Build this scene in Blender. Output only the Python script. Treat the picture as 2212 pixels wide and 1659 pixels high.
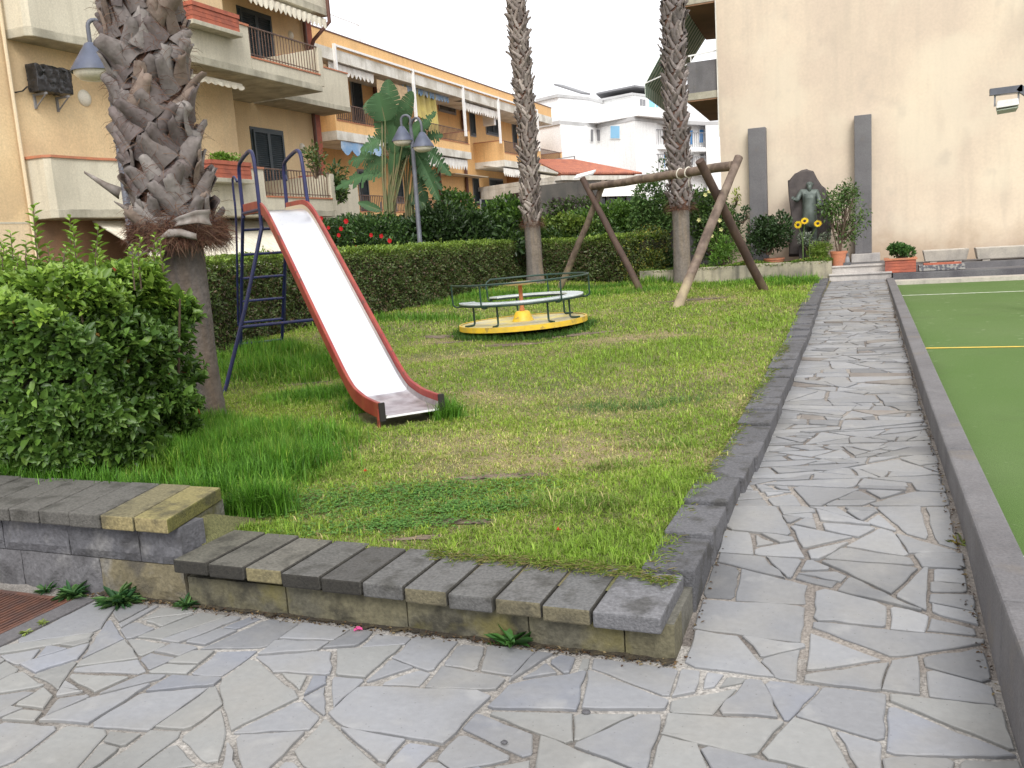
import bpy, math, random
import numpy as np
from mathutils import Vector, Matrix
random.seed(7); R=np.random.default_rng(11)
S=bpy.context.scene
for o in list(bpy.data.objects): bpy.data.objects.remove(o)
# ---------------- camera ----------------
F=1900.; U0,V0=1106.,829.5; H=1.5
_k=.068; _D=F*F/((V0-472)-(1884-U0)*_k)
_Y=Vector((1884-U0,-(472-V0),-F)).normalized(); _Z=-Vector((_k*_D,-_D,-F)).normalized(); _X=_Y.cross(_Z)
RM=Matrix((_X,_Y,_Z))                      # camera space -> world
cam=bpy.data.cameras.new('camera'); co=bpy.data.objects.new('camera',cam); S.collection.objects.link(co)
co.matrix_world=Matrix.Translation((0,0,H))@RM.to_4x4()
cam.sensor_width=36; cam.lens=36*F/2212; cam.clip_end=2000; cam.clip_start=.05
S.camera=co
# ---------------- sky, sun, exposure ----------------
w=bpy.data.worlds.new('World'); S.world=w; w.use_nodes=True
nt=w.node_tree; nt.nodes.clear()
sky=nt.nodes.new('ShaderNodeTexSky'); sky.sky_type='NISHITA'; sky.sun_disc=False
SUN_EL,SUN_AZ=math.radians(42),math.radians(155)
sky.sun_elevation=SUN_EL; sky.sun_rotation=SUN_AZ; sky.dust_density=6; sky.air_density=1
hs=nt.nodes.new('ShaderNodeHueSaturation'); hs.inputs['Saturation'].default_value=.10; hs.inputs['Value'].default_value=1.
mx=nt.nodes.new('ShaderNodeMixRGB'); mx.inputs[0].default_value=.72; mx.inputs[2].default_value=(10.5,10.6,10.9,1)   # cloud deck
bg=nt.nodes.new('ShaderNodeBackground'); bg.inputs['Strength'].default_value=.12
ou=nt.nodes.new('ShaderNodeOutputWorld')
nt.links.new(sky.outputs[0],hs.inputs['Color']); nt.links.new(hs.outputs[0],mx.inputs[1]); nt.links.new(mx.outputs[0],bg.inputs[0]); nt.links.new(bg.outputs[0],ou.inputs[0])
sl=bpy.data.lights.new('sun','SUN'); sl.energy=1.5; sl.angle=math.radians(24); sl.color=(1,.96,.9)
so=bpy.data.objects.new('sun',sl); S.collection.objects.link(so)
_d=Vector((math.sin(SUN_AZ)*math.cos(SUN_EL),math.cos(SUN_AZ)*math.cos(SUN_EL),math.sin(SUN_EL)))
so.rotation_euler=_d.to_track_quat('Z','Y').to_euler()
S.view_settings.view_transform='Standard'; S.view_settings.look='None'; S.view_settings.gamma=1
S.view_settings.exposure=.50
S.render.engine='CYCLES'
# ---------------- photo ray helpers (real distances, real planes) ----------------
C0=Vector((0,0,H))
def ray(u,v): return RM@Vector((u-U0,-(v-V0),-F))
def G(u,v,z=0.):
    d=ray(u,v); return C0+d*((z-H)/d.z)
def AX(u,v,X):
    d=ray(u,v); return C0+d*(X/d.x)
def AY(u,v,Y):
    d=ray(u,v); return C0+d*(Y/d.y)
def AD(u,v,D):
    return C0+ray(u,v)*(D/F)
def sm(t):
    t=min(1,max(0,t)); return t*t*(3-2*t)
def smn(t):
    t=np.clip(t,0,1); return t*t*(3-2*t)
def lawn(x,y):
    return float(lawn_n(np.array([x]),np.array([y]))[0])
def lawn_n(x,y):
    z=.175+.07*smn((y-3)/2.)+.20*smn((y-5)/10.)
    z=z+.05*smn((-.9-x)/2.2)*(1-smn((y-4)/2))
    z=z+.26*smn((y-13)/7.)*smn((-5.5-x)/4.)
    z=z+.13*smn((y-6.8)/2.2)*smn((-5.2-x)/2.0)*(1-smn((y-14)/6.))
    z=z+.012*np.sin(x*2.1+y*1.3)+.010*np.sin(x*4.3-y*3.1)*smn((y-3.4)/.6)
    return z
def pathz(y): return .15*sm((y-2.7)/1.8)+.25*sm((y-4.5)/13)
def L(u,v):
    z=.3
    for _ in range(60):
        p=G(u,v,z); z=.5*z+.5*lawn(p.x,p.y)
    return p
# ---------------- object helpers ----------------
ORG={}
COL=S.collection
def tag(o,label=None,cat=None,group=None,kind=None):
    if label: o['label']=label
    if cat: o['category']=cat
    if group: o['group']=group
    if kind: o['kind']=kind
    return o
def thing(name,label,cat,loc,group=None):
    o=bpy.data.objects.new(name,None); COL.objects.link(o); o.empty_display_size=.1
    o.location=loc; ORG[o.name]=Vector(loc); return tag(o,label,cat,group)
class MB:
    def __init__(s): s.v=[];s.f=[];s.m=[];s.c=[];s.mi=0
    def add(s,vs,fs):
        b=len(s.v); s.v+=[tuple(p) for p in vs]; s.f+=[tuple(b+i for i in f) for f in fs]; s.m+=[s.mi]*len(fs); return b
    def box(s,x0,x1,y0,y1,z0,z1,M=None):
        vs=[Vector((x,y,z)) for z in(z0,z1) for y in(y0,y1) for x in(x0,x1)]
        if M is not None: vs=[M@p for p in vs]
        s.add(vs,[(0,2,3,1),(4,5,7,6),(0,1,5,4),(2,6,7,3),(0,4,6,2),(1,3,7,5)]); return s
    def bar(s,a,b,w,h=None,up=(0,0,1)):
        a,b=Vector(a),Vector(b); h=h or w; d=(b-a).normalized(); up=Vector(up)
        if abs(d.dot(up))>.98: up=Vector((1,0,0))
        r=d.cross(up).normalized(); n=r.cross(d)
        vs=[p+r*i*w/2+n*j*h/2 for p in(a,b) for i,j in((-1,-1),(1,-1),(1,1),(-1,1))]
        s.add(vs,[(3,2,1,0),(4,5,6,7),(0,1,5,4),(1,2,6,5),(2,3,7,6),(3,0,4,7)]); return s
    def tube(s,pts,r,n=10,cap=True,closed=False):
        pts=[Vector(p) for p in pts]; N=len(pts)
        rs=r if hasattr(r,'__len__') else [r]*N
        d=[]
        for i in range(N):
            a=pts[i-1] if (i>0 or closed) else pts[i]; b=pts[(i+1)%N] if (i<N-1 or closed) else pts[i]
            d.append((b-a).normalized())
        up=Vector((0,0,1)) if abs(d[0].z)<.9 else Vector((1,0,0))
        u=d[0].cross(up).normalized(); vs=[]
        for i in range(N):
            u=(u-d[i]*u.dot(d[i])).normalized(); w_=d[i].cross(u)
            for k in range(n):
                a=2*math.pi*k/n; vs.append(pts[i]+(u*math.cos(a)+w_*math.sin(a))*rs[i])
        fs=[]
        for i in range(N if closed else N-1):
            j=(i+1)%N
            for k in range(n):
                k2=(k+1)%n; fs.append((i*n+k,i*n+k2,j*n+k2,j*n+k))
        if cap and not closed: fs+=[tuple(range(n-1,-1,-1)),tuple((N-1)*n+k for k in range(n))]
        s.add(vs,fs); return s
    def lathe(s,prof,c=(0,0,0),n=24,M=None):
        vs=[];c=Vector(c)
        for r_,z in prof:
            for k in range(n):
                a=2*math.pi*k/n; p=Vector((r_*math.cos(a),r_*math.sin(a),z))
                if M is not None: p=M@p
                vs.append(p+c)
        fs=[(i*n+k,i*n+(k+1)%n,(i+1)*n+(k+1)%n,(i+1)*n+k) for i in range(len(prof)-1) for k in range(n)]
        s.add(vs,fs); return s
    def prism(s,poly,d):      # poly: list of 3D pts, d: extrusion vector
        n=len(poly); d=Vector(d); vs=[Vector(p) for p in poly]; vs+= [p+d for p in vs]
        fs=[tuple(range(n-1,-1,-1)),tuple(range(n,2*n))]+[(i,(i+1)%n,n+(i+1)%n,n+i) for i in range(n)]
        s.add(vs,fs); return s
    def quad(s,*p): s.add(p,[tuple(range(len(p)))]); return s
    def build(s,name,mats,parent=None,smooth=False,bevel=0,loc=None,fix=True):
        off=Vector((0,0,0))
        if parent is not None:
            r=parent
            while r.parent: r=r.parent
            off=ORG.get(r.name,off)
        elif loc is not None: off=Vector(loc)
        me=bpy.data.meshes.new(name)
        me.from_pydata([(p[0]-off.x,p[1]-off.y,p[2]-off.z) for p in s.v],[],s.f)
        if not isinstance(mats,(list,tuple)): mats=[mats]
        for m in mats: me.materials.append(m)
        if len(mats)>1: me.polygons.foreach_set('material_index',s.m)
        if fix:
            import bmesh
            bm=bmesh.new(); bm.from_mesh(me); bmesh.ops.recalc_face_normals(bm,faces=bm.faces); bm.to_mesh(me); bm.free()
        if smooth:
            me.polygons.foreach_set('use_smooth',[True]*len(me.polygons))
            if smooth=='auto':
                try: me.set_sharp_from_angle(angle=math.radians(40))
                except Exception: pass
        o=bpy.data.objects.new(name,me); COL.objects.link(o)
        if parent is not None: o.parent=parent
        elif loc is not None: o.location=loc; ORG[o.name]=Vector(loc)
        if bevel:
            b=o.modifiers.new('b','BEVEL'); b.width=bevel; b.segments=2; b.limit_method='ANGLE'; b.angle_limit=math.radians(50)
        return o
def npmesh(name,V,FK,mats,parent=None,col=None,mi=None,loc=None,smooth=False):
    """V (n,3) array, FK (m,k) int array; col (n,3) point colours"""
    V=np.asarray(V,dtype=np.float32)
    off=Vector((0,0,0))
    if parent is not None:
        r=parent
        while r.parent: r=r.parent
        off=ORG.get(r.name,off)
    elif loc is not None: off=Vector(loc)
    V=V-np.array(off,dtype=np.float32)
    me=bpy.data.meshes.new(name); FK=np.asarray(FK,dtype=np.int32); m,k=FK.shape
    me.vertices.add(len(V)); me.vertices.foreach_set('co',V.ravel())
    me.loops.add(m*k); me.loops.foreach_set('vertex_index',FK.ravel())
    me.polygons.add(m); me.polygons.foreach_set('loop_start',np.arange(m,dtype=np.int32)*k)
    if mi is not None: me.polygons.foreach_set('material_index',np.asarray(mi,dtype=np.int32))
    if smooth: me.polygons.foreach_set('use_smooth',np.ones(m,dtype=bool))
    if col is not None:
        a=me.color_attributes.new('Col','FLOAT_COLOR','POINT'); cc=np.ones((len(V),4),dtype=np.float32); cc[:,:3]=col; a.data.foreach_set('color',cc.ravel())
    me.update(calc_edges=True); me.validate()
    for q in (mats if isinstance(mats,(list,tuple)) else [mats]): me.materials.append(q)
    o=bpy.data.objects.new(name,me); COL.objects.link(o)
    if parent is not None: o.parent=parent
    elif loc is not None: o.location=loc; ORG[o.name]=Vector(loc)
    return o
# ---------------- materials ----------------
def mat(name,col,rough=.8,col2=None,scale=3.,mixr=(.4,.65),bump=.15,bscale=60.,metal=0.,attr=False,transl=0.,streak=None,fine=.12,spec=.5,coat=0.,fac=1.):
    m=bpy.data.materials.new(name); m.use_nodes=True; n=m.node_tree.nodes; l=m.node_tree.links
    p=n['Principled BSDF']; p.inputs['Roughness'].default_value=rough; p.inputs['Metallic'].default_value=metal
    p.inputs['Specular IOR Level'].default_value=spec; p.inputs['Coat Weight'].default_value=coat
    tc=n.new('ShaderNodeTexCoord')
    def noise(sc,det=4,src=None):
        t=n.new('ShaderNodeTexNoise'); t.inputs['Scale'].default_value=sc; t.inputs['Detail'].default_value=det
        l.new((src or tc.outputs['Object']),t.inputs['Vector']); return t
    def ramp(src,a,b):
        r=n.new('ShaderNodeMapRange'); r.inputs[1].default_value=a; r.inputs[2].default_value=b; l.new(src,r.inputs[0]); return r.outputs[0]
    if attr:
        a=n.new('ShaderNodeAttribute'); a.attribute_name='Col'; base=a.outputs['Color']
    else:
        rg=n.new('ShaderNodeRGB'); rg.outputs[0].default_value=(*col,1); base=rg.outputs[0]
    if col2 is not None:
        t=noise(scale,6); x=n.new('ShaderNodeMixRGB'); l.new(ramp(t.outputs['Fac'],*mixr),x.inputs[0])
        if fac!=1.:
            mm=n.new('ShaderNodeMath'); mm.operation='MULTIPLY'; mm.inputs[1].default_value=fac
            l.new(x.inputs[0].links[0].from_socket,mm.inputs[0]); l.new(mm.outputs[0],x.inputs[0])
        l.new(base,x.inputs[1]); x.inputs[2].default_value=(*col2,1); base=x.outputs[0]
    if streak is not None:       # vertical run-off stains: (colour, amount)
        mp=n.new('ShaderNodeMapping'); mp.inputs['Scale'].default_value=(7,7,.55); l.new(tc.outputs['Object'],mp.inputs[0])
        t=noise(1.,5,mp.outputs[0]); x=n.new('ShaderNodeMixRGB')
        mm=n.new('ShaderNodeMath'); mm.operation='MULTIPLY'; mm.inputs[1].default_value=streak[1]; l.new(ramp(t.outputs['Fac'],.5,.72),mm.inputs[0])
        l.new(mm.outputs[0],x.inputs[0]); l.new(base,x.inputs[1]); x.inputs[2].default_value=(*streak[0],1); base=x.outputs[0]
    if fine:
        t=noise(bscale*.7,3); x=n.new('ShaderNodeMixRGB'); x.blend_type='MULTIPLY'; x.inputs[0].default_value=1.
        r=n.new('ShaderNodeMapRange'); r.inputs[1].default_value=.25; r.inputs[2].default_value=.75; r.inputs[3].default_value=1-fine; r.inputs[4].default_value=1+fine
        l.new(t.outputs['Fac'],r.inputs[0]); l.new(base,x.inputs[1]); l.new(r.outputs[0],x.inputs[2]); base=x.outputs[0]
    l.new(base,p.inputs['Base Color'])
    if bump:
        t=noise(bscale,5); b=n.new('ShaderNodeBump'); b.inputs['Strength'].default_value=bump; b.inputs['Distance'].default_value=.01
        l.new(t.outputs['Fac'],b.inputs['Height']); l.new(b.outputs[0],p.inputs['Normal'])
    if transl:
        tr=n.new('ShaderNodeBsdfTranslucent'); ms=n.new('ShaderNodeMixShader'); ms.inputs[0].default_value=transl
        l.new(base,tr.inputs['Color']); l.new(p.outputs[0],ms.inputs[1]); l.new(tr.outputs[0],ms.inputs[2]); l.new(ms.outputs[0],n['Material Output'].inputs[0])
    return m
M={}
M['wall1']=mat('ochre_plaster',(.78,.60,.36),.9,(.68,.50,.29),.8,streak=((.56,.45,.29),.25),bscale=40)
M['wall1b']=mat('pale_plaster',(.76,.62,.42),.9,(.7,.56,.37),.8,bscale=40)
M['conc']=mat('painted_concrete',(.60,.56,.45),.88,(.54,.50,.40),1.2,streak=((.40,.37,.29),.35),bscale=50)
M['conc_edge']=mat('weathered_concrete',(.48,.45,.36),.9,(.30,.28,.22),2.,streak=((.22,.21,.16),.45),bscale=50)
M['orange']=mat('apricot_plaster',(.80,.50,.22),.9,(.74,.46,.21),.5,streak=((.5,.3,.14),.35),bscale=30)
M['orange_d']=mat('terracotta_plaster',(.60,.28,.10),.9,(.52,.24,.09),.6,bscale=30)
M['soffit']=mat('cream_soffit',(.60,.52,.40),.9,(.45,.38,.28),.7,bscale=30)
M['white']=mat('white_plaster',(.86,.86,.86),.85,(.80,.80,.79),.4,streak=((.55,.55,.54),.25),bscale=20,bump=.05)
M['white_edge']=mat('grey_white_edge',(.50,.50,.50),.85,(.42,.42,.42),1.,bump=.05)
M['whitetrim']=mat('white_trim',(.72,.70,.64),.8,(.5,.47,.4),1.5,streak=((.35,.32,.26),.4),bscale=30)
M['brick']=mat('brick_red_clay',(.42,.12,.07),.85,(.30,.09,.06),6,bscale=70)
M['terracotta']=mat('terracotta',(.50,.19,.10),.8,(.40,.17,.10),5,bscale=50)
M['dkgreen']=mat('dark_shutter_paint',(.028,.045,.055),.55,(.045,.06,.07),3,bscale=20,bump=.03)
M['glass']=mat('dark_glass',(.02,.025,.03),.08,bump=0,fine=0)
M['sky_glass']=mat('pale_blue_blind',(.25,.50,.72),.6,bump=0)
M['blue_paint']=mat('blue_door_paint',(.07,.24,.52),.6,bump=0)
M['iron']=mat('brown_iron',(.09,.055,.045),.6,(.16,.09,.06),8,bump=.05)
M['greyiron']=mat('grey_iron',(.22,.22,.23),.6,bump=.05)
M['pipe_br']=mat('brown_pipe',(.12,.05,.035),.6,bump=.02)
M['pipe_cr']=mat('cream_pipe',(.66,.55,.38),.6,bump=.02)
M['fabric']=mat('cream_canvas',(.74,.70,.58),.9,(.62,.56,.45),2,streak=((.4,.36,.28),.4),bscale=60)
M['fabric_w']=mat('white_canvas',(.80,.78,.74),.9,(.68,.65,.6),2,bscale=60)
M['fabric_y']=mat('yellow_curtain',(.72,.62,.22),.9,(.6,.5,.2),2,bscale=60,transl=.3)
M['fabric_b']=mat('blue_tarpaulin',(.22,.38,.60),.8,(.5,.6,.7),2,bscale=60)
M['wmetal']=mat('white_metal',(.80,.80,.79),.45,bump=.02)
M['lampglass']=mat('opal_glass',(.72,.68,.58),.35,bump=0)
M['bluepost']=mat('slate_blue_enamel',(.085,.098,.145),.5,(.065,.078,.115),6,bump=.04,bscale=15)
M['greypost']=mat('grey_post_paint',(.11,.118,.145),.5,(.085,.09,.11),5,bump=.04,bscale=15)
M['tile']=mat('roof_tile',(.44,.165,.10),.85,(.32,.12,.085),3,bscale=20)
M['navy']=mat('navy_tube_paint',(.012,.018,.095),.45,(.018,.018,.07),12,bump=.06,bscale=25)
M['red']=mat('red_rail_paint',(.25,.024,.022),.5,(.30,.05,.03),5,bump=.06,bscale=18,streak=((.36,.10,.05),.5))
M['steel']=mat('polished_sheet_steel',(.85,.85,.87),.30,metal=1.,bump=.02,bscale=8,fine=.03)
M['steel_w']=mat('worn_sheet_steel',(.62,.60,.62),.34,(.40,.36,.38),9,metal=1.,bump=.05,bscale=14)
M['yellow']=mat('yellow_paint',(.72,.47,.03),.45,(.55,.38,.06),6,bump=.05,bscale=20)
M['yplate']=mat('yellow_chequer_plate',(.66,.55,.17),.55,(.45,.42,.33),4,bump=.4,bscale=60)
M['green']=mat('dark_green_tube',(.008,.042,.026),.45,(.012,.03,.022),14,bump=.05,bscale=20)
M['seat']=mat('pale_laminate_seat',(.66,.72,.75),.22,(.5,.55,.57),3,bump=.02)
M['rust']=mat('orange_rust_post',(.50,.19,.06),.75,(.35,.12,.05),9,bump=.2,bscale=50)
M['disc']=mat('worn_cream_disc',(.72,.60,.40),.5,(.55,.40,.22),6,bump=.05)
M['log']=mat('weathered_round_timber',(.19,.14,.11),.8,(.09,.062,.048),6,streak=((.30,.24,.17),.6),bump=.35,bscale=35)
M['log_d']=mat('dark_round_timber',(.075,.045,.033),.8,(.05,.03,.024),3,streak=((.12,.08,.055),.5),bump=.35,bscale=35)
M['rope']=mat('pale_rope',(.62,.58,.50),.9,bump=.2)
M['turf']=mat('artificial_turf',(.075,.145,.026),.9,(.095,.160,.042),.55,bscale=260,bump=.6,fine=.25)
M['line_w']=mat('white_line',(.72,.76,.66),.8,(.5,.6,.4),12,bump=.1)
M['line_y']=mat('yellow_line',(.70,.48,.07),.8,(.5,.42,.08),12,bump=.1)
M['lava']=mat('lava_stone',(.075,.073,.082),.9,(.12,.12,.125),2.5,bump=.5,bscale=90,fine=.25)
M['lava_l']=mat('grey_lava_slab',(.155,.15,.155),.85,(.12,.115,.12),2.5,streak=((.085,.085,.09),.5),bump=.35,bscale=120,fine=.2)
M['basalt']=mat('dark_basalt',(.06,.05,.05),.85,(.09,.076,.073),3,bump=.7,bscale=14,fine=.2)
M['marble']=mat('grey_marble_step',(.50,.47,.44),.7,(.33,.31,.30),2.2,streak=((.2,.19,.18),.4),bump=.15,bscale=60)
M['bronze']=mat('green_bronze',(.085,.105,.095),.6,(.14,.165,.15),6,metal=.35,bump=.25,bscale=40)
M['soil']=mat('dark_soil',(.09,.06,.04),.95,(.14,.10,.065),3,bump=.8,bscale=30,fine=.3)
M['bin']=mat('grey_concrete_trough',(.48,.44,.38),.9,(.38,.35,.31),4,streak=((.25,.23,.2),.5),bump=.3,bscale=60)
M['planter']=mat('stained_concrete_planter',(.42,.38,.28),.9,(.20,.19,.15),2.2,streak=((.08,.08,.065),.75),bump=.3,bscale=50)
M['blackplastic']=mat('black_plastic_wrap',(.012,.012,.013),.25,(.03,.03,.033),7,bump=1.,bscale=9)
M['wallb']=mat('stained_beige_render',(.66,.555,.43),.92,(.57,.47,.375),.55,mixr=(.40,.62),streak=((.47,.40,.32),.28),bump=.10,bscale=30,fine=.05)
M['stem']=mat('green_stem',(.09,.15,.035),.6,bump=.1)
M['twig']=mat('brown_twig',(.09,.06,.04),.85,bump=.2)
M['leaf']=mat('leaf',(.1,.2,.05),.42,attr=True,transl=.28,bump=0,fine=0,spec=.45)
M['leafm']=mat('leaf_matt',(.1,.2,.05),.6,attr=True,transl=.3,bump=0,fine=0,spec=.3)
M['grass']=mat('grass_blade',(.1,.2,.05),.55,attr=True,transl=.35,bump=0,fine=0,spec=.3)
M['vcol']=mat('painted_by_piece',(.5,.5,.5),.8,attr=True,bump=.25,bscale=70,fine=.18)
M['petal_r']=mat('red_petal',(.62,.02,.02),.5,transl=.3,bump=0)
M['petal_y']=mat('yellow_petal',(.85,.62,.02),.6,transl=.3,bump=0)
M['petal_p']=mat('pink_petal',(.8,.12,.35),.6,bump=0)
M['seedhead']=mat('brown_seed_head',(.05,.03,.02),.9,bump=.5)
M['rustgrate']=mat('rusty_grate',(.10,.055,.045),.75,(.16,.07,.045),12,bump=.3,bscale=60)
M['dark']=mat('dark_interior',(.02,.018,.016),.9,bump=0)
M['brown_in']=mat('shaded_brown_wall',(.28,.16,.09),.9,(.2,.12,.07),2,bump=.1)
# ================= GROUND =================
g=MB(); g.box(-260,260,-40,320,-.6,-.12); tag(g.build('ground',M['soil']),kind='structure')
# lower garden behind the hedge, a raised sheet of soil
def sheet(name,xs,ys,zf,m,depth=.0):
    xs=np.asarray(xs);ys=np.asarray(ys); X,Y=np.meshgrid(xs,ys); Z=np.vectorize(zf)(X,Y)
    V=np.stack([X.ravel(),Y.ravel(),Z.ravel()],1); nx=len(xs)
    F_=[(j*nx+i,j*nx+i+1,(j+1)*nx+i+1,(j+1)*nx+i) for j in range(len(ys)-1) for i in range(nx-1)]
    o=npmesh(name,V,F_,m,smooth=True); return o
# kerb/path x-lines
def kx(y): return -.64-.0070*(y-3)          # outer (path side) face of the kerb
def wx(y): return .375-.0100*(y-2.7)        # foot of court wall
PATH_END=17.35
# mortar bed (pavement in front + path)
def bedz(x,y): return (pathz(y) if y>2.7 else 0.)-.004
MORTAR=mat("pebbly_mortar",(.37,.35,.325),.95,(.18,.162,.145),1.6,mixr=(.42,.62),bump=.9,bscale=120,fine=.45)
DIRT=mat('path_joint_dirt',(.16,.14,.125),.95,(.30,.27,.24),1.5,bump=.9,bscale=120,fine=.4)
tag(sheet('pavement',np.linspace(-9,1.2,40),np.concatenate([np.linspace(-3,2.6,12),np.linspace(2.65,3.0,8)]),bedz,MORTAR),kind='structure')
ys=np.linspace(3.0,PATH_END+.1,60)
V=[];Fq=[]
for i,y in enumerate(ys):
    for x in (kx(y)-.05,wx(y)+.05): V.append((x,y,bedz(x,y)))
for i in range(len(ys)-1): Fq.append((2*i,2*i+1,2*i+3,2*i+2))
tag(npmesh('path',V,Fq,DIRT),kind='structure')
# crazy paving stones: recursive random splitting of convex polygons
def clip(poly,n,d):       # keep n.p<=d
    out=[]
    for i in range(len(poly)):
        a,b=poly[i],poly[(i+1)%len(poly)]; da=a[0]*n[0]+a[1]*n[1]-d; db=b[0]*n[0]+b[1]*n[1]-d
        if da<=0: out.append(a)
        if (da<0<db) or (db<0<da):
            t=da/(da-db); out.append((a[0]+(b[0]-a[0])*t,a[1]+(b[1]-a[1])*t))
    return out
def area(p): return .5*abs(sum(p[i][0]*p[(i+1)%len(p)][1]-p[(i+1)%len(p)][0]*p[i][1] for i in range(len(p))))
def split(poly,tgt,rnd,ang=None,out=None):
    A=area(poly)
    cx=sum(p[0] for p in poly)/len(poly); cy=sum(p[1] for p in poly)/len(poly)
    if A<tgt(cx,cy)*rnd.choice((.25,.6,1.,1.5,2.6)): out.append(poly); return
    best=None
    for _ in range(8):
        # cut roughly across the longest direction
        lx=max(p[0] for p in poly)-min(p[0] for p in poly); ly=max(p[1] for p in poly)-min(p[1] for p in poly)
        a=(0 if lx>ly*(1.0 if ang is None else ang) else math.pi/2)+rnd.gauss(0,.42)
        n=(math.cos(a),math.sin(a)); t=rnd.uniform(-.22,.22)*max(lx,ly)
        d=cx*n[0]+cy*n[1]+t
        p1=clip(poly,n,d); p2=clip(poly,(-n[0],-n[1]),-d)
        if len(p1)<3 or len(p2)<3: continue
        q=min(area(p1),area(p2))/A
        if best is None or q>best[0]+rnd.uniform(-.25,.1): best=(q,p1,p2)
    if best is None or best[0]<.04: out.append(poly); return
    split(best[1],tgt,rnd,ang,out); split(best[2],tgt,rnd,ang,out)
def inset(poly,g):
    n=len(poly); s=sum(poly[i][0]*poly[(i+1)%n][1]-poly[(i+1)%n][0]*poly[i][1] for i in range(n))
    if s<0: poly=poly[::-1]
    res=list(poly)
    for i in range(n):
        a,b=poly[i],poly[(i+1)%n]; dx,dy=b[0]-a[0],b[1]-a[1]; l=math.hypot(dx,dy)
        if l<1e-4: continue
        nn=(dy/l,-dx/l); d=a[0]*nn[0]+a[1]*nn[1]-g(); res=clip(res,nn,d)
        if len(res)<3: return None
    return res
def stones(name,polys,rnd,gap,zf,tone):
    VV=[];FF=[];CC=[]
    for poly in polys:
        q=inset(poly,lambda:gap(rnd))
        if not q or area(q)<.0012: continue
        # knock corners off, roughen edges
        pts=[]
        n=len(q)
        for i in range(n):
            a=q[i-1];b=q[i];c=q[(i+1)%n]
            k=rnd.uniform(.03,.13) if rnd.random()<.6 else 0.01
            pts.append((b[0]+(a[0]-b[0])*k,b[1]+(a[1]-b[1])*k))
            pts.append((b[0]+(c[0]-b[0])*k,b[1]+(c[1]-b[1])*k))
        fine=[]
        for i in range(len(pts)):
            a=pts[i];b=pts[(i+1)%len(pts)]; l=math.hypot(b[0]-a[0],b[1]-a[1]); m=max(1,int(l/.05))
            for j in range(m):
                t=j/m; jit=.0028 if l>.04 else .001
                fine.append((a[0]+(b[0]-a[0])*t+rnd.gauss(0,jit),a[1]+(b[1]-a[1])*t+rnd.gauss(0,jit)))
        n=len(fine); cx=sum(p[0] for p in fine)/n; cy=sum(p[1] for p in fine)/n
        b=len(VV); tx,ty=rnd.gauss(0,.004),rnd.gauss(0,.004); zz=rnd.uniform(.003,.009)
        c=tone(rnd,cx,cy)
        for ring,(sh,dz) in enumerate(((0,-.012),(0,zz-.003),(.005,zz))):
            for (x,y) in fine:
                dx,dy=cx-x,cy-y; l=math.hypot(dx,dy)+1e-6
                x2,y2=x+dx/l*sh,y+dy/l*sh
                VV.append((x2,y2,zf(x2,y2)+dz+(tx*(x2-cx)+ty*(y2-cy)))); CC.append([ci*(.8 if ring<2 else 1) for ci in c])
        for r_ in (0,1):
            for i in range(n):
                j=(i+1)%n; FF.append((b+r_*n+i,b+r_*n+j,b+(r_+1)*n+j,b+(r_+1)*n+i))
        FF.append(tuple(b+2*n+i for i in range(n)))
    me=bpy.data.meshes.new(name); me.from_pydata(VV,[],FF)
    a=me.color_attributes.new('Col','FLOAT_COLOR','POINT'); cc=np.ones((len(VV),4),dtype=np.float32); cc[:,:3]=CC; a.data.foreach_set('color',cc.ravel())
    me.materials.append(STONE); o=bpy.data.objects.new(name,me); COL.objects.link(o); return tag(o,kind='structure')
STONE=mat('blue_grey_paving_slate',(.3,.3,.3),.60,attr=True,bump=.18,bscale=55,fine=.06,col2=(.27,.262,.245),scale=3.2,mixr=(.45,.72),fac=.7)
def overlay(m,col,scale,a,b,fac,det=8,stretch=None,kind='noise'):
    n=m.node_tree.nodes; l=m.node_tree.links; pb=n['Principled BSDF']; src=pb.inputs['Base Color'].links[0].from_socket
    tc=n.new('ShaderNodeTexCoord'); v=tc.outputs['Object']
    if stretch: mp=n.new('ShaderNodeMapping'); mp.inputs['Scale'].default_value=stretch; l.new(v,mp.inputs[0]); v=mp.outputs[0]
    if kind=='noise': t=n.new('ShaderNodeTexNoise'); t.inputs['Detail'].default_value=det; o_=t.outputs['Fac']
    else: t=n.new('ShaderNodeTexVoronoi'); o_=t.outputs['Distance']
    t.inputs['Scale'].default_value=scale; l.new(v,t.inputs['Vector'])
    r=n.new('ShaderNodeMapRange'); r.inputs[1].default_value=a; r.inputs[2].default_value=b; r.inputs[4].default_value=fac; l.new(o_,r.inputs[0])
    x=n.new('ShaderNodeMixRGB'); l.new(r.outputs[0],x.inputs[0]); l.new(src,x.inputs[1]); x.inputs[2].default_value=(*col,1); l.new(x.outputs[0],pb.inputs['Base Color'])
    return x
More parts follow.
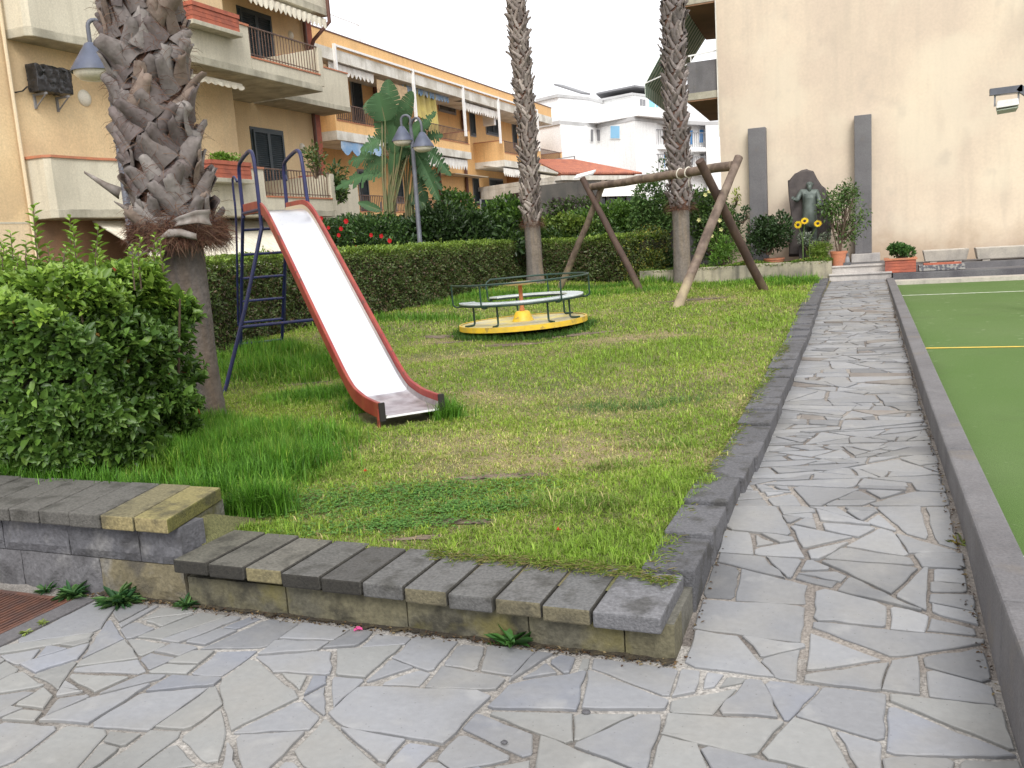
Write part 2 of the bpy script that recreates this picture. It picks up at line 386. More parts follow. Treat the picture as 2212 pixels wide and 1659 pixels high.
def base_stain(m,z0,z1,col,fac,scale=1.6):
    n=m.node_tree.nodes; l=m.node_tree.links; pb=n['Principled BSDF']; src=pb.inputs['Base Color'].links[0].from_socket
    tc=n.new('ShaderNodeNewGeometry'); sp=n.new('ShaderNodeSeparateXYZ'); l.new(tc.outputs['Position'],sp.inputs[0])
    t=n.new('ShaderNodeTexNoise'); t.inputs['Scale'].default_value=scale; t.inputs['Detail'].default_value=7; l.new(tc.outputs['Position'],t.inputs['Vector'])
    r=n.new('ShaderNodeMapRange'); r.inputs[1].default_value=z0; r.inputs[2].default_value=z1; r.inputs[3].default_value=.55; r.inputs[4].default_value=-.25; l.new(sp.outputs['Z'],r.inputs[0])
    ad=n.new('ShaderNodeMath'); ad.operation='ADD'; l.new(r.outputs[0],ad.inputs[0]); l.new(t.outputs['Fac'],ad.inputs[1])
    r2=n.new('ShaderNodeMapRange'); r2.inputs[1].default_value=.55; r2.inputs[2].default_value=.95; r2.inputs[4].default_value=fac; l.new(ad.outputs[0],r2.inputs[0])
    x=n.new('ShaderNodeMixRGB'); l.new(r2.outputs[0],x.inputs[0]); l.new(src,x.inputs[1]); x.inputs[2].default_value=(*col,1); l.new(x.outputs[0],pb.inputs['Base Color'])
overlay(STONE,(.10,.095,.085),1.1,.54,.74,.45)
overlay(STONE,(.05,.045,.04),30.,.10,.02,.6,kind='vor')
overlay(STONE,(.40,.395,.38),7.,.60,.72,.30,det=9)
overlay(M['turf'],(.07,.11,.03),2.3,.56,.72,.5)
overlay(M['turf'],(.28,.33,.20),9.,.66,.74,.5,det=9)
overlay(M['lava_l'],(.20,.17,.13),5.,.58,.75,.4)
base_stain(M['wallb'],.6,1.9,(.30,.20,.125),.55)
overlay(M['wallb'],(.66,.585,.46),.9,.50,.62,.5)
overlay(M['wallb'],(.43,.37,.31),1.7,.60,.72,.40,det=10)
overlay(M['wallb'],(.40,.34,.28),.55,.56,.66,.35,det=10,stretch=(2.2,2.2,.7))
base_stain(M['log'],.3,1.5,(.40,.33,.20),.8,scale=5.)
base_stain(M['log_d'],.3,1.0,(.16,.13,.06),.6,scale=5.)
base_stain(M['wall1'],-.3,.9,(.35,.27,.18),.5)
overlay(M['wall1'],(.55,.43,.28),.8,.56,.70,.35)
overlay(M['orange'],(.55,.36,.18),.6,.56,.72,.4)
overlay(M['conc'],(.36,.34,.27),1.4,.58,.72,.4,stretch=(1,1,.4))
overlay(M['steel'],(.55,.53,.52),30.,.62,.70,.25,stretch=(1,1,.2))
overlay(M['yellow'],(.30,.20,.06),10.,.62,.68,.8)
overlay(M['red'],(.10,.03,.02),11.,.64,.69,.8)
overlay(M['navy'],(.10,.045,.03),16.,.66,.70,.7)
overlay(M['green'],(.09,.05,.03),16.,.66,.70,.7)
rnd=random.Random(5)
def tone(r,x,y):
    v=r.gauss(.252,.024); t=r.random()
    if t<.45: c=(v*.96,v*.98,v*1.04)
    elif t<.85: c=(v*.99,v*1.0,v*.985)
    else: c=(v*.90,v*.94,v*1.06)
    # damp, soiled stones
    return c
polys=[]
split([(-3.32,.4),(-2.2,.4),(-2.2,2.84),(-3.32,2.84)],lambda x,y:.045,rnd,None,polys)
split([(-2.2,.4),(-.5,.4),(-.62,2.84),(-2.2,2.84)],lambda x,y:.06,rnd,None,polys)
split([(-.5,.4),(.42,.4),(.375,2.84),(-.62,2.84)],lambda x,y:.055,rnd,None,polys)
split([(-9,.2),(-4.1,.2),(-4.1,2.84),(-9,2.84)],lambda x,y:.045,rnd,None,polys)
split([(-4.1,.2),(-3.42,.2),(-3.42,1.9),(-4.1,1.9)],lambda x,y:.04,rnd,None,polys)
stones('pavement_slab',polys,rnd,lambda r:r.choice((.003,.004,.005,.007,.011,.018)),lambda x,y:0.,tone)
polys=[]
def ptone(r,x,y):
    v=r.gauss(.226,.032); t=r.random()
    if y>6 and t<.12: return (v*.75,v*.66,v*.6)
    return (v*.96,v*.98,v*1.03)
yy=2.84
while yy<PATH_END:
    y2=min(PATH_END,yy+(.9 if yy<4.5 else 1.6))
    split([(kx(yy)+.005,yy),(wx(yy)-.015,yy),(wx(y2)-.015,y2),(kx(y2)+.005,y2)],lambda x,y:.045 if y<4.6 else .036,rnd,1.7 if yy>4 else 1.2,polys); yy=y2
stones('path_slab',polys,rnd,lambda r:r.choice((.002,.003,.004,.006,.009,.014,.020)),lambda x,y:(pathz(y) if y>2.7 else 0.),ptone)
# ================= LAWN =================
xs=np.concatenate([np.linspace(-14,-5,40),np.linspace(-4.9,-.70,60)]); ys=np.concatenate([np.linspace(3.02,6,50),np.linspace(6.1,24,70)])
def lz(x,y):
    z=lawn(x,y)
    z-=.035*sm((x+.90)/.10)
    if x<-2.9 and y<3.4: z+=.12*sm((3.5-y)/.4)
    return z
LAWNM=mat('lawn_thatch',(.115,.115,.045),.95,(.24,.19,.10),1.3,mixr=(.42,.62),bump=.9,bscale=130,fine=.45)
tag(sheet('lawn',xs,ys,lz,LAWNM),kind='structure')
gs=MB(); gs.box(-30,-8.6,2,30,-.1,.16); gs.box(-9.5,-2.2,19.7,32,-.1,.46); gs.build('garden_bed',M['soil'],loc=(-15,20,0)); 
for o in bpy.data.objects:
    if o.name.startswith('garden_bed'): tag(o,kind='structure')
# ================= FRONT LOW WALL =================
MOSS=(.17,.14,.04)
def block_mesh(mb,x0,x1,y0,y1,z0,z1,rough=.004,r=None,seg=5,cols=None,col=(.2,.2,.2),under=None):
    """rough-faced block with a subdivided, jittered front (-y) face"""
    r=r or rnd
    nx,nz=seg,max(2,seg//2)
    b=len(mb.v); vs=[]
    for side,y in ((0,y0),(1,y1)):
        for j in range(nz+1):
            for i in range(nx+1):
                edge=i in(0,nx) or j in(0,nz)
                dy=(-r.uniform(0,rough*3) if not edge else r.uniform(0,rough*1.2)) if side==0 else 0
                vs.append((x0+(x1-x0)*i/nx+(r.gauss(0,rough*.4) if not edge else 0),y+dy,z0+(z1-z0)*j/nz))
    fs=[];k=(nx+1)*(nz+1)
    for j in range(nz):
        for i in range(nx):
            a=j*(nx+1)+i; fs.append((a,a+1,a+nx+2,a+nx+1)); fs.append((k+a+nx+1,k+a+nx+2,k+a+1,k+a))
    for i in range(nx):
        a=i; fs.append((a+1,a,k+a,k+a+1)); a=nz*(nx+1)+i; fs.append((a,a+1,k+a+1,k+a))
    for j in range(nz):
        a=j*(nx+1); fs.append((a,a+nx+1,k+a+nx+1,k+a)); a+=nx; fs.append((a+nx+1,a,k+a,k+a+nx+1))
    mb.add(vs,fs); 
    if cols is not None: cols+= [col]*len(vs)
def vbuild(mb,cols,name,m,parent,bevel=0):
    if len(cols)==len(mb.f):
        o=mb.build(name,m,parent,bevel=bevel,fix=False); a=o.data.color_attributes.new('Col','FLOAT_COLOR','CORNER'); L_=[]
        for f_,c_ in zip(mb.f,cols): L_+=[(*c_,1)]*len(f_)
        a.data.foreach_set('color',np.array(L_,dtype=np.float32).ravel()); return o
    o=mb.build(name,m,parent,bevel=bevel)
    a=o.data.color_attributes.new('Col','FLOAT_COLOR','POINT'); cc=np.ones((len(cols),4),dtype=np.float32); cc[:,:3]=cols; a.data.foreach_set('color',cc.ravel()); return o
BLOCK=mat('mossy_concrete_block',(.2,.2,.2),.92,attr=True,col2=(.085,.080,.060),scale=5,mixr=(.47,.62),fac=.85,bump=.7,bscale=70,fine=.3)
BLOCKB=mat('lilac_grey_block',(.2,.2,.2),.92,attr=True,col2=(.20,.195,.19),scale=7,mixr=(.52,.70),fac=.6,bump=.7,bscale=70,fine=.3)
overlay(BLOCK,(.025,.023,.017),7.,.52,.64,.8); overlay(BLOCKB,(.04,.038,.04),6.,.55,.68,.6); overlay(BLOCK,(.15,.13,.035),4.,.58,.68,.6)
COPE=mat('coping_stone',(.2,.2,.2),.85,attr=True,col2=(.030,.028,.022),scale=9,mixr=(.50,.66),fac=.62,bump=.6,bscale=110,fine=.35)
lw=thing('low_wall','low concrete block wall with dark stone coping along the front edge of the lawn','garden wall',(-1.7,2.95,0))
mb=MB();cols=[]
joints=[-2.83,-2.30,-1.72,-1.20,-.83,-.645]
for a,b in zip(joints[:-1],joints[1:]):
    v=rnd.uniform(.085,.125); block_mesh(mb,a+.003,b-.003,2.885,3.02,-.06,.132,.004,seg=8,cols=cols,col=(v*1.1,v*1.0,v*.62))
vbuild(mb,cols,'block_course',BLOCK,lw)
mb=MB();cols=[]
n=11; x=-2.83
tones=[(.10,.095,.075),(.10,.095,.08),(.125,.118,.10),(.10,.097,.09),(.07,.067,.063),(.11,.108,.105),(.12,.118,.115),(.115,.113,.11),(.12,.118,.115),(.12,.12,.12),(.155,.155,.165)]
for i in range(n):
    wdt=.19 if i<n-1 else .255
    z1=.240-.052*(i/(n-1)); z0=z1-.062
    yb=3.20+rnd.uniform(-.015,.02)+.03*(i/(n-1)); y0=2.815+.012*(i/(n-1))+rnd.uniform(-.006,.006)
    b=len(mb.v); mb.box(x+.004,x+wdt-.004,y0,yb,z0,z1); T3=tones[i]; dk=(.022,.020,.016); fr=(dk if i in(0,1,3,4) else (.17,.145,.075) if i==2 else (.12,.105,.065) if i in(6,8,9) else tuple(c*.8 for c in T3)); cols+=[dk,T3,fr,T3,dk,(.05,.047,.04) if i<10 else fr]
    x+=wdt
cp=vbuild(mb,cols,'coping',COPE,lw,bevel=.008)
# kerb along the path
kb=thing('kerb','dark stone kerb of square slabs between the lawn and the crazy paved path','kerb',(kx(3),3.2,0))
mb=MB();cols=[];y=3.245
while y<PATH_END-.1:
    l=.40+rnd.uniform(-.03,.03) if y>3.6 else .38
    y2=min(PATH_END-.02,y+l); ym=(y+y2)/2
    zt=max(lawn(-.85,y),lawn(-.85,y2))+.010
    v=rnd.uniform(.085,.115); j=rnd.gauss(0,.004)
    zb=pathz(y)-.04
    xo=kx(ym)+.055*sm((ym-3.3)/2)*(1-sm((ym-9)/8)); 
    mb.box(xo-.21+j,xo+j,y+.003,y2-.003,min(zb,zt-.08),zt); cols+=[(v,v,v*1.08)]*8; y=y2
vbuild(mb,cols,'kerb_slab',COPE,kb,bevel=.008)
mb=MB();cols=[]
y=2.9
while y<5.2:
    mb.box(kx(y)-.12,kx(y)-.012,y+.003,y+.397,pathz(y)-.08,lawn(-.85,y+.2)-.052); cols+=[(.13,.125,.105)]*8; y+=.4
vbuild(mb,cols,'block_course',BLOCK,kb)
# raised wall at left
rw=thing('raised_wall','taller two-course grey block wall with yellow lichened coping below the big bush','garden wall',(-4.5,2.95,0))
mb=MB();cols=[]
x=-2.85
for a,b in ((-3.35,-2.85),(-3.87,-3.35),(-4.4,-3.87),(-4.93,-4.4),(-5.5,-4.93),(-6.1,-5.5),(-6.7,-6.1)):
    v=rnd.uniform(.095,.13)
    block_mesh(mb,a+.003,b-.003,2.89,3.05,-.06,.175,.006,seg=8,cols=cols,col=(v,v*.98,v*1.04) if b<-3.2 else (.135,.115,.07))
for a,b in ((-3.09,-2.845),(-3.53,-3.09),(-3.97,-3.53),(-4.4,-3.97),(-4.95,-4.4),(-5.5,-4.95),(-6.1,-5.5),(-6.7,-6.1)):
    v=rnd.uniform(.085,.11)
    block_mesh(mb,a+.003,b-.003,2.89,3.05,.18,.350,.006,seg=8,cols=cols,col=(v*1.0,v*1.0,v*1.10))
k0=len(mb.v); mb.box(-3.02,-2.85,3.053,3.33,.1,.349); mb.v[k0:]=[(q[0]-(.12 if q[1]>3.2 else .045),q[1],q[2]) for q in mb.v[k0:]]; cols+=[(.085,.08,.03)]*8
vbuild(mb,cols,'block_course',BLOCKB,rw)
mb=MB();cols=[];x=-2.83
for i in range(20):
    wd=.195; yb=3.31+rnd.uniform(-.01,.01)
    c=(.215,.185,.075) if i==0 else (.165,.145,.08) if i==1 else (.105,.10,.09)
    k0=len(mb.v); mb.box(x-wd+.003,x-.003,2.815+rnd.uniform(-.004,.004),yb,.352,.418+rnd.uniform(-.002,.002)); mb.v[k0:]=[(q[0]-(.12 if q[1]>3.1 else 0),q[1],q[2]) for q in mb.v[k0:]]; cols+=[c,c,tuple(q*(.82 if i>1 else 1.) for q in c) if i>1 else (.23,.19,.09),c,c,(.12,.115,.03) if i==0 else c]; x-=wd
vbuild(mb,cols,'coping',COPE,rw,bevel=.007)
# moss cushion at the stub end of the raised wall
n=4000; P=np.zeros((n,3)); P[:,0]=-2.83+R.normal(0,.008,n); P[:,1]=R.uniform(2.9,3.45,n); P[:,2]=R.uniform(.24,.40,n)
# damp dirt gathered at the foot of the walls
def dirt(y0,x0,x1,n):
    V=[];Fq=[]
    for i in range(n+1):
        x=x0+(x1-x0)*i/n; w_=.018+.022*abs(math.sin(i*1.3)+.6*math.sin(i*.37))*rnd.uniform(.5,1.2); V+=[(x,y0+.01,.014),(x,y0-w_,.0105+rnd.uniform(0,.002))]
    for i in range(n): Fq.append((2*i,2*i+1,2*i+3,2*i+2))
    return V,Fq
V,Fq=dirt(2.885,-3.36,-.645,150)
tag(npmesh('dirt_strip',V,Fq,mat('damp_black_dirt',(.035,.028,.020),.95,(.07,.055,.03),14,bump=1.,bscale=90,fine=.4)),kind='structure')
# ================= COURT =================
def cz(y): return .15+.10*sm((y-3)/8.)+.08*sm((y-8)/9.)
CY1=16.75
Vc=[];Fc=[];yc_=np.linspace(-3,CY1,60)
for y in yc_:
    for x in (wx(y)+.06,14.): Vc.append((x,y,cz(y)))
for i in range(59): Fc.append((2*i,2*i+1,2*i+3,2*i+2))
tag(npmesh('court',Vc,Fc,M['turf'],smooth=True),kind='structure')
def strip(name,x0,x1,y0,y1,m,dz=.004):
    o=sheet(name,np.linspace(x0,x1,16),np.linspace(y0,y1,6),lambda x,y:cz(y)+dz,m); return tag(o,kind='structure')
yw=G(2000,638,cz(14)).y; yy_=G(2100,752,cz(9)).y
strip('court_line',.4,14,yw-.03,yw+.03,M['line_w'])
strip('court_line',.4,14,yy_-.03,yy_+.03,M['line_y'])
strip('court_line',.50,14,3.70,3.78,M['line_w'])
cw=MB()
y=-1.
while y<17.2:
    y2=min(17.2,y+1.98)
    def q(yv,dx): return wx(yv)+dx
    zt=lambda yv:.300+.13*sm((yv-4)/13)
    poly=[]
    vs=[]
    for yv in (y+.004,y2-.004):
        vs+=[(q(yv,0),yv,-.1),(q(yv,.125),yv,-.1),(q(yv,.125),yv,zt(yv)),(q(yv,0),yv,zt(yv))]
    cw.add(vs,[(0,1,2,3),(7,6,5,4),(0,4,5,1),(1,5,6,2),(2,6,7,3),(3,7,4,0)]); y=y2
o=cw.build('court_wall',M['lava_l'],loc=(.3,3,0),bevel=.012); tag(o,'long low grey stone wall between the crazy paving and the green court','wall')
# back strip + dark kerb of the court
cs=MB(); cs.box(.35,14,CY1,17.20,.10,.395); tag(cs.build('court_edge_strip',M['bin']),kind='structure')
ck=MB(); ck.box(.34,14,17.2,17.42,.10,.505)
o=ck.build('court_kerb',M['lava'],loc=(4,17.3,0),bevel=.01); tag(o,'dark stone kerb behind the far end of the green court','kerb')
# terrace
te=MB(); te.box(-1.15,.34,17.98,19.4,.1,.665); te.box(-2.9,-1.153,18.72,19.4,.1,.662); te.box(.343,14,17.98,19.4,.1,.60); te.box(.34,14,17.42,17.98,.1,.50); te.box(-1.2,-.76,17.6,17.98,.1,.66)
tag(te.build('terrace',M['lava_l']),kind='structure')
# steps
st=thing('stone_steps','three grey marble steps at the far end of the path before the pillar','steps',(-.25,17.5,.3))
for i,(ya,zb) in enumerate(((17.40,.535),(17.70,.668))):
    MB().box(-.735,.325,ya,17.975 if i else 17.72,.3+.1*i,zb-.032).build('riser',M['marble'],st)
    MB().box(-.745,.33,ya-.03,17.99 if i else 17.73,zb-.030,zb).build('tread',M['marble'],st,bevel=.005)
# drain grate
dg=thing('drain_grate','rusty slatted drain grate in the paving below the raised wall','drain grate',(-3.75,2.4,0))
mb=MB()
x0,x1,y0,y1=-4.08,-3.44,1.95,2.80
mb.box(x0,x1,y0,y0+.02,-.03,.006); mb.box(x0,x1,y1-.02,y1,-.03,.006); mb.box(x0,x0+.02,y0+.0205,y1-.0205,-.03,.006); mb.box(x1-.02,x1,y0+.0205,y1-.0205,-.03,.006)
mb.build('frame',M['rustgrate'],dg)
mb=MB(); x=x0+.035
while x<x1-.03: mb.box(x,x+.012,y0+.021,y1-.021,-.025,.004); x+=.028
mb.build('slats',M['rustgrate'],dg)
MB().box(x0+.02,x1-.02,y0+.02,y1-.02,-.0035,-.003).build('pit',M['dark'],dg)
gb=MB(); 
for a,b in ((1.2,2.0),(2.0,2.83)): gb.box(-3.435,-3.33,a+.004,b-.004,-.02,.007)
tag(gb.build('pavement_border',M['lava_l'],bevel=.003),kind='structure')
# ================= SLIDE =================
O2=Vector((-3.115,5.485,0)); AXS=Vector((-.76,.64,0)).normalized(); WS=Vector((AXS.y,-AXS.x,0))
def PS(s,t,z): return O2+AXS*s+WS*t+Vector((0,0,z))
sd=thing('slide','tall playground slide with white gleaming chute, red side rails and navy tube ladder','slide',(-5.0,7.0,.3))
prof=[(-.10,.455),(.20,.462),(.36,.482),(.48,.505),(.58,.545),(.68,.60),(.80,.675),(1.39,1.07),(2.08,1.54),(2.6,1.885),(2.78,1.985),(2.9,2.035),(3.02,2.065),(3.2,2.08),(3.76,2.09)]
def smooth_path(p,n=4):
    out=[]
    for i in range(len(p)-1):
        p0=p[max(0,i-1)];p1=p[i];p2=p[i+1];p3=p[min(len(p)-1,i+2)]
        for j in range(n):
            t=j/n
            out.append(tuple(.5*((2*b)+(-a+c)*t+(2*a-5*b+4*c-d)*t*t+(-a+3*b-3*c+d)*t**3) for a,b,c,d in zip(p0,p1,p2,p3)))
    out.append(p[-1]); return out
pr=smooth_path(prof,4)
# chute sheet: shallow trough, rises at both sides
mb=MB(); N=len(pr); ts=[-.208,-.200,-.17,0,.17,.200,.208]; dz=[.05,.012,0,0,0,.012,.05]
vs=[PS(s,t,z-.098+d) for (s,z) in pr for t,d in zip(ts,dz)]; k=len(ts)
vs2=[p-Vector((0,0,.004)) for p in vs]
fs=[(i*k+j,i*k+j+1,(i+1)*k+j+1,(i+1)*k+j) for i in range(N-1) for j in range(k-1)]
nv=len(vs); fs+=[tuple(nv+q for q in f[::-1]) for f in fs]
for j in range(k-1): fs.append((j,nv+j,nv+j+1,j+1)); a=(N-1)*k; fs.append((a+j,a+j+1,nv+a+j+1,nv+a+j))
mb.add(vs+vs2,fs)
n_lo=sum(1 for s,z in pr if s<.50)*(k-1)
o=mb.build('chute',[M['steel'],M['steel_w']],sd,smooth='auto',fix=False)
mi=np.zeros(len(o.data.polygons),dtype=np.int32); tot=(N-1)*(k-1); mi[:n_lo]=1; mi[tot:tot+n_lo]=1; o.data.polygons.foreach_set('material_index',mi)
mb=MB(); mb.bar(PS(-.105,-.2,.352),PS(-.105,.2,.352),.012,.012); mb.build('chute_lip',M['wmetal'],sd)
for sgn in (-1,1):
    t0,t1=sgn*.212,sgn*.240
    pp=[p for p in pr if p[0]<3.1] if sgn<0 else pr
    pp=pr
    vs=[]
    for i,(s,z) in enumerate(pp):
        hgt=.115
        zt=z-.0
        vs+=[PS(s,t0,zt-hgt),PS(s,t0,zt),PS(s,t1,zt),PS(s,t1,zt-hgt)]
    n=len(pp); fs=[(4*i+a,4*i+(a+1)%4,4*i+4+(a+1)%4,4*i+4+a) for i in range(n-1) for a in range(4)]+[(3,2,1,0),(4*n-4,4*n-3,4*n-2,4*n-1)]
    mb=MB(); mb.add(vs,fs); mb.build('side_rail',M['red'],sd,bevel=.006)
    mb=MB(); mb.box(-.012,.012,-.02,.02,-.065,.065,Matrix.Translation(PS(-.108,sgn*.226,.395))@Matrix.Rotation(math.atan2(AXS.y,AXS.x),4,'Z')); mb.build('end_cap',M['dark'],sd)
    mb=MB(); mb.box(-.01,.02,-.006,.006,-.26,.05,Matrix.Translation(PS(-.085,sgn*.249,.36))@Matrix.Rotation(math.atan2(AXS.y,AXS.x),4,'Z')); mb.build('foot_plate',M['red'],sd)
    # ladder stile
    tp=PS(3.78,sgn*.235,2.06); ft=PS(4.84,sgn*.245,lawn(-6.9,8.6)-.03)
    MB().tube([tp,ft],.019,10).build('ladder_stile',M['navy'],sd,smooth='auto')
    # handrail and splayed leg in one bent tube
    q=[(3.80,.235,1.95),(3.79,.235,2.33),(3.76,.235,2.45),(3.66,.235,2.515),(3.30,.235,2.56),(3.12,.235,2.56),(3.04,.235,2.51),(3.0,.235,2.39),(2.97,.24,2.06),(2.96,.245,1.83),(2.94,.27,1.74),(2.90,.50,1.05),(2.88,.81,.20)]
    MB().tube(smooth_path([tuple(PS(s,sgn*t,z)) for s,t,z in q],4),.0195,10).build('handrail',M['navy'],sd,smooth='auto')
    q=[(3.80,.262,2.33),(3.88,.272,2.39),(3.96,.275,2.36),(3.98,.275,2.22),(4.05,.272,1.9),(4.58,.270,.86),(4.60,.26,.80)]
    MB().tube(smooth_path([tuple(PS(s,sgn*t,z)) for s,t,z in q],4),.012,8).build('side_handrail',M['navy'],sd,smooth='auto')
    MB().tube([PS(3.02,sgn*.235,1.99),PS(3.78,sgn*.235,2.0)],.017,8).build('platform_beam',M['navy'],sd,smooth='auto')
    mb=MB(); mb.box(-.35,.37,-.007,.007,-.065,.075,Matrix.Translation(PS(3.38,sgn*.205,2.08))@Matrix.Rotation(math.atan2(AXS.y,AXS.x),4,'Z')@Matrix.Rotation(0,4,'X'))
for z in (1.83,1.57,1.31,1.05,.80,.54):
    s=3.78+(2.06-z)/(2.06-.36)*1.06
    MB().tube([PS(s,-.24,z),PS(s,.24,z)],.0145,8).build('rung',M['navy'],sd,smooth='auto')
MB().tube([PS(3.8,-.24,2.0),PS(3.8,.24,2.0)],.017,8).build('top_crossbar',M['navy'],sd,smooth='auto')
MB().tube([PS(2.89,-.57,.87),PS(2.89,.57,.87)],.016,8).build('brace',M['navy'],sd,smooth='auto')
# ================= MERRY-GO-ROUND =================
rr=Vector((.927,.375,0)); ff=Vector((-.375,.927,0))
mc=G(1230+0-0,0,0) if False else None
k_=.7373
def T2(x,y): return (1300+x/4.809)*k_,(780+y/4.809)*k_
ZP=.500
mcn=G(*T2(1118,762),ZP); mcn=Vector((mcn.x,mcn.y,0))
l_=G(*T2(250,835),ZP); r_=G(*T2(1990,680),ZP); RAD=(Vector((r_.x-l_.x,r_.y-l_.y)).length)/2*1.0
RAD=min(RAD,.87)
mg=thing('merry_go_round','round playground merry-go-round with yellow base, green tube railing and pale ring bench','merry-go-round',(mcn.x,mcn.y,lawn(mcn.x,mcn.y)))
TM=Matrix.Translation(mcn)@Matrix(((rr.x,ff.x,0,0),(rr.y,ff.y,0,0),(0,0,1,0),(0,0,0,1)))@Matrix.Translation((0,0,ZP))@Matrix.Rotation(math.radians(-1.3),4,'Y')
def PM(a,r_,z): a=math.radians(a); return TM@Vector((r_*math.cos(a),r_*math.sin(a),z))
mb=MB(); mb.lathe([(0,-.004),(RAD-.03,-.004),(RAD-.03,-.03),(0,-.03)],(0,0,0),64,TM); mb.build('floor_plate',M['yplate'],mg,smooth='auto')
mb=MB(); mb.lathe([(RAD-.029,.0),(RAD-.029,.006),(RAD,.006),(RAD,-.058),(RAD-.02,-.058),(RAD-.02,-.035)],(0,0,0),64,TM); mb.build('rim',M['yellow'],mg,smooth='auto')
mb=MB(); mb.lathe([(0,-.035),(RAD-.1,-.05),(.3,-.14),(.12,-.2),(0,-.2)],(0,0,0),32,TM); mb.build('underframe',M['dark'],mg,smooth='auto')
mb=MB(); mb.lathe([(.145,-.003),(.13,.02),(.095,.11),(.075,.125),(0,.125)],(0,0,0),24,TM); mb.build('hub',M['yellow'],mg,smooth='auto')
mb=MB(); mb.lathe([(.033,.12),(.036,.15),(.026,.17),(.026,.46),(0,.46)],(0,0,0),16,TM); mb.build('centre_post',M['rust'],mg,smooth='auto')
mb=MB(); mb.lathe([(0,.455),(.10,.46),(.235,.480),(.245,.488),(.235,.497),(0,.502)],(0,0,0),40,TM); mb.build('hand_wheel',M['disc'],mg,smooth='auto')
mb=MB(); ro,ri,zs=.80*RAD/.83,.60*RAD/.83,.30; a0,a1=-178,122; n=56; vs=[]
for i in range(n+1):
    a=a0+(a1-a0)*i/n
    vs+=[PM(a,ri,zs),PM(a,ro,zs),PM(a,ro+.004,zs-.006),PM(a,ro,zs-.02),PM(a,ri,zs-.02)]
fs=[(5*i+j,5*i+(j+1)%5,5*i+5+(j+1)%5,5*i+5+j) for i in range(n) for j in range(5)]+[(4,3,2,1,0),tuple(5*n+j for j in range(5))]
mb.add(vs,fs); mb.build('ring_bench',M['seat'],mg,smooth='auto')
mb=MB(); mb.tube([PM(a0+(a1-a0)*i/n,ro-.01,zs-.035) for i in range(n+1)],.014,8); mb.tube([PM(a0+(a1-a0)*i/n,ri+.02,zs-.035) for i in range(n+1)],.012,8); mb.build('bench_frame',M['green'],mg,smooth='auto')
rl=RAD*1.06
pts=[PM(123,rl,.36),PM(122.5,rl,.46),PM(120,rl,.515)]+[PM(114-i*5.4,rl,.53) for i in range(55)]+[PM(-181,rl,.515)]
pts=[PM(122,rl,.40),PM(121,rl,.49),PM(117,rl,.53)]+[PM(112-i*5.2,rl,.53) for i in range(56)]
mb=MB(); mb.tube(pts,.0125,8); mb.build('railing',M['green'],mg,smooth='auto')
for a in (-179,-124,-57,-2,64,121):
    q=[PM(a,rl,.53 if a!=121 else .48),PM(a,rl,.42),PM(a,rl,.30),PM(a,rl-.01,.265),PM(a,rl-.05,.245),PM(a,ro-.04,.245)]
    MB().tube(smooth_path([tuple(p) for p in q],3),.011,8).build('railing_post',M['green'],mg,smooth='auto')
for a in (-158,-118,-62,-26,32,95):
    rf=.66*RAD/.83
    q=[PM(a,rf,zs-.02),PM(a,rf,.08),PM(a,rf+.004,.03),PM(a,rf+.03,.012),PM(a,rf+.13,.010)]
    MB().tube(smooth_path([tuple(p) for p in q],3),.0135,8).build('bench_leg',M['green'],mg,smooth='auto')
# ================= SWING FRAME =================
def plane_hit(u,v,A,B):
    A=Vector((A.x,A.y,0));B=Vector((B.x,B.y,0)); d=ray(u,v); n=Vector((B.y-A.y,A.x-B.x,0)).normalized()
    t=(A-C0).dot(n)/d.dot(n); return C0+d*t
f1,f2,f3,f4=L(1447,665),L(1665,627),L(1395,627),L(1199,625)
t1=plane_hit(1588,341,f1,f2); t2=plane_hit(1519,346,f1,f2)
t3=plane_hit(1263,385,f3,f4); t4=plane_hit(1301,392,f3,f4)
sw=thing('swing_frame','empty wooden swing frame of round logs, two crossed A-frames and a top beam','swing frame',((f1.x+f3.x)/2,(f1.y+f3.y)/2,.35))
nb=Vector((f2.y-f1.y,f1.x-f2.x,0)).normalized()*.07
if nb.y>0: nb=-nb
def post(f,t,off,m,r=.072):
    f=f+off-Vector((0,0,.12)); t=t+off; pts=[f.lerp(t,i/8)+Vector((rnd.gauss(0,.004),rnd.gauss(0,.004),0)) for i in range(9)]
    MB().tube(pts,[r*(1.05-.12*i/8)+rnd.gauss(0,.0015) for i in range(9)],14).build('post',m,sw,smooth='auto')
post(f1,t1,nb,M['log']); post(f2,t2,-nb,M['log_d'])
nb2=Vector((f4.y-f3.y,f3.x-f4.x,0)).normalized()*.06
if nb2.y>0: nb2=-nb2
post(f3,t3,nb2,M['log_d'],.062); post(f4,t4,-nb2,M['log'],.062)
b1=plane_hit(1580,358,f1,f2)+nb*.4; b2=plane_hit(1277,404,f3,f4)
b2=b2+(b2-b1).normalized()*.05
MB().tube([b1.lerp(b2,i/10)+Vector((0,0,rnd.gauss(0,.003)-.03*math.sin(math.pi*i/10)*0)) for i in range(11)],[.075+rnd.gauss(0,.0015)-.006*i/10 for i in range(11)],16).build('top_beam',M['log'],sw,smooth='auto')
bd=(b2-b1).normalized()
for fr,tail in ((.315,False),(.262,True)):
    c=b1.lerp(b2,fr); up=Vector((0,0,1)); sd_=bd.cross(up).normalized()
    mb=MB()
    mb.tube([c+(up*math.cos(a)+sd_*math.sin(a))*.083+bd*(.012*math.sin(a*2)) for a in [2*math.pi*i/20 for i in range(20)]],.011,8,closed=True)
    if tail: mb.tube([c-up*.085,c-up*.16+bd*.01,c-up*.24],.007,6)
    mb.build('rope_ring',M['rope'],sw,smooth=True)
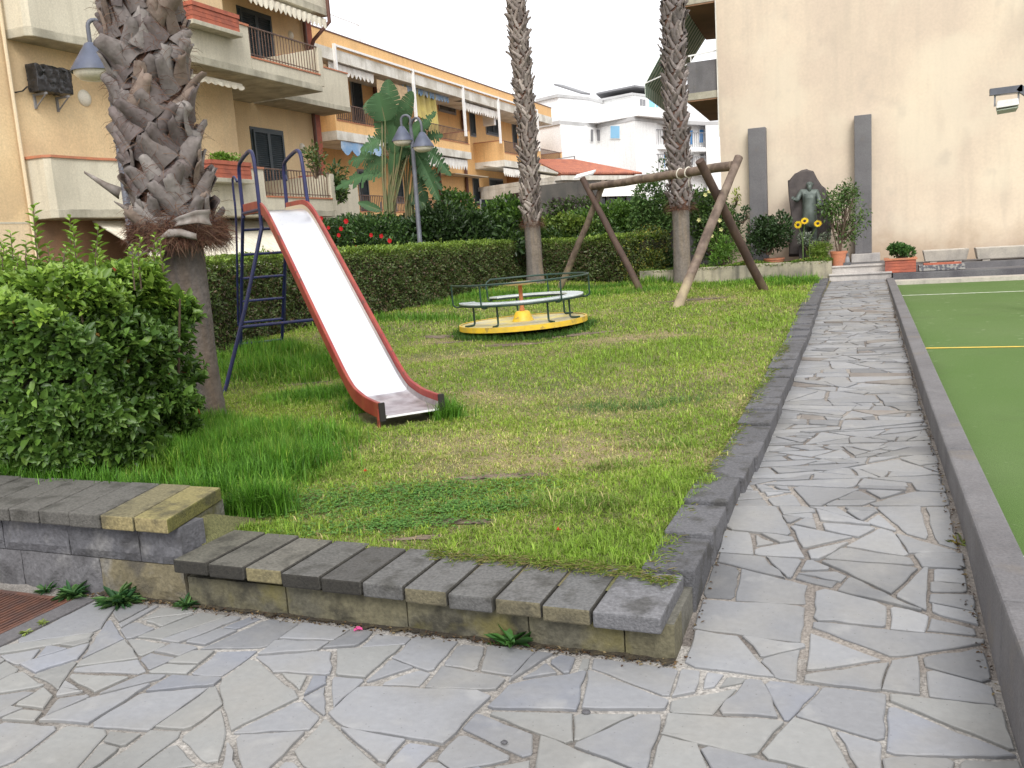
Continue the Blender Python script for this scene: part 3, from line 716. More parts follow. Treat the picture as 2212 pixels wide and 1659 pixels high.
# ================= LAMPS =================
def streetlamp(label,base,top,heads,hr,hh,zb,m,mp,pr_=.05):
    th=thing('street_lamp',label,'street lamp',base,'double-headed street lamps behind the lawn')
    base=Vector(base);top=Vector(top)
    MB().tube([base,base.lerp(top,.33),base.lerp(top,.34),top],[pr_*1.15,pr_*1.1,pr_*.8,pr_*.62],14).build('pole',mp,th,smooth='auto')
    for hc in heads:
        hc=Vector(hc); d=Vector((hc.x-top.x,hc.y-top.y,0)); l=d.length; d.normalize()
        pts=[top-Vector((0,0,.25))]
        apex=hc.z+hh
        r_=l/2; zc=max(top.z,apex)+.12
        pts+= [top+d*.02]
        for i in range(9):
            a=math.pi-math.pi*i/8; pts.append(Vector((top.x,top.y,0))+d*(r_+r_*math.cos(a))+Vector((0,0,zc+r_*.95*math.sin(a))))
        pts.append(Vector((hc.x,hc.y,apex)))
        MB().tube(pts,pr_*.42,10).build('arm',mp,th,smooth='auto')
        mb=MB(); mb.lathe([(0,hh),(hr*.16,hh),(hr*.24,hh*.97),(hr*.985,.02),(hr,0),(hr*.97,.0),(hr*.90,.03),(hr*.2,hh*.9)],hc,32)
        sh=mb.build('lamp_shade',m,th,smooth='auto')
        mb=MB(); mb.lathe([(hr*.88,.025),(hr*.85,-.03),(hr*.6,-.085),(0,-.11)],hc,24); mb.build('bulb_cover',M['lampglass'],sh,smooth=True)
pb=AY(908,540,17.2); ptp=AY(889,292,17.2)
streetlamp('slate blue double street lamp with two cone shades in front of the banana-like plant',(pb.x,pb.y,.3),(ptp.x,pb.y,ptp.z),[AY(870,305,17.15),AY(914,318,17.0)],.235,.31,0,M['bluepost'],M['greypost'],.065)
p1=AY(238,170,8.6)
streetlamp('blue enamel cone street lamp half hidden behind the shaggy trunk of the near palm',(p1.x,8.6,.3),(p1.x,8.6,AY(238,80,8.6).z),[AY(203,156,8.45),AY(262,160,8.9)],.265,.34,0,M['bluepost'],M['greypost'],.06)
# floodlight
fl=thing('floodlight','grey box floodlight hanging under a dark steel arm in front of the beige wall','floodlight',(1.9,12.,.2))
zA=AY(2180,195,12.).z
mb=MB(); mb.bar((1.27,12,zA),(1.60,12,zA+.005),.075,.075); mb.bar((1.56,12,zA+.02),(1.78,12,zA-.16),.075,.075); mb.tube([(1.80,12,.15),(1.80,12,zA-.13)],.05,12); mb.build('arm',M['greypost'],fl)
mb=MB()
fx,fz=1.45,zA-.165
vs=[(fx-.11,11.93,fz+.055),(fx+.11,11.93,fz+.06),(fx+.085,12.13,fz+.075),(fx-.085,12.13,fz+.07),(fx-.13,11.86,fz-.035),(fx+.11,11.86,fz-.02),(fx+.11,12.10,fz-.04),(fx-.10,12.10,fz-.055)]
mb.add(vs,[(0,1,2,3),(7,6,5,4),(0,4,5,1),(1,5,6,2),(2,6,7,3),(3,7,4,0)]); mb.build('housing',mat('floodlight_grey',(.5,.49,.46),.5,bump=.03),fl,bevel=.012)
mb=MB(); mb.add([(fx-.12,11.865,fz-.05),(fx+.10,11.865,fz-.035),(fx+.10,12.08,fz-.06),(fx-.09,12.08,fz-.073)],[(0,1,2,3)]); mb.prism([Vector(p) for p in [(fx-.12,11.87,fz-.052),(fx+.10,11.87,fz-.037),(fx+.10,12.08,fz-.062),(fx-.09,12.08,fz-.075)]],(0,0,-.012)); mb.build('lens',mat('lamp_lens',(.30,.34,.27),.25,bump=0),fl)
mb=MB()
for x in(fx-.125,fx+.115): mb.bar((x,12,zA-.035),(x,12,fz),.008,.02)
mb.bar((fx-.129,12,zA-.045),(fx+.119,12,zA-.045),.02,.006); mb.build('bracket',M['greyiron'],fl)
# ================= BUILDINGS =================
K1=.36664
def Z1(x,y): return x*K1,y*K1                 # crop of the left part
def Z2(x,y): return 663.6+x*K1,y*K1           # crop of the middle part
def Q4(x,y): return (1600+x/3.687)*k_,(250+y/3.687)*k_
def S3(x,y): return (1900+x/1.952)*k_,y/1.952*k_
def B(*a): return MB().box(*a)
def shutter(par,x,y0,y1,z0,z1,m='dkgreen',leaves=2,name='shutter_door',frame=None):
    """louvred shutter standing on a wall that faces +x"""
    mb=MB(); f=.07; mb.box(x,x+.05,y0,y1,z1-f,z1); mb.box(x,x+.05,y0,y1,z0,z0+.1)
    w_=(y1-y0)/leaves
    for i in range(leaves):
        a=y0+i*w_; b=a+w_
        mb.box(x,x+.048,a,a+.065,z0+.101,z1-f-.001); mb.box(x,x+.048,b-.065,b-.002,z0+.101,z1-f-.001)
        z=z0+.13
        while z<z1-f-.03:
            mb.bar((x+.008,(a+b)/2,z),(x+.008,(a+b)/2+.0001,z),.01) if False else mb.add([(x+.004,a+.066,z+.045),(x+.004,b-.066,z+.045),(x+.036,b-.066,z),(x+.036,a+.066,z),(x+.004,a+.066,z+.035),(x+.004,b-.066,z+.035)],[(0,3,2,1),(3,4,5,2)])
            z+=.06
        mb.box(x,x+.005,a+.065,b-.065,z0+.1,z1-f)
    return mb.build(name,M[m],par,fix=False)
def railing(par,X,y0,y1,z0,z1,step=.12,m='iron',r=.008,name='railing',ends=()):
    mb=MB(); mb.box(X-.02,X+.02,y0,y1,z1-.03,z1); mb.box(X-.012,X+.012,y0,y1,z0+.06,z0+.08)
    y=y0+step/2
    while y<y1: mb.box(X-r,X+r,y-r,y+r,z0,z1-.03); y+=step
    return mb.build(name,M[m],par)
def valance(par,X,y0,y1,z1,h,m='fabric',name='awning_valance',dz=0,step=.22):
    """scalloped strip hanging in the plane x=X"""
    mb=MB(); n=max(4,int((y1-y0)/step))*6; vs=[]
    for i in range(n+1):
        t=i/n; y=y0+(y1-y0)*t; z=z1+dz*t; s_=abs(math.sin(math.pi*(i/6.)))
        xo=X+.015*math.sin(i*.9)
        vs+=[(xo,y,z),(xo,y,z-h*(.55+.45*s_)),(xo-.012,y,z-h*(.55+.45*s_)),(xo-.012,y,z)]
    fs=[(4*i+j,4*i+(j+1)%4,4*i+4+(j+1)%4,4*i+4+j) for i in range(n) for j in range(4)]
    mb.add(vs,fs); return mb.build(name,M[m],par)
def brickbox(par,x0,x1,y0,y1,z0,z1,name='brick_planter',courses=4):
    mb=MB(); h=(z1-z0)/courses
    for i in range(courses):
        o_=.0 if i<courses-1 else .02
        mb.box(x0-o_,x1+o_,y0-o_,y1+o_,z0+i*h+.003,z0+(i+1)*h-.006)
    mb.box(x0+.012,x1-.012,y0+.012,y1-.012,z0,z1-.02)
    return mb.build(name,M['brick'],par)
def wall_lamp(par,x,y,z,r=.13):
    mb=MB(); mb.lathe([(0,.075),(r*.45,.068),(r*.8,.045),(r,.012),(r,0)],(x,y,z),20,Matrix.Rotation(math.pi/2,4,'Y')); return mb.build('wall_lamp',M['lampglass'],par,smooth='auto')
# ---- left ochre apartment block ----
b1=thing('apartment_building','ochre apartment block on the left with curved grey balconies, brick planters and dark shutters','building',(-18,16,0))
XL,XR=-15.2,-16.5
mb=MB(); mb.box(-26,XL,2,19.2,-.3,12.6); mb.box(-26,XR,19.2,25.0,-.3,12.6); mb.build('wall',M['wall1'],b1)
B(XL,XL+.006,2,12.75,-.3,2.50).build('lower_wall',M['wall1b'],b1)
B(XL,XL+.012,2,12.75,2.50,2.535).build('string_course',M['conc'],b1)
B(XL,XL+.004,12.76,19.2,-.3,2.56).build('shaded_wall',M['brown_in'],b1)  # brown sheet over the ochre wall, under-balcony shade put into its colour
def balcony(zb,zt,lowz,name='balcony'):
    # plan outline of the front (x,y), curved left end
    out=[(XL,12.75),(-14.75,12.78),(-14.62,12.86),(-14.60,13.4),(-14.55,13.9),(-14.42,14.5),(-14.2,15.1),(-14.03,15.6),(-14.0,16.0)]
    hi=out+[(-14.0,18.55)]
    slab=hi+[(-14.0,21.55),(XR,21.55),(XR,19.25),(XL,19.15)]
    p=MB(); p.prism([Vector((x,y,zb)) for x,y in slab],(0,0,.17)); o=p.build(name,M['conc_edge'],b1,bevel=.015)
    def ribbon(pts,z0,z1,th,nm,m,par,outset=0.):
        mb=MB(); vs=[]
        for i,(x,y) in enumerate(pts):
            a=Vector(pts[max(0,i-1)]);b=Vector(pts[min(len(pts)-1,i+1)]); d=(b-a).normalized(); nn=Vector((d.y,-d.x))
            if nn.x<0 and abs(nn.x)>.2: nn=-nn
            if abs(nn.x)<=.2: nn=Vector((0,-1))
            q0=Vector((x,y))+nn*outset; q1=Vector((x,y))-nn*th
            vs+=[(q0.x,q0.y,z0),(q1.x,q1.y,z0),(q1.x,q1.y,z1),(q0.x,q0.y,z1)]
        n=len(pts); mb.add(vs,[(4*i+j,4*i+(j+1)%4,4*i+4+(j+1)%4,4*i+4+j) for i in range(n-1) for j in range(4)]+[(3,2,1,0),tuple(4*n-4+j for j in range(4))])
        return mb.build(nm,m,par)
    ribbon(hi,zb+.171,zt-.05,.12,'parapet',M['conc'],o,-.012)
    ribbon(hi,zt-.049,zt,.16,'parapet_cap',M['terracotta'],o,.02)
    ribbon([(-14.0,18.56),(-14.0,21.5)],zb+.171,lowz-.04,.12,'low_parapet',M['conc'],o,-.012)
    ribbon([(-14.0,18.56),(-14.0,21.5)],lowz-.039,lowz,.15,'low_parapet_cap',M['terracotta'],o,.01)
    mb=MB(); mb.box(-14.13,-14.012,21.505,21.62,zb+.171,zt-.02); mb.box(XR,-14.02,21.622,21.70,zb+.171,zt-.03); mb.build('end_parapet',M['conc'],o)
    railing(o,-14.06,18.57,21.5,lowz,zt,.125)
    mb=MB(); yy0=21.44; x=-14.2
    return o
bl=balcony(2.57,3.77,3.08); bu=balcony(5.95,7.15,6.42)
# second, set back balconies at the far end
for zb,zt in ((2.57,3.77),(5.96,7.17)):
    o=B(XR+.01,-15.4,21.72,25.2,zb,zb+.15).build('balcony',M['conc_edge'],b1,bevel=.01)
    mb=MB(); mb.box(-15.53,-15.412,21.74,25.19,zb+.151,zt-.04); mb.box(XR+.01,-15.54,25.07,25.19,zb+.151,zt-.04); mb.build('parapet',M['conc'],o)
    B(-15.56,-15.39,21.74,25.21,zt-.039,zt).build('parapet_cap',M['terracotta'],o)
    brickbox(o,-15.38,-15.12,22.0,23.0,zt-.30,zt+.06)
# brick flower boxes on the long balconies
for zt,par,ya,yb in ((7.15,bu,16.3,17.85),(3.77,bl,16.3,17.7)):
    brickbox(par,-13.98,-13.72,ya,yb,zt-.36,zt+.04)
    B(-13.985,-13.68,ya-.06,yb+.06,zt-.46,zt-.362).build('planter_shelf',M['conc_edge'],par,bevel=.01)
# top balcony
o=B(-26,-15.8,19.0,25.05,8.90,9.12).build('balcony',M['conc_edge'],b1,bevel=.01)
B(-15.93,-15.812,19.0,25.04,9.121,10.2).build('parapet',M['conc'],o)
B(-15.8,-14.5,12.75,19.4,9.33,9.5).build('balcony',M['conc_edge'],b1,bevel=.01)
# shutters, lamps, pipes
for z0,z1 in ((2.76,5.22),(6.14,8.52)):
    B(XR,XR+.02,21.42,22.98,z0,z1+.08).build('door_frame',M['dkgreen'],b1)
    shutter(b1,XR+.021,21.5,22.9,z0,z1)
    wall_lamp(b1,XR,23.9,(z1+z0)/2+.9)
p=AX(*Z1(497,578),XL); wall_lamp(b1,XL,p.y,p.z,.17)
mb=MB()
a=AX(*Z1(20,0),XL+.07); c=AX(*Z1(208,1420),XL+.07)
pts=[(XL+.07,a.y,12),(XL+.07,a.y,a.z),(XL+.07,c.y,c.z),(XL+.07,c.y,.1)]
mb.tube([(XL+.07,12.78-.12,12.),(XL+.07,12.66,.1)],.035,8); mb.build('drain_pipe',M['pipe_cr'],b1,smooth='auto')
mb=MB(); mb.tube([(XR+.1,24.55,12),(XR+.1,24.55,.1)],.06,8); mb.build('drain_pipe',M['pipe_br'],b1,smooth='auto')
mb=MB(); mb.tube([(-15.7,24.9,10.2),(-15.7,24.9,8.7),(-16.2,24.7,8.2),(-16.35,24.6,7.8)],.06,8); mb.build('drain_pipe',M['pipe_br'],b1,smooth='auto')
B(XR,XR+.06,24.72,24.98,-.3,12).build('brick_pilaster',M['brick'],b1)
# awnings
a=AX(*Z1(1385,0),-15.7); c=AX(*Z1(1800,110),-15.7)
aw=thing('awning','cream scalloped awning rolled out under the top balcony of the ochre building','awning',(-15.8,22,8.6),'awnings on the ochre building')
valance(aw,-15.45,20.6,24.35,8.62,.30)
mb=MB(); mb.add([(-16.4,20.6,8.88),(-16.4,24.35,8.88),(-15.45,24.35,8.63),(-15.45,20.6,8.63)],[(0,1,2,3)]); mb.prism([Vector(p) for p in [(-16.4,20.6,8.87),(-16.4,24.35,8.87),(-15.45,24.35,8.62),(-15.45,20.6,8.62)]],(0,0,-.01)); mb.build('canopy',M['fabric'],aw)
aw=thing('awning','rolled up cream awning tucked under the upper curved balcony behind the near palm','awning',(-14.3,16.5,5.6),'awnings on the ochre building')
mb=MB(); mb.tube([(-14.3,15.6,5.72),(-14.3,18.4,5.72)],.07,10); mb.build('roll',M['fabric'],aw,smooth='auto')
valance(aw,-14.2,15.6,18.4,5.70,.10)
aw=thing('awning','large pale ribbed ground floor awning spread out behind the slide ladder','awning',(-14.2,17.5,2.1),'awnings on the ochre building')
mb=MB(); n=70; vs=[]
for i in range(n+1):
    y=13.9+(19.9-13.9)*i/n; dz=.025*(i%2)
    vs+=[(-14.9,y,2.53+dz*.2),(-12.9,y,1.42+dz),(-12.9,y,1.40+dz),(-14.9,y,2.51)]
mb.add(vs,[(4*i+j,4*i+(j+1)%4,4*i+4+(j+1)%4,4*i+4+j) for i in range(n) for j in range(4)]); mb.build('canopy',M['fabric'],aw)
B(-12.92,-12.86,13.88,19.92,1.33,1.41).build('front_bar',M['wmetal'],aw)
fe=MB(); 
y=12.
while y<22: fe.box(-13.3,-13.27,y,y+.09,.1,1.25); y+=.10
o=fe.build('fence',M['fabric'],loc=(-13.3,17,.1)); tag(o,'pale slatted fence below the ribbed awning, behind the clipped hedge','fence')
# AC unit wrapped in plastic
p0,p1_=AX(*Z1(205,365),XL+.34),AX(*Z1(440,580),XL+.34)
ac=thing('air_conditioner','air conditioner wrapped in black plastic on brackets high on the ochre wall','air conditioner',(XL+.25,(p0.y+p1_.y)/2,p1_.z))
yc0,yc1=p0.y,p1_.y; z0,z1=p1_.z+.06,p0.z-.02
mb=MB(); nx,nz=16,12; vs=[]
for s_ in (0,1):
    for j in range(nz+1):
        for i in range(nx+1):
            e=(1 if i in(0,nx) or j in(0,nz) else 0)
            vs.append((XL+.07+.27*s_+(0 if e else rnd.uniform(-.02,.02)) *s_, yc0+(yc1-yc0)*i/nx+(rnd.uniform(-.015,.015)),z0+(z1-z0)*j/nz+rnd.uniform(-.015,.015)))
k2=(nx+1)*(nz+1); fs=[]
for j in range(nz):
    for i in range(nx):
        a=j*(nx+1)+i; fs+= [(k2+a,k2+a+1,k2+a+nx+2,k2+a+nx+1),(a+nx+1,a+nx+2,a+1,a)]
for i in range(nx): a=i; fs.append((a,a+1,k2+a+1,k2+a)); a=nz*(nx+1)+i; fs.append((a+1,a,k2+a,k2+a+1))
for j in range(nz): a=j*(nx+1); fs.append((a+nx+1,a,k2+a,k2+a+nx+1)); a+=nx; fs.append((a,a+nx+1,k2+a+nx+1,k2+a))
mb.add(vs,fs); mb.build('plastic_wrap',M['blackplastic'],ac,bevel=.02,smooth='auto')
for y in(yc0+.15,yc1-.15):
    mb=MB(); mb.box(XL,XL+.36,y-.02,y+.02,z0-.06,z0-.02); mb.box(XL,XL+.04,y-.02,y+.02,z0-.3,z0-.061); mb.bar((XL+.03,y,z0-.28),(XL+.33,y,z0-.06),.02); mb.build('bracket',M['greyiron'],ac)
mb=MB(); mb.tube([(XL+.05,yc0,z0+.1),(XL+.05,yc0-.12,z0),(XL+.05,yc0-.3,z0-.05),(XL+.06,12.66,z0-.03)],.014,6); mb.build('cable',M['dark'],ac)
# ---- orange building ----
b2=thing('apartment_building','long apricot two-storey apartment building with white slab edges and pergola poles','building',(-22,42,0))
XF,XW=-18.8,-20.6
YE=54.6
mb=MB(); mb.box(-34,XW,25.3,YE,-.3,8.95); mb.build('wall',M['orange'],b2)
mb=MB(); mb.box(-34,XF-.02,25.3,YE+.15,9.18,9.74); mb.build('roof_parapet',M['orange'],b2)
B(-34,XF,25.2,YE+.2,9.741,9.79).build('roof_edge',M['pipe_br'],b2)
B(-34,XF+.0,25.3,YE+.18,8.74,9.179).build('cornice',M['whitetrim'],b2)
def bal2(zb,y0,y1,lowfrac,seg_rail,x=XF,hi=1.28):
    o=B(XW,x,y0,y1,zb,zb+.34).build('balcony',M['whitetrim'],b2)
    mb=MB(); mb.box(XW,x-.02,y0+.012,y0+.12,zb+.341,zb+hi+.1); mb.box(XW,x-.02,y1-.12,y1-.012,zb+.341,zb+hi+.1)
    mb.box(x-.12,x-.022,y0+.121,y1-.121,zb+.341,zb+.72)
    for a,b in seg_rail: mb.box(x-.115,x-.018,a,b,zb+.721,zb+hi+.08)
    mb.build('parapet',M['orange'],o)
    mb=MB(); mb.box(XW,x+.0,y0-.01,y0+.14,zb+hi+.101,zb+hi+.14); mb.box(XW,x+.0,y1-.14,y1+.01,zb+hi+.101,zb+hi+.14); mb.build('parapet_cap',M['terracotta'],o)
    B(x-.14,x,y0+.141,y1-.141,zb+.7205,zb+.75).build('low_parapet_cap',M['terracotta'],o)
    ys=y0+.14
    for a,b in sorted(seg_rail)+[(y1-.14,y1)]:
        if a-ys>.3: railing(o,x-.07,ys,a,zb+.75,zb+hi+.12,.14,r=.012)
        ys=b
    return o
bal2(5.82,29.6,41.9,0,[]); bal2(5.72,46.3,56.4,0,[(51.2,52.3)])
bal2(2.40,29.6,41.9,0,[]); bal2(2.30,46.3,54.3,0,[])
# lower terrace wing at the far end
o=B(-24,XF-.3,56.45,60.3,5.35,5.75).build('terrace_wing',M['whitetrim'],b2); B(-24,XF-.42,56.5,60.25,5.751,6.05).build('parapet',M['orange'],o); railing(o,XF-.5,56.5,60.2,6.05,6.95,.2,r=.015)
B(XW-.02,XF-1.0,41.95,46.25,5.2,5.24).build('ceiling_slab',M['soffit'],b2)  # thin cream ceiling slab in the gap between the balconies
mb=MB(); mb.box(XW,XW+.5,53.9,54.58,-.3,8.7); mb.box(XW,XF-.4,50.9,51.3,2.6,5.7); mb.build('pillar',M['orange_d'],b2)
def shut2(x0,x1,y0,y1,leaves=1,fr='dkgreen'):
    a=AX(*Z2(x0,y0),XW); b=AX(*Z2(x1,y1),XW)
    z1=a.z; z0=min(b.z,z1-.4)
    B(XW,XW+.03,a.y-.1,b.y+.1,z0-.08,z1+.1).build('window_frame',M['greyiron'],b2)
    shutter(b2,XW+.031,a.y,b.y,z0,z1,leaves=leaves,name='shutter')
shut2(255,330,462,720); shut2(955,990,655,800); shut2(1050,1130,678,800,2)
shut2(975,1015,1048,1205); shut2(1075,1155,1058,1180,2); shut2(300,370,1010,1280); shut2(520,565,1040,1190)
shut2(1205,1235,700,870); shut2(1225,1262,1075,1240)
def glass2(x0,x1,y0,y1):
    a=AX(*Z2(x0,y0),XW); b=AX(*Z2(x1,y1),XW)
    o=B(XW,XW+.05,a.y-.12,b.y+.12,b.z-.12,a.z+.12).build('window',M['greyiron'],b2); B(XW+.03,XW+.06,a.y,b.y,b.z,a.z).build('pane',M['glass'],o)
glass2(775,868,605,665); glass2(810,905,1140,1195); 
for (x,y0,y1) in ((395,440,640),(742,530,760),(910,580,740),(938,1000,1200),(780,1010,1180)):
    a=AX(*Z2(x,y0),XW+.15); MB().tube([(XW+.12,a.y,8.8 if y0<900 else 5.8),(XW+.12,a.y,6.0 if y0<900 else 2.6)],.09,6).build('drain_pipe',M['pipe_br'],b2)
# pergola poles
mb=MB()
zt=9.35
pp=[(-18.75,29.9),(-18.75,36.1),(-18.75,41.3),(-18.75,45.8),(-18.75,51.9)]
for x,y in pp: mb.bar((x,y,6.9),(x,y,zt-.0),.11)
for (xa,ya),(xb,yb) in zip(pp[:-1],pp[1:]): mb.bar((xa,ya+.06,zt-.05),(xb,yb-.06,zt-.05),.08)
for x,y in pp: mb.bar((x-.06,y,zt-.05),(XW+.4,y,zt-.25),.07)
mb.bar((-20.2,29.9,9.05),(-20.2,36,9.05),.07)
mb.build('pergola_frame',M['wmetal'],b2)
# awnings of the orange building
A2=[('white scalloped awning at the near end of the apricot building',29.7,33.0,8.70,.38,'fabric_w',-18.95),
    ('white scalloped awning over the dark shutters in the middle of the apricot building',41.8,46.4,8.62,.42,'fabric_w',-18.95),
    ('blue and white scalloped awning behind the two pergola posts',35.9,40.6,8.72,.28,'fabric_b',-19.2),
    ('cream scalloped awning under the projecting balcony of the apricot building',46.2,49.5,5.62,.45,'fabric_w',-18.85),
    ('cream awning hanging below the far terrace of the apricot building, behind the middle palm',51.0,56.3,5.5,.62,'fabric',-18.7),
    ('white flat awning below the long balcony, behind the street lamp',37.0,41.6,5.75,.5,'fabric_w',-18.9)]
for lab,ya,yb,z,h,m,x in A2:
    aw=thing('awning',lab,'awning',(x,(ya+yb)/2,z),'awnings on the apricot building')
    valance(aw,x,ya,yb,z,h,m,step=.3)
    mb=MB(); mb.prism([Vector(p) for p in [(x-1.2,ya,z+.25),(x-1.2,yb,z+.25),(x,yb,z+.01),(x,ya,z+.01)]],(0,0,-.012)); mb.build('canopy',M[m],aw)
aw=thing('tarpaulin','blue tarpaulin hanging under the near balcony of the apricot building','tarpaulin',(XF+.05,31.5,5.6))
valance(aw,XF-.05,29.9,33.0,5.80,.52,'fabric_b',name='sheet',step=1.2)
# yellow curtain behind the pergola
mb=MB(); n=24; vs=[]
for i in range(n+1):
    t=i/n; y=36.0+3.1*t; x=-19.3+.10*math.sin(i*1.4); vs+=[(x,y,8.8-.1*math.sin(t*3)),(x+.1,y-.5*(1-t)*0,8.8-(2.6*t**.8 if t<.9 else 2.3)-.1)]
for i in range(n+1): a=vs[2*i]; b=vs[2*i+1]; 
mb.add(vs,[(2*i,2*i+1,2*i+3,2*i+2) for i in range(n)]); o=mb.build('curtain',M['fabric_y'],loc=(-19.3,37.5,8)); so_=o.modifiers.new('s','SOLIDIFY'); so_.thickness=.02
tag(o,'yellow sheet hanging from the white pergola of the apricot building','curtain')
# reed screens
for (ya,yb) in ((26.6,29.5),(33.2,35.8)):
    mb=MB(); y=ya
    while y<yb: mb.box(-18.95,-18.92,y,y+.05,7.1 if ya<30 else 6.9,8.55); y+=.062
    o=mb.build('reed_screen',mat('reed',(.55,.40,.24),.9,(.42,.3,.18),5),loc=(-18.9,ya,7)); tag(o,'reed screen beside the grey balcony end' if ya<30 else 'reed screen beside the yellow hanging sheet','screen','reed screens on the balconies')
# rooftop rail
mb=MB()
for y in (27,30.5,34.): mb.bar((-20,y,9.79),(-20,y,11.0),.04)
mb.bar((-20,27,10.98),(-20,34,10.98),.03); mb.bar((-20,27,10.4),(-20,34,10.4),.02); mb.bar((-20,34,10.98),(-23,34,10.98),.03)
mb.build('roof_rail',M['wmetal'],b2)
o=B(XF-1.0,XF-.35,46.0,46.28,7.95,8.5).build('air_conditioner',M['wmetal'],loc=(XF-.6,46.1,8)); tag(o,'small white air conditioner under the eaves of the apricot building left of the middle palm','air conditioner')
# ---- white apartment complex far behind ----
D4=58.
c4=AD(*Q4(945,335),D4); zc=c4.z
def g4(x,y,z=None): p=G(*Q4(x,y),zc if z is None else z); return Vector((p.x,p.y,0))
P=[g4(-160,440),g4(150,378),g4(440,405),g4(550,420),g4(945,335),g4(1185,366),g4(1720,392),g4(1880,388)]
wb=thing('apartment_building','white stepped apartment complex far behind the orange tiled house','building',(P[4].x,P[4].y,0))
def prismz(poly,z0,z1,name,m,par,extra=None): mb=MB(); mb.prism([Vector((p.x,p.y,z0)) for p in poly],(0,0,z1-z0)); return mb.build(name,m,par)
back=[P[-1]+Vector((2,14,0)),P[0]+Vector((-8,14,0))]
inn=[(P[5]+Vector((.2,1.6,0))),(P[6]+Vector((.2,1.6,0)))]
body=P[:6]+inn+P[6:]+back
prismz(body,-.3,zc-.25,'wall',M['white'],wb)
cen=sum(body,Vector())/len(body)
prismz([cen+(p-cen)*1.012 for p in P+back],zc-.249,zc,'cornice',M['white_edge'],wb)
# tower left
zt_=AD(*Q4(130,95),D4+1.5).z
T=[g4(-100,150,zt_),g4(130,95,zt_),g4(440,125,zt_)]
tb=T+[T[2]+Vector((1,7,0)),T[0]+Vector((0,8,0))]
prismz(tb,zc+.001,zt_-.2,'stair_tower',M['white'],wb); tc=sum(tb,Vector())/len(tb); prismz([tc+(p-tc)*1.04 for p in tb],zt_-.199,zt_,'tower_roof',M['white_edge'],wb)
# upper storey, set back
zp=AD(*Q4(1000,235),D4+.3).z; zu=AD(*Q4(940,82),D4+4).z
PP=[g4(440,305,zp),g4(560,300,zp),g4(985,222,zp),g4(1300,252,zp),g4(1560,300,zp)]
pb_=PP+[PP[-1]+Vector((1,9,0)),PP[0]+Vector((0,9,0))]
prismz(pb_,zc+.002,zp,'terrace_parapet',M['white'],wb)
UU=[g4(550,158,zu),g4(935,82,zu),g4(1075,100,zu),g4(1290,118,zu)]
ub=UU+[UU[-1]+Vector((2,8,0)),UU[0]+Vector((-1,8,0))]
prismz(ub,zp+.001,zu-.15,'upper_storey',M['white'],wb)
uc=sum(ub,Vector())/len(ub); prismz([uc+(p-uc)*1.05 for p in ub],zu-.149,zu,'upper_roof',M['white_edge'],wb)
prismz([uc+(p-uc)*1.09+Vector((0,1.,0)) for p in ub],zu+.5,zu+.62,'solar_panel',M['greyiron'],wb)
mb=MB(); a=G(*Q4(130,-5),zt_+1.7); b=G(*Q4(432,92),zt_+.6); mb.bar(a,b,.9,.12); mb.build('solar_panel',M['greyiron'],wb)
def win4(x0,y0,x1,y1,A,Bp,m,name='window',fr='wmetal',th=.12):
    n=Vector((Bp.y-A.y,A.x-Bp.x,0)).normalized()
    if n.y>0: n=-n
    q=[plane_hit(*Q4(x,y),A,Bp) for x,y in((x0,y1),(x1,y1),(x1,y0),(x0,y0))]
    c=sum(q,Vector())/4
    o=MB().prism([c+(p-c)*1.14+n*.02 for p in q],n*.04).build(name,M[fr],wb)
    MB().prism([p+n*.03 for p in q],n*.05).build('pane',M[m],o); return o
win4(705,440,800,572,P[3],P[4],'sky_glass'); win4(552,478,590,600,P[3],P[4],'greyiron'); win4(472,478,498,608,P[2],P[3],'greyiron')
win4(1003,150,1032,222,UU[1],UU[2],'greyiron'); win4(1038,155,1065,225,UU[1],UU[2],'greyiron')
win4(1105,140,1165,238,UU[2],UU[3],'sky_glass'); win4(1178,135,1200,240,UU[2],UU[3],'sky_glass'); win4(1212,135,1285,240,UU[2],UU[3],'sky_glass')
for (x0,y0,x1,y1,m) in ((1235,450,1300,640,'iron'),(1545,488,1575,640,'blue_paint'),(1650,480,1690,620,'blue_paint'),(1242,730,1275,900,'blue_paint'),(1560,750,1582,860,'greyiron'),(1658,742,1695,850,'greyiron')):
    win4(x0,y0,x1,y1,inn[0],inn[1],m,name='balcony_door')
for (x0,x1,y) in ((1192,1290,640),(1560,1722,668),(1195,1290,905),(1560,1722,925)):
    a=plane_hit(*Q4(x0,y),P[5],P[6]); b=plane_hit(*Q4(x1,y),P[5],P[6]); n=Vector((0,1.3,0))
    o=MB().prism([a,b,b+n,a+n],(0,0,-.3)).build('balcony',M['white'],wb)
    mb=MB(); mb.bar(a+Vector((0,0,1.0)),b+Vector((0,0,1.0)),.05); m_=int((b-a).length/.22)
    for i in range(m_+1): mb.bar(a.lerp(b,i/m_),a.lerp(b,i/m_)+Vector((0,0,1.0)),.03)
    mb.build('railing',M['greyiron'],o)
mb=MB(); 
for x in (438,): a=plane_hit(*Q4(x,440),P[1],P[2]); mb.tube([(a.x,a.y-.2,0),(a.x,a.y-.2,a.z)],.12,6)
mb.build('drain_pipe',M['white'],wb)
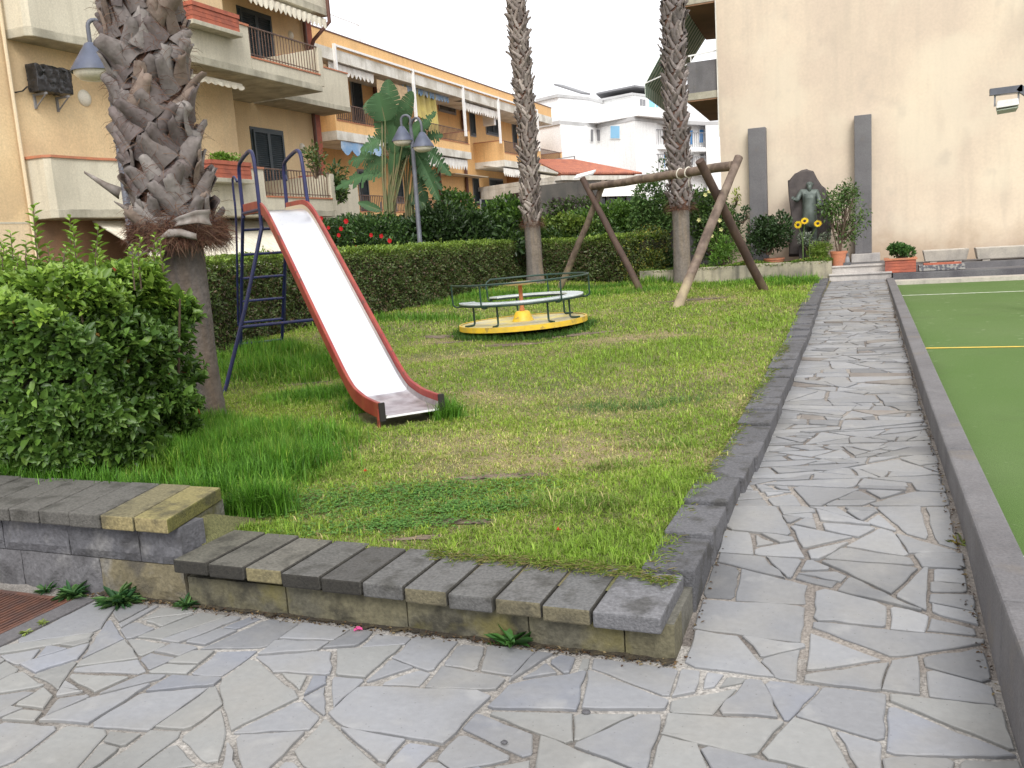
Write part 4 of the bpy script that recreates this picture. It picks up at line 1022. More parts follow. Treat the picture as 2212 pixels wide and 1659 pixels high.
# TV aerial-like lamp post next to it
# ---- orange tiled low house ----
D5=46.
e1=AD(*Q4(500,948),D5); e2=G(*Q4(1025,948),e1.z); dr=(e2-e1).normalized(); bk=Vector((-dr.y,dr.x,0))
th_=thing('house','low white house with bright orange tiled roof and long white awning','house',(e1.x,e1.y,0))
r1=e1+dr*-.3+bk*4.2+Vector((0,0,1.15)); r2=e2-dr*1.9+bk*3.2+Vector((0,0,1.05)); e0=e1-dr*2.3+Vector((0,0,0))
zr=r1.z
mb=MB(); 
def roofq(A,Bp,Cc,Dd,n=26):
    vs=[];
    for i in range(n*4+1):
        t=i/(n*4); h=.05*abs(math.sin(math.pi*i/4)); a=A.lerp(Bp,t)+Vector((0,0,h)); b=Dd.lerp(Cc,t)+Vector((0,0,h)); vs+=[a,b]
    mb.add(vs,[(2*i,2*i+2,2*i+3,2*i+1) for i in range(n*4)])
roofq(e0,e2+dr*.1,r2,r1,40); roofq(e2+dr*.1,e2+dr*.1+bk*7,r2+bk*1,r2,12)
o=mb.build('roof',M['tile'],th_); so_=o.modifiers.new('s','SOLIDIFY'); so_.thickness=.08
mb=MB(); mb.prism([e0+Vector((0,0,-.12)),e2+Vector((0,0,-.12)),e2+bk*7+Vector((0,0,-.12)),e0+bk*7+Vector((0,0,-.12))],(0,0,-.22)); mb.build('eave',M['whitetrim'],th_)
w0=e0+bk*.5;w1=e2+bk*.5-dr*.1
mb=MB(); mb.prism([Vector((p.x,p.y,-.3)) for p in(w0,w1,w1+bk*6,w0+bk*6)],(0,0,e1.z-.05)); mb.build('wall',M['whitetrim'],th_)
a=plane_hit(*Q4(610,1195),e1,e2);b=plane_hit(*Q4(1030,1195),e1,e2); c=plane_hit(*Q4(1030,1290),e1,e2); 
mb=MB(); mb.prism([Vector((p.x,p.y,c.z))+bk*.40 for p in(a-dr*6,b)],(0,0,0)) if False else mb.prism([Vector((a.x,a.y,c.z))-dr*8+bk*.42,Vector((b.x,b.y,c.z))+bk*.42,Vector((b.x,b.y,a.z))+bk*.42,Vector((a.x,a.y,a.z))-dr*8+bk*.42],bk*.05); mb.build('window_band',M['glass'],th_)
mb=MB(); 
for i in range(22): 
    q=Vector((b.x,b.y,c.z))+bk*.37-dr*(i*.8); mb.bar(q,q+Vector((0,0,a.z-c.z)),.07)
mb.build('window_bars',M['greyiron'],th_)
aw=thing('awning','plain white awning sheet hanging below the orange tiled roof','awning',(b.x,b.y,2))
a=plane_hit(*Q4(600,1040),e1,e2);b=plane_hit(*Q4(1030,1010),e1,e2); c=plane_hit(*Q4(1030,1195),e1,e2)
mb=MB(); mb.prism([a-dr*2+bk*.3,b+bk*.3,Vector((b.x,b.y,c.z))-bk*.4,Vector((a.x,a.y,c.z))-dr*2-bk*.4],bk*.02); mb.build('canopy',M['fabric_w'],aw)
mb=MB(); q0=plane_hit(*Q4(380,750),e1,e2)+bk*4; q1=plane_hit(*Q4(875,672),e1,e2)+bk*4; q2=plane_hit(*Q4(875,780),e1,e2)+bk*4
mb.bar(q0,q1,.05); mb.bar(q1,q2,.05); mb.build('roof_cable',M['greyiron'],th_)
# low white wall behind the shrubs
a=AD(*Q4(-300,1292),40); b=G(*Q4(1040,1292),a.z)
o=MB().prism([Vector((a.x,a.y,-.3)),Vector((b.x,b.y,-.3)),Vector((b.x,b.y+.3,-.3)),Vector((a.x,a.y+.3,-.3))],(0,0,a.z+.3)).build('boundary_wall',M['white'],loc=(b.x,b.y,0)); tag(o,'low white boundary wall behind the shrubs, below the glazed shed','wall')
# glazed dark shed
a=AD(*Q4(-60,1120),41); b=G(*Q4(560,1100),a.z); dd=(b-a).normalized(); bb=Vector((-dd.y,dd.x,0))
sh=thing('shed','dark glazed shed beside the far end of the apricot building','shed',(a.x,a.y,0))
MB().prism([Vector((p.x,p.y,-.3)) for p in(a,b,b+bb*3,a+bb*3)],(0,0,a.z+.3)).build('wall',M['glass'],sh)
mb=MB(); n=14
for i in range(n+1): q=a.lerp(b,i/n)-bb*.04; mb.bar(Vector((q.x,q.y,0)),Vector((q.x,q.y,a.z)),.09)
mb.build('frame',M['greyiron'],sh)
# kiosk with white slanting roof
a=AD(*Q4(318,1028),27); b=G(*Q4(595,1032),a.z); dd=(b-a).normalized(); bb=Vector((-dd.y,dd.x,0))
ks=thing('kiosk','small dark grey kiosk with a white sloping roof just left of the log swing frame','kiosk',(a.x,a.y,0))
MB().prism([Vector((p.x,p.y,0)) for p in(a+dd*.02,b,b+bb*2,a+bb*2)],(0,0,a.z-.02)).build('wall',mat('grey_kiosk_panel',(.10,.10,.095),.7,(.15,.14,.13),2),ks)
w1=AD(*Q4(305,1022),26.9); w2=AD(*Q4(505,965),28.2); w3=AD(*Q4(540,925),29.2); w4=AD(*Q4(330,980),28.2)
MB().prism([w1,w2,w3,w4],(0,0,.05)).build('roof',M['wmetal'],ks)
# ---- right building with stained beige gable wall ----
b3=thing('apartment_building','tall building with a blank stained beige wall filling the right background','building',(3,20,0))
B(-2.93,16,19.2,30,.2,13).build('wall',M['wallb'],b3)
B(-2.955,-2.931,19.19,19.26,3.4,13).build('corner_pipe',M['whitetrim'],b3)
for z,yb in ((4.20,23.0),(6.10,22.8)):
    o=MB().prism([Vector((-3.60,19.25,z)),Vector((-2.93,19.25,z)),Vector((-2.93,yb+.3,z)),Vector((-3.75,yb,z))],(0,0,.14)).build('balcony',M['conc_edge'],b3)
    MB().prism([Vector((-3.58,19.27,z+.141)),Vector((-2.932,19.27,z+.141)),Vector((-2.932,19.39,z+.141)),Vector((-3.60,19.39,z+.141))],(0,0,.62)).build('parapet',M['lava_l'],o)
    MB().prism([Vector((-3.60,19.391,z+.141)),Vector((-3.47,19.391,z+.141)),Vector((-3.62,yb,z+.141)),Vector((-3.75,yb,z+.141))],(0,0,.62)).build('side_parapet',M['conc_edge'],o)
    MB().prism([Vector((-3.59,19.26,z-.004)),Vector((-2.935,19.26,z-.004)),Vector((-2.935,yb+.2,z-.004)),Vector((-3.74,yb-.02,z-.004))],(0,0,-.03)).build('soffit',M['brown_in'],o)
    mb=MB(); mb.bar((-3.56,19.33,z+.90),(-2.95,19.33,z+.94),.03); mb.bar((-3.5,19.33,z+.76),(-3.5,19.33,z+.9),.02); mb.build('rail',M['wmetal'],o)
STR=bpy.data.materials.new('green_white_stripes'); STR.use_nodes=True
_n=STR.node_tree.nodes;_l=STR.node_tree.links; tc=_n.new('ShaderNodeTexCoord'); sp=_n.new('ShaderNodeSeparateXYZ'); _l.new(tc.outputs['Object'],sp.inputs[0])
m1=_n.new('ShaderNodeMath'); m1.operation='MULTIPLY'; m1.inputs[1].default_value=25.; _l.new(sp.outputs['Y'],m1.inputs[0]); m2=_n.new('ShaderNodeMath'); m2.operation='SINE'; _l.new(m1.outputs[0],m2.inputs[0]); m3=_n.new('ShaderNodeMath'); m3.operation='GREATER_THAN'; m3.inputs[1].default_value=0.; _l.new(m2.outputs[0],m3.inputs[0])
x_=_n.new('ShaderNodeMixRGB'); x_.inputs[1].default_value=(.16,.29,.21,1); x_.inputs[2].default_value=(.62,.68,.60,1); _l.new(m3.outputs[0],x_.inputs[0]); _l.new(x_.outputs[0],_n['Principled BSDF'].inputs['Base Color']); _n['Principled BSDF'].inputs['Roughness'].default_value=.9
aw=thing('awning','green and white striped awning hanging from the balcony behind the right palm','awning',(-4,20.5,5.5))
c1=AY(*S3(30,372),19.5); c2=AY(*S3(262,350),21.9)
A_=[Vector((-3.63,19.3,6.08)),Vector((-3.72,22.6,6.08)),c2,c1]
A_=[Vector((-3.63,19.6,6.10)),Vector((-3.74,22.7,6.10)),Vector((-4.75,22.7,4.75)),Vector((-4.55,19.6,4.72))]
MB().prism(A_,(0,0,-.02)).build('canopy',STR,aw)
MB().prism([A_[3],A_[2],A_[2]-Vector((0,0,.28)),A_[3]-Vector((0,0,.28))],(-.015,0,0)).build('valance',STR,aw)
mb=MB(); mb.bar(A_[3],Vector((-3.6,19.6,5.0)),.025); mb.bar(A_[2],Vector((-3.7,22.6,5.0)),.025); mb.build('arm',M['wmetal'],aw)
# lower annex wall behind the right palm
o=MB().prism([Vector((-4.9,22.5,0)),Vector((-2.93,22.5,0)),Vector((-2.93,23,0)),Vector((-4.9,23,0))],(0,0,2.45)).build('annex_wall',M['lava_l'],loc=(-4,22.5,0)); tag(o,'grey concrete wall with a ledge behind the right palm','wall')
# ================= VEGETATION =================
def nrm(a): return a/np.maximum(1e-9,np.linalg.norm(a,axis=-1,keepdims=True))
def leafgeo(P,D,N_,L_,W_,C,fold=.25,curl=.15):
    """P base points, D direction, N_ face normal; 6-vertex folded leaves -> V,F,C"""
    P=np.asarray(P,float); D=nrm(np.asarray(D,float)); N_=np.asarray(N_,float)
    Sd=nrm(np.cross(D,N_)); N2=np.cross(Sd,D); n=len(P)
    L_=np.broadcast_to(L_,(n,))[:,None]; W_=np.broadcast_to(W_,(n,))[:,None]
    b=P; t=P+D*L_-N2*L_*curl
    l1=P+D*L_*.33+Sd*W_*.46+N2*W_*fold; r1=P+D*L_*.33-Sd*W_*.46+N2*W_*fold
    l2=P+D*L_*.70+Sd*W_*.40+N2*(W_*fold-L_*curl*.4); r2=P+D*L_*.70-Sd*W_*.40+N2*(W_*fold-L_*curl*.4)
    V=np.stack([b,l1,l2,t,r2,r1],1).reshape(-1,3)
    i=np.arange(n)[:,None]*6
    F_=np.concatenate([i+np.array([[0,3,2,1]]),i+np.array([[0,5,4,3]])],1).reshape(-1,4)
    return V,F_,np.repeat(np.asarray(C),6,axis=0)
def mixcol(pal,n,w=None,jit=.18):
    pal=np.array(pal); k=R.choice(len(pal),n,p=None if w is None else np.array(w)/sum(w)); c=pal[k]*np.exp(R.normal(0,jit,(n,1))); return np.clip(c,0.005,.9)
GREENS=[(.055,.115,.022),(.075,.15,.028),(.04,.085,.02),(.10,.19,.035)]
def merge(parts):
    V=[];F_=[];C=[];o=0
    for v,f,c in parts: V.append(v);F_.append(f+o);C.append(c);o+=len(v)
    return np.concatenate(V),np.concatenate(F_),np.concatenate(C)
def rdir(n): return nrm(R.normal(0,1,(n,3)))
def shrub(name,label,cat,c,r,n,ls,pal,w=None,blobs=9,group=None,mat_='leaf',ratio=.5,stems=True,up=.35,core=.0,part='foliage',hollow=.55,parent=None,spread=.62,jit=.2):
    c=np.array(c,float); r=np.array(r,float)
    th=parent or thing(name,label,cat,(c[0],c[1],c[2]-r[2]),group)
    B_=c+R.uniform(-1,1,(blobs,3))*r*spread; br=R.uniform(.32,.62,blobs)[:,None]*r
    k=R.integers(0,blobs,n); d=rdir(n); rad=R.uniform(hollow,1.,(n,1))**.7
    P=B_[k]+d*br[k]*rad*(1+.18*np.sin(d[:,:1]*9+d[:,1:2]*7+k[:,None]))
    D=nrm(d+rdir(n)*.8+np.array([0,0,up])); Nn=nrm(d*.6+rdir(n)*.7+np.array([0,0,.6]))
    L_=ls*np.exp(R.normal(0,.25,n))
    v,f,cc=leafgeo(P,D,Nn,L_,L_*ratio,mixcol(pal,n,w,jit))
    npmesh(part,v,f,M[mat_],th,cc)
    if stems:
        mb=MB(); base=Vector((c[0],c[1],c[2]-r[2]))
        for b in B_:
            e=Vector(b); s_=base+Vector((rnd.uniform(-.1,.1)*r[0],rnd.uniform(-.1,.1)*r[1],0)); m_=s_.lerp(e,.5)+Vector((rnd.uniform(-.1,.1),rnd.uniform(-.1,.1),.05*r[2]))
            mb.tube([s_,m_,e],[.018,.012,.005],5)
        mb.build('stems',M['twig'],th)
    return th
# ---- clipped hedge ----
HB=[L(300,812),L(464,772),L(641,712),L(815,681),L(958,650),L(1126,606)]
HB2=[L(1126,606),L(1250,609),L(1385,612)]
def hedge(label,pts,zt,depth,n,ls,pal_side,pal_top,seedz=0.,cap=True):
    pts=[np.array([p.x,p.y]) for p in pts]; seg=[np.linalg.norm(b-a) for a,b in zip(pts[:-1],pts[1:])]; tot=sum(seg); cum=np.concatenate([[0],np.cumsum(seg)])
    mid=pts[len(pts)//2]; th=thing('hedge',label,'hedge',(mid[0],mid[1],lawn(*mid)),'clipped hedges around the lawn')
    P0=np.array(pts)
    dirs=nrm(P0[1:]-P0[:-1]); 
    def at(s):
        i=np.clip(np.searchsorted(cum,s,side='right')-1,0,len(seg)-1); t=(s-cum[i])/np.array(seg)[i]
        return P0[i]+(P0[i+1]-P0[i])*t[:,None],dirs[i]
    def side(d): # normal pointing away from lawn
        nn=np.stack([-d[:,1],d[:,0]],1); return nn
    # orientation: normals away from camera/lawn
    test=side(dirs[:1])[0]; sgn=1. if np.dot(test,P0[0]-np.array([-3,12]))>0 else -1.
    wob=lambda s,q: .035*np.sin(s*3.1+1.3*np.sin(q*1.7))+.03*np.sin(s*7.7+2*np.sin(q*2.3+s))*np.cos(q*2.9)+.022*np.sin(s*13+3*np.sin(q*3))*np.sin(q*5.+1)
    n1=int(n*.58); s=R.uniform(0,tot,n1); p,d=at(s); nn=side(d)*sgn
    zb=lawn_n(p[:,0],p[:,1]); z=zb+.02+(zt-zb-.02)*R.random(n1)**.9
    dep=R.exponential(.035,n1)-.02+wob(s,z*4)+np.clip((z-zt+.12)/.12,0,1)**2*.07
    Pf=np.stack([p[:,0]+nn[:,0]*dep,p[:,1]+nn[:,1]*dep,z],1)
    out=-np.concatenate([nn,np.zeros((n1,1))],1)
    Df=nrm(out*.5+rdir(n1)*.9+np.array([0,0,.45])); Nf=nrm(out+rdir(n1)*.6+np.array([0,0,.3]))
    n2=n-n1; s=R.uniform(0,tot,n2); p,d=at(s); nn=side(d)*sgn; q=R.uniform(-.03,depth,n2)
    z2=zt-R.exponential(.03,n2)+wob(s,q*6)*.8+.02
    Pt=np.stack([p[:,0]+nn[:,0]*q,p[:,1]+nn[:,1]*q,z2],1)
    Dt=nrm(rdir(n2)*.8+np.array([0,0,.8])); Nt=nrm(rdir(n2)*.6+np.array([0,0,1.]))
    L1=ls*np.exp(R.normal(0,.25,n1)); L2=ls*np.exp(R.normal(0,.25,n2))
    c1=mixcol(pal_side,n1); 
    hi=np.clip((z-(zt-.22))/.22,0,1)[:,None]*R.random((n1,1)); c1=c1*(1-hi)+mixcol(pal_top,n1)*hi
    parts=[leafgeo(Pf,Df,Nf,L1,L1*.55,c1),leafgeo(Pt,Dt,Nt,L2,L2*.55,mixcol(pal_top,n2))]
    # young shoots that stick out of the top
    ns=int(tot*5); s=R.uniform(0,tot,ns); p,d=at(s); nn=side(d)*sgn; q=R.uniform(0,depth,ns); hh=R.uniform(.03,.20,ns)*R.random(ns)+.03
    k=7; rep=np.repeat(np.arange(ns),k); t=R.random(ns*k)
    Ps=np.stack([(p[:,0]+nn[:,0]*q)[rep]+R.normal(0,.012,ns*k),(p[:,1]+nn[:,1]*q)[rep]+R.normal(0,.012,ns*k),zt+t*hh[rep]],1)
    parts.append(leafgeo(Ps,nrm(rdir(ns*k)*.8+np.array([0,0,.8])),rdir(ns*k),ls*1.1,ls*.5,mixcol([(.20,.30,.05),(.26,.36,.07)],ns*k)))
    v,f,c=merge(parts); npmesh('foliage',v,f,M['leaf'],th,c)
    # dark woody core
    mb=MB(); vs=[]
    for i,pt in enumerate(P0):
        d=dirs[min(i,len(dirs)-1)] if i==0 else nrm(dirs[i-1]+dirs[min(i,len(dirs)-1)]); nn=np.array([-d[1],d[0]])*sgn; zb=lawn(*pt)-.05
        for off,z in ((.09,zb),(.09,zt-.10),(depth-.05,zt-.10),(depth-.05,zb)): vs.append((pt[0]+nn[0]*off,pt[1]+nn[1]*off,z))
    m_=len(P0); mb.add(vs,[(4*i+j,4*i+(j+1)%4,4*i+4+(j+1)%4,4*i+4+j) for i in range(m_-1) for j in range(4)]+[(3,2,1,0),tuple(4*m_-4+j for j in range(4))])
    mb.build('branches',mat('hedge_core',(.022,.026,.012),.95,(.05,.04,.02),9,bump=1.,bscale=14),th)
    return th
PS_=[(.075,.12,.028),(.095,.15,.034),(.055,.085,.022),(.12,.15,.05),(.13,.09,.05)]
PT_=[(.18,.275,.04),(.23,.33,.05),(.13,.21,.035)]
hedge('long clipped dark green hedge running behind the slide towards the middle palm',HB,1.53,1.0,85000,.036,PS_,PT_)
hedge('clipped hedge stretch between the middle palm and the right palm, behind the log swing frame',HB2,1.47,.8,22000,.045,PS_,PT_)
h3=HB2[-1]; c_=AY(1400,556,h3.y+.30)
shrub('hedge','rounded yellow-tipped end of the hedge just left of the right palm','hedge',(c_.x,c_.y,c_.z),(.62,.50,.66),9000,.045,[(.06,.10,.025),(.09,.13,.03),(.22,.26,.04),(.30,.24,.05)],[3,3,2,1],blobs=14,stems=False,hollow=.7)
# ---- big near bush ----
bb=thing('bush','big leafy green bush in the left foreground with light shoots on top','bush',(-5.2,4.0,.35))
bc=np.array([-5.47,3.92,.93]); brd=np.array([1.56,.66,.66])
def bush_pts(n,deep):
    d=rdir(n); e=np.sign(d)*np.abs(d)**.70; e=e/np.max(np.abs(e),axis=1,keepdims=True)**.55
    rad=1-np.abs(R.normal(0,deep,(n,1)))
    lump=1+.05*np.sin(d[:,:1]*8+1)+.05*np.sin(d[:,1:2]*11+d[:,2:3]*7)+.04*np.sin(d[:,2:3]*15+d[:,:1]*13)
    return bc+e*brd*rad*lump*.93,d
n=52000; P,d=bush_pts(n,.09)
P=P[(P[:,2]>.36)]; n=len(P); dd=nrm((P-bc)/brd)
D=nrm(dd*.7+rdir(n)*.8+np.array([0,0,.35])); Nn=nrm(dd*.5+rdir(n)*.55+np.array([0,0,.7]))
Ls=.052*np.exp(R.normal(0,.28,n))
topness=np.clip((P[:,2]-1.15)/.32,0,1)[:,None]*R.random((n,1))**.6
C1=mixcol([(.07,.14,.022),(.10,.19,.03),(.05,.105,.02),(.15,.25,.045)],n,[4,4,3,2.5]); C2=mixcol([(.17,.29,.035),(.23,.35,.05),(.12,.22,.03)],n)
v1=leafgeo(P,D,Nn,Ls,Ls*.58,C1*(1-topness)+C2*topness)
# whorled shoots: rosettes of bigger leaves
def rosettes(base,dirs_,lsz,k,pal,spread=.9):
    n=len(base); rep=np.repeat(np.arange(n),k); a=np.tile(np.arange(k)*2.4,n)+R.uniform(0,6,n)[rep]
    u=nrm(np.cross(dirs_,np.array([.3,.2,1.])+R.normal(0,.1,3))); w2=np.cross(dirs_,u)
    t=(np.tile(np.arange(k),n)/k)[:,None]
    rd=u[rep]*np.cos(a)[:,None]+w2[rep]*np.sin(a)[:,None]
    D=nrm(rd*spread+dirs_[rep]*(.35+t)); N3=nrm(dirs_[rep]-rd*.3)
    ln=lsz*(1.15-.5*t[:,0])*np.exp(R.normal(0,.15,n*k))
    return leafgeo(base[rep]+dirs_[rep]*(t*lsz*.5),D,N3,ln,ln*.46,mixcol(pal,n*k,jit=.12))
m=4200; P2,_=bush_pts(m,.03); P2=P2[P2[:,2]>.45]; m=len(P2); d2=nrm(nrm((P2-bc)/brd)+rdir(m)*.3+np.array([0,0,.4]))
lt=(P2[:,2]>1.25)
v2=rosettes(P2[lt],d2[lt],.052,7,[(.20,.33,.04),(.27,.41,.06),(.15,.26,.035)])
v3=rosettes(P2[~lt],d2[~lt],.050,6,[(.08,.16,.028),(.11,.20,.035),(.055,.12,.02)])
parts=[v1,v2,v3]
# long shoots rising from the top
stm=MB()
SH=[(-4.78,4.0,.42,.02),(-4.35,4.05,.26,.1),(-4.62,4.15,.30,-.05),(-5.1,4.1,.28,-.1),(-3.98,4.0,.18,.15),(-4.15,4.3,.2,.1),(-5.35,4.2,.25,0),(-4.95,4.4,.36,.05),(-3.93,3.9,.10,.2),(-5.6,4.0,.22,-.1)]+[(rnd.uniform(-6.6,-3.95),rnd.uniform(3.55,4.4),rnd.uniform(.06,.2),rnd.uniform(-.15,.15)) for _ in range(60)]
for x,y,h,lean in SH:
    z0=bc[2]+brd[2]*.86
    pts=[Vector((x,y,z0-.12)),Vector((x+lean*h*.5,y,z0+h*.5)),Vector((x+lean*h,y+.02,z0+h))]
    stm.tube(pts,[.005,.004,.002],5)
    k=int(7+h*46); t=np.linspace(.25,1,k)[:,None]; A_=np.array(pts[0]);B2_=np.array(pts[2]); base=A_+(B2_-A_)*t
    ang=np.arange(k)*2.4+rnd.random()*6; rd=np.stack([np.cos(ang),np.sin(ang),np.full(k,.65)],1)
    ln=.062*(1.2-.5*t[:,0])*(1.35 if h>.22 else 1.)
    parts.append(leafgeo(base,rd,np.stack([-np.cos(ang)*.5,-np.sin(ang)*.5,np.ones(k)],1),ln,ln*.45,mixcol([(.24,.38,.05),(.30,.45,.07),(.18,.30,.04)],k,jit=.1)))
# a few red-brown and yellow old leaves
m=160; P3,d3=bush_pts(m,.03); P3=P3[P3[:,2]>.5]; parts.append(leafgeo(P3,rdir(len(P3)),rdir(len(P3)),.045,.022,mixcol([(.28,.06,.03),(.35,.2,.05),(.3,.12,.05)],len(P3))))
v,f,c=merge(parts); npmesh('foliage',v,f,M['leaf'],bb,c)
for i in range(40):
    x=rnd.uniform(-6.4,-4.0);y=rnd.uniform(3.6,4.4); stm.tube([(bc[0]+(x-bc[0])*.5,bc[1]+(y-bc[1])*.5,.3),(x,y,.8),(x+rnd.uniform(-.2,.2),y+rnd.uniform(-.2,.2),1.3)],[.016,.011,.006],5)
stm.build('stems',M['twig'],bb)
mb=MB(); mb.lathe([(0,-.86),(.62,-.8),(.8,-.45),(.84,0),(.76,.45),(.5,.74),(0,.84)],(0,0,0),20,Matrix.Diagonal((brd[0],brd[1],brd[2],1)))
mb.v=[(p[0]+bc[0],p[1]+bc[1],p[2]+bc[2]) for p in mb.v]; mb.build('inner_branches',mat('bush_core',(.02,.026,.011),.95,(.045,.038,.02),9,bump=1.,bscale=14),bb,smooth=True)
# ---- palms ----
BARK=mat('grey_palm_bark',(.115,.10,.092),.9,(.07,.06,.055),7,streak=((.13,.09,.06),.7),bump=.9,bscale=38,fine=.25)
BARK2=mat('ringed_palm_bark',(.165,.145,.13),.9,(.13,.115,.10),5,streak=((.30,.22,.14),.5),bump=.6,bscale=40,fine=.25)
BOOT=mat('dry_leaf_base',(.2,.2,.2),.78,attr=True,col2=(.075,.055,.045),scale=9,mixr=(.52,.75),fac=.6,bump=.5,bscale=35,fine=.2)
def palm(label,base,axis,z_boot,z_top,r_low,r_core,n_per_m,bl,bw,proj,fibres,pal,seed,flare=1.25,detail=True,jag=1.):
    rs=np.random.default_rng(seed); base=Vector(base)
    th=thing('palm_tree',label,'palm tree',base,'palms on the lawn')
    ax=lambda z: Vector((base.x+np.interp(z,axis[0],axis[1]),base.y+np.interp(z,axis[0],axis[2]),z))
    # lower bare trunk with fine vertical/horizontal relief
    zs=np.linspace(base.z-.1,z_boot+.08,46); n=40; V=[]
    for z in zs:
        t=(z-base.z)/(z_boot-base.z); r0=r_low*(1+(flare-1)*max(0,1-t*2.2)**1.6); c=ax(z)
        for k in range(n):
            a=2*math.pi*k/n; rr_=r0*(1+.012*math.sin(5*a+1)+.010*math.sin(13*a+3*z)+rs.normal(0,.004)+.008*math.sin(z*70)); V.append((c.x+rr_*math.cos(a),c.y+rr_*math.sin(a),z))
    F_=[(i*n+k,i*n+(k+1)%n,(i+1)*n+(k+1)%n,(i+1)*n+k) for i in range(len(zs)-1) for k in range(n)]
    npmesh('trunk',V,F_,BARK if detail else BARK2,th,smooth=True)
    # core under the leaf bases
    zs=np.linspace(z_boot-.02,z_top,30); V=[]
    for z in zs:
        c=ax(z)
        for k in range(20): a=2*math.pi*k/20; V.append((c.x+r_core*math.cos(a),c.y+r_core*math.sin(a),z))
    F_=[(i*20+k,i*20+(k+1)%20,(i+1)*20+(k+1)%20,(i+1)*20+k) for i in range(len(zs)-1) for k in range(20)]
    npmesh('fibre_core',V,F_,mat('fibrous_core',(.075,.04,.028),.95,(.14,.075,.05),12,bump=1.,bscale=30),th)
    # leaf bases: crescent shells in crossing spirals
    nu,nv=5,7; VV=[];FF=[];CC=[]
    N=int((z_top-z_boot)*n_per_m); ga=2.39996
    for i in range(N):
        z=z_boot+.02+(z_top-z_boot)*i/N; a=i*ga+rs.normal(0,.10); c=ax(z)
        out=np.array([math.cos(a),math.sin(a),0]); tang=np.array([-math.sin(a),math.cos(a),0]); up=np.array([0,0,1.])
        low=max(0,1-(z-z_boot)/.35)
        lean=(.58 if (i%2) else -.58)*rs.uniform(.25,1.5); ln=bl*rs.uniform(.75,1.3)*(1+.15*low); wd=bw*rs.uniform(.75,1.2); pj=proj*rs.uniform(.6,1.35)*(1+.6*low)
        d=up*math.cos(lean)+tang*math.sin(lean)
        if rs.random()<.05*jag: pj*=1.7; ln*=1.2
        side_=np.cross(d,out)
        b=len(VV); colr=np.array(pal[rs.integers(len(pal))])*math.exp(rs.normal(0,.12))
        roll=rs.normal(0,.3); thk=.012*(bl/.3)
        for s_ in (0,1):
            for iv in range(nv):
                t=iv/(nv-1); w_=wd*(1.0-.58*t**1.1)*.5; o_=r_core*.88+pj*(t**1.7)+.02
                for iu in range(nu):
                    u=-1+2*iu/(nu-1); jag_=(rs.uniform(-.09,.06)*ln if iv==nv-1 and s_==0 else 0)
                    cr=w_*.55*(1-u*u)-(s_*thk)
                    p=np.array(c)+out*(o_+cr-.25*w_*0)+d*(ln*t+jag_-.03)+side_*(w_*u)+out*roll*w_*u*.8
                    if s_: p=p
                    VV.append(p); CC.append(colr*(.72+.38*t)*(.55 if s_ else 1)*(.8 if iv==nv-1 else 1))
        k2=nu*nv
        for iv in range(nv-1):
            for iu in range(nu-1):
                q=b+iv*nu+iu; FF.append((q,q+1,q+nu+1,q+nu)); FF.append((k2+q+nu,k2+q+nu+1,k2+q+1,k2+q))
            q=b+iv*nu; FF.append((q,q+nu,k2+q+nu,k2+q)); q+=nu-1; FF.append((q+nu,q,k2+q,k2+q+nu))
        for iu in range(nu-1): q=b+(nv-1)*nu+iu; FF.append((q,q+1,k2+q+1,k2+q))
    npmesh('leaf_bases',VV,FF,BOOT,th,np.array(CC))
    # fibres
    if fibres:
        nf=fibres; z=z_boot-.02+np.abs(rs.normal(0,.10,nf)); m_=nf//3; z[:m_]=rs.uniform(z_boot,z_top,m_)
        a=rs.uniform(0,6.283,nf); cx=np.interp(z,axis[0],axis[1])+base.x; cy=np.interp(z,axis[0],axis[2])+base.y
        rr_=r_core+rs.uniform(0,.07,nf)+np.where(np.arange(nf)>=m_,rs.uniform(0,.06,nf),0)
        P=np.stack([cx+rr_*np.cos(a),cy+rr_*np.sin(a),z],1); o3=np.stack([np.cos(a),np.sin(a),np.zeros(nf)],1); tg=np.stack([-np.sin(a),np.cos(a),np.zeros(nf)],1)
        D=nrm(o3*rs.uniform(-.1,.8,(nf,1))+tg*rs.normal(0,1.,(nf,1))+np.stack([np.zeros(nf),np.zeros(nf),rs.normal(-.25,.45,nf)],1))
        ln=rs.uniform(.05,.16,nf)[:,None]; sd_=nrm(np.cross(D,o3))*.0016
        Q=P+D*ln*.5+o3*.012; T_=P+D*ln-np.array([0,0,.03])
        V=np.stack([P-sd_,P+sd_,Q-sd_,Q+sd_,T_-sd_*.4,T_+sd_*.4],1).reshape(-1,3); i=np.arange(nf)[:,None]*6
        F_=np.concatenate([i+np.array([[0,1,3,2]]),i+np.array([[2,3,5,4]])],1).reshape(-1,4)
        C=np.repeat(np.array([(.11,.045,.028),(.15,.07,.042),(.07,.032,.022),(.20,.12,.075)])[rs.integers(0,4,nf)],6,axis=0)
        npmesh('fibres',V,F_,M['leafm'],th,C)
    return th,ax
PALB=[(.19,.165,.155),(.155,.13,.12),(.24,.215,.20),(.13,.105,.10),(.20,.15,.12)]
Yp=5.55
pz=[AY(u,v,Yp) for u,v in ((436,905),(414,700),(392,530),(352,350),(332,220),(306,0),(285,-300))]
b0=pz[0]
pn,axn=palm('large near palm leaning left with big grey leaf stubs and shaggy brown fibres',(b0.x,b0.y,.24),([p.z for p in pz],[p.x-b0.x for p in pz],[0]*7),AY(390,520,Yp).z,AY(285,-330,Yp).z,.165,.245,92,.235,.205,.075,9000,PALB,3,flare=1.25)
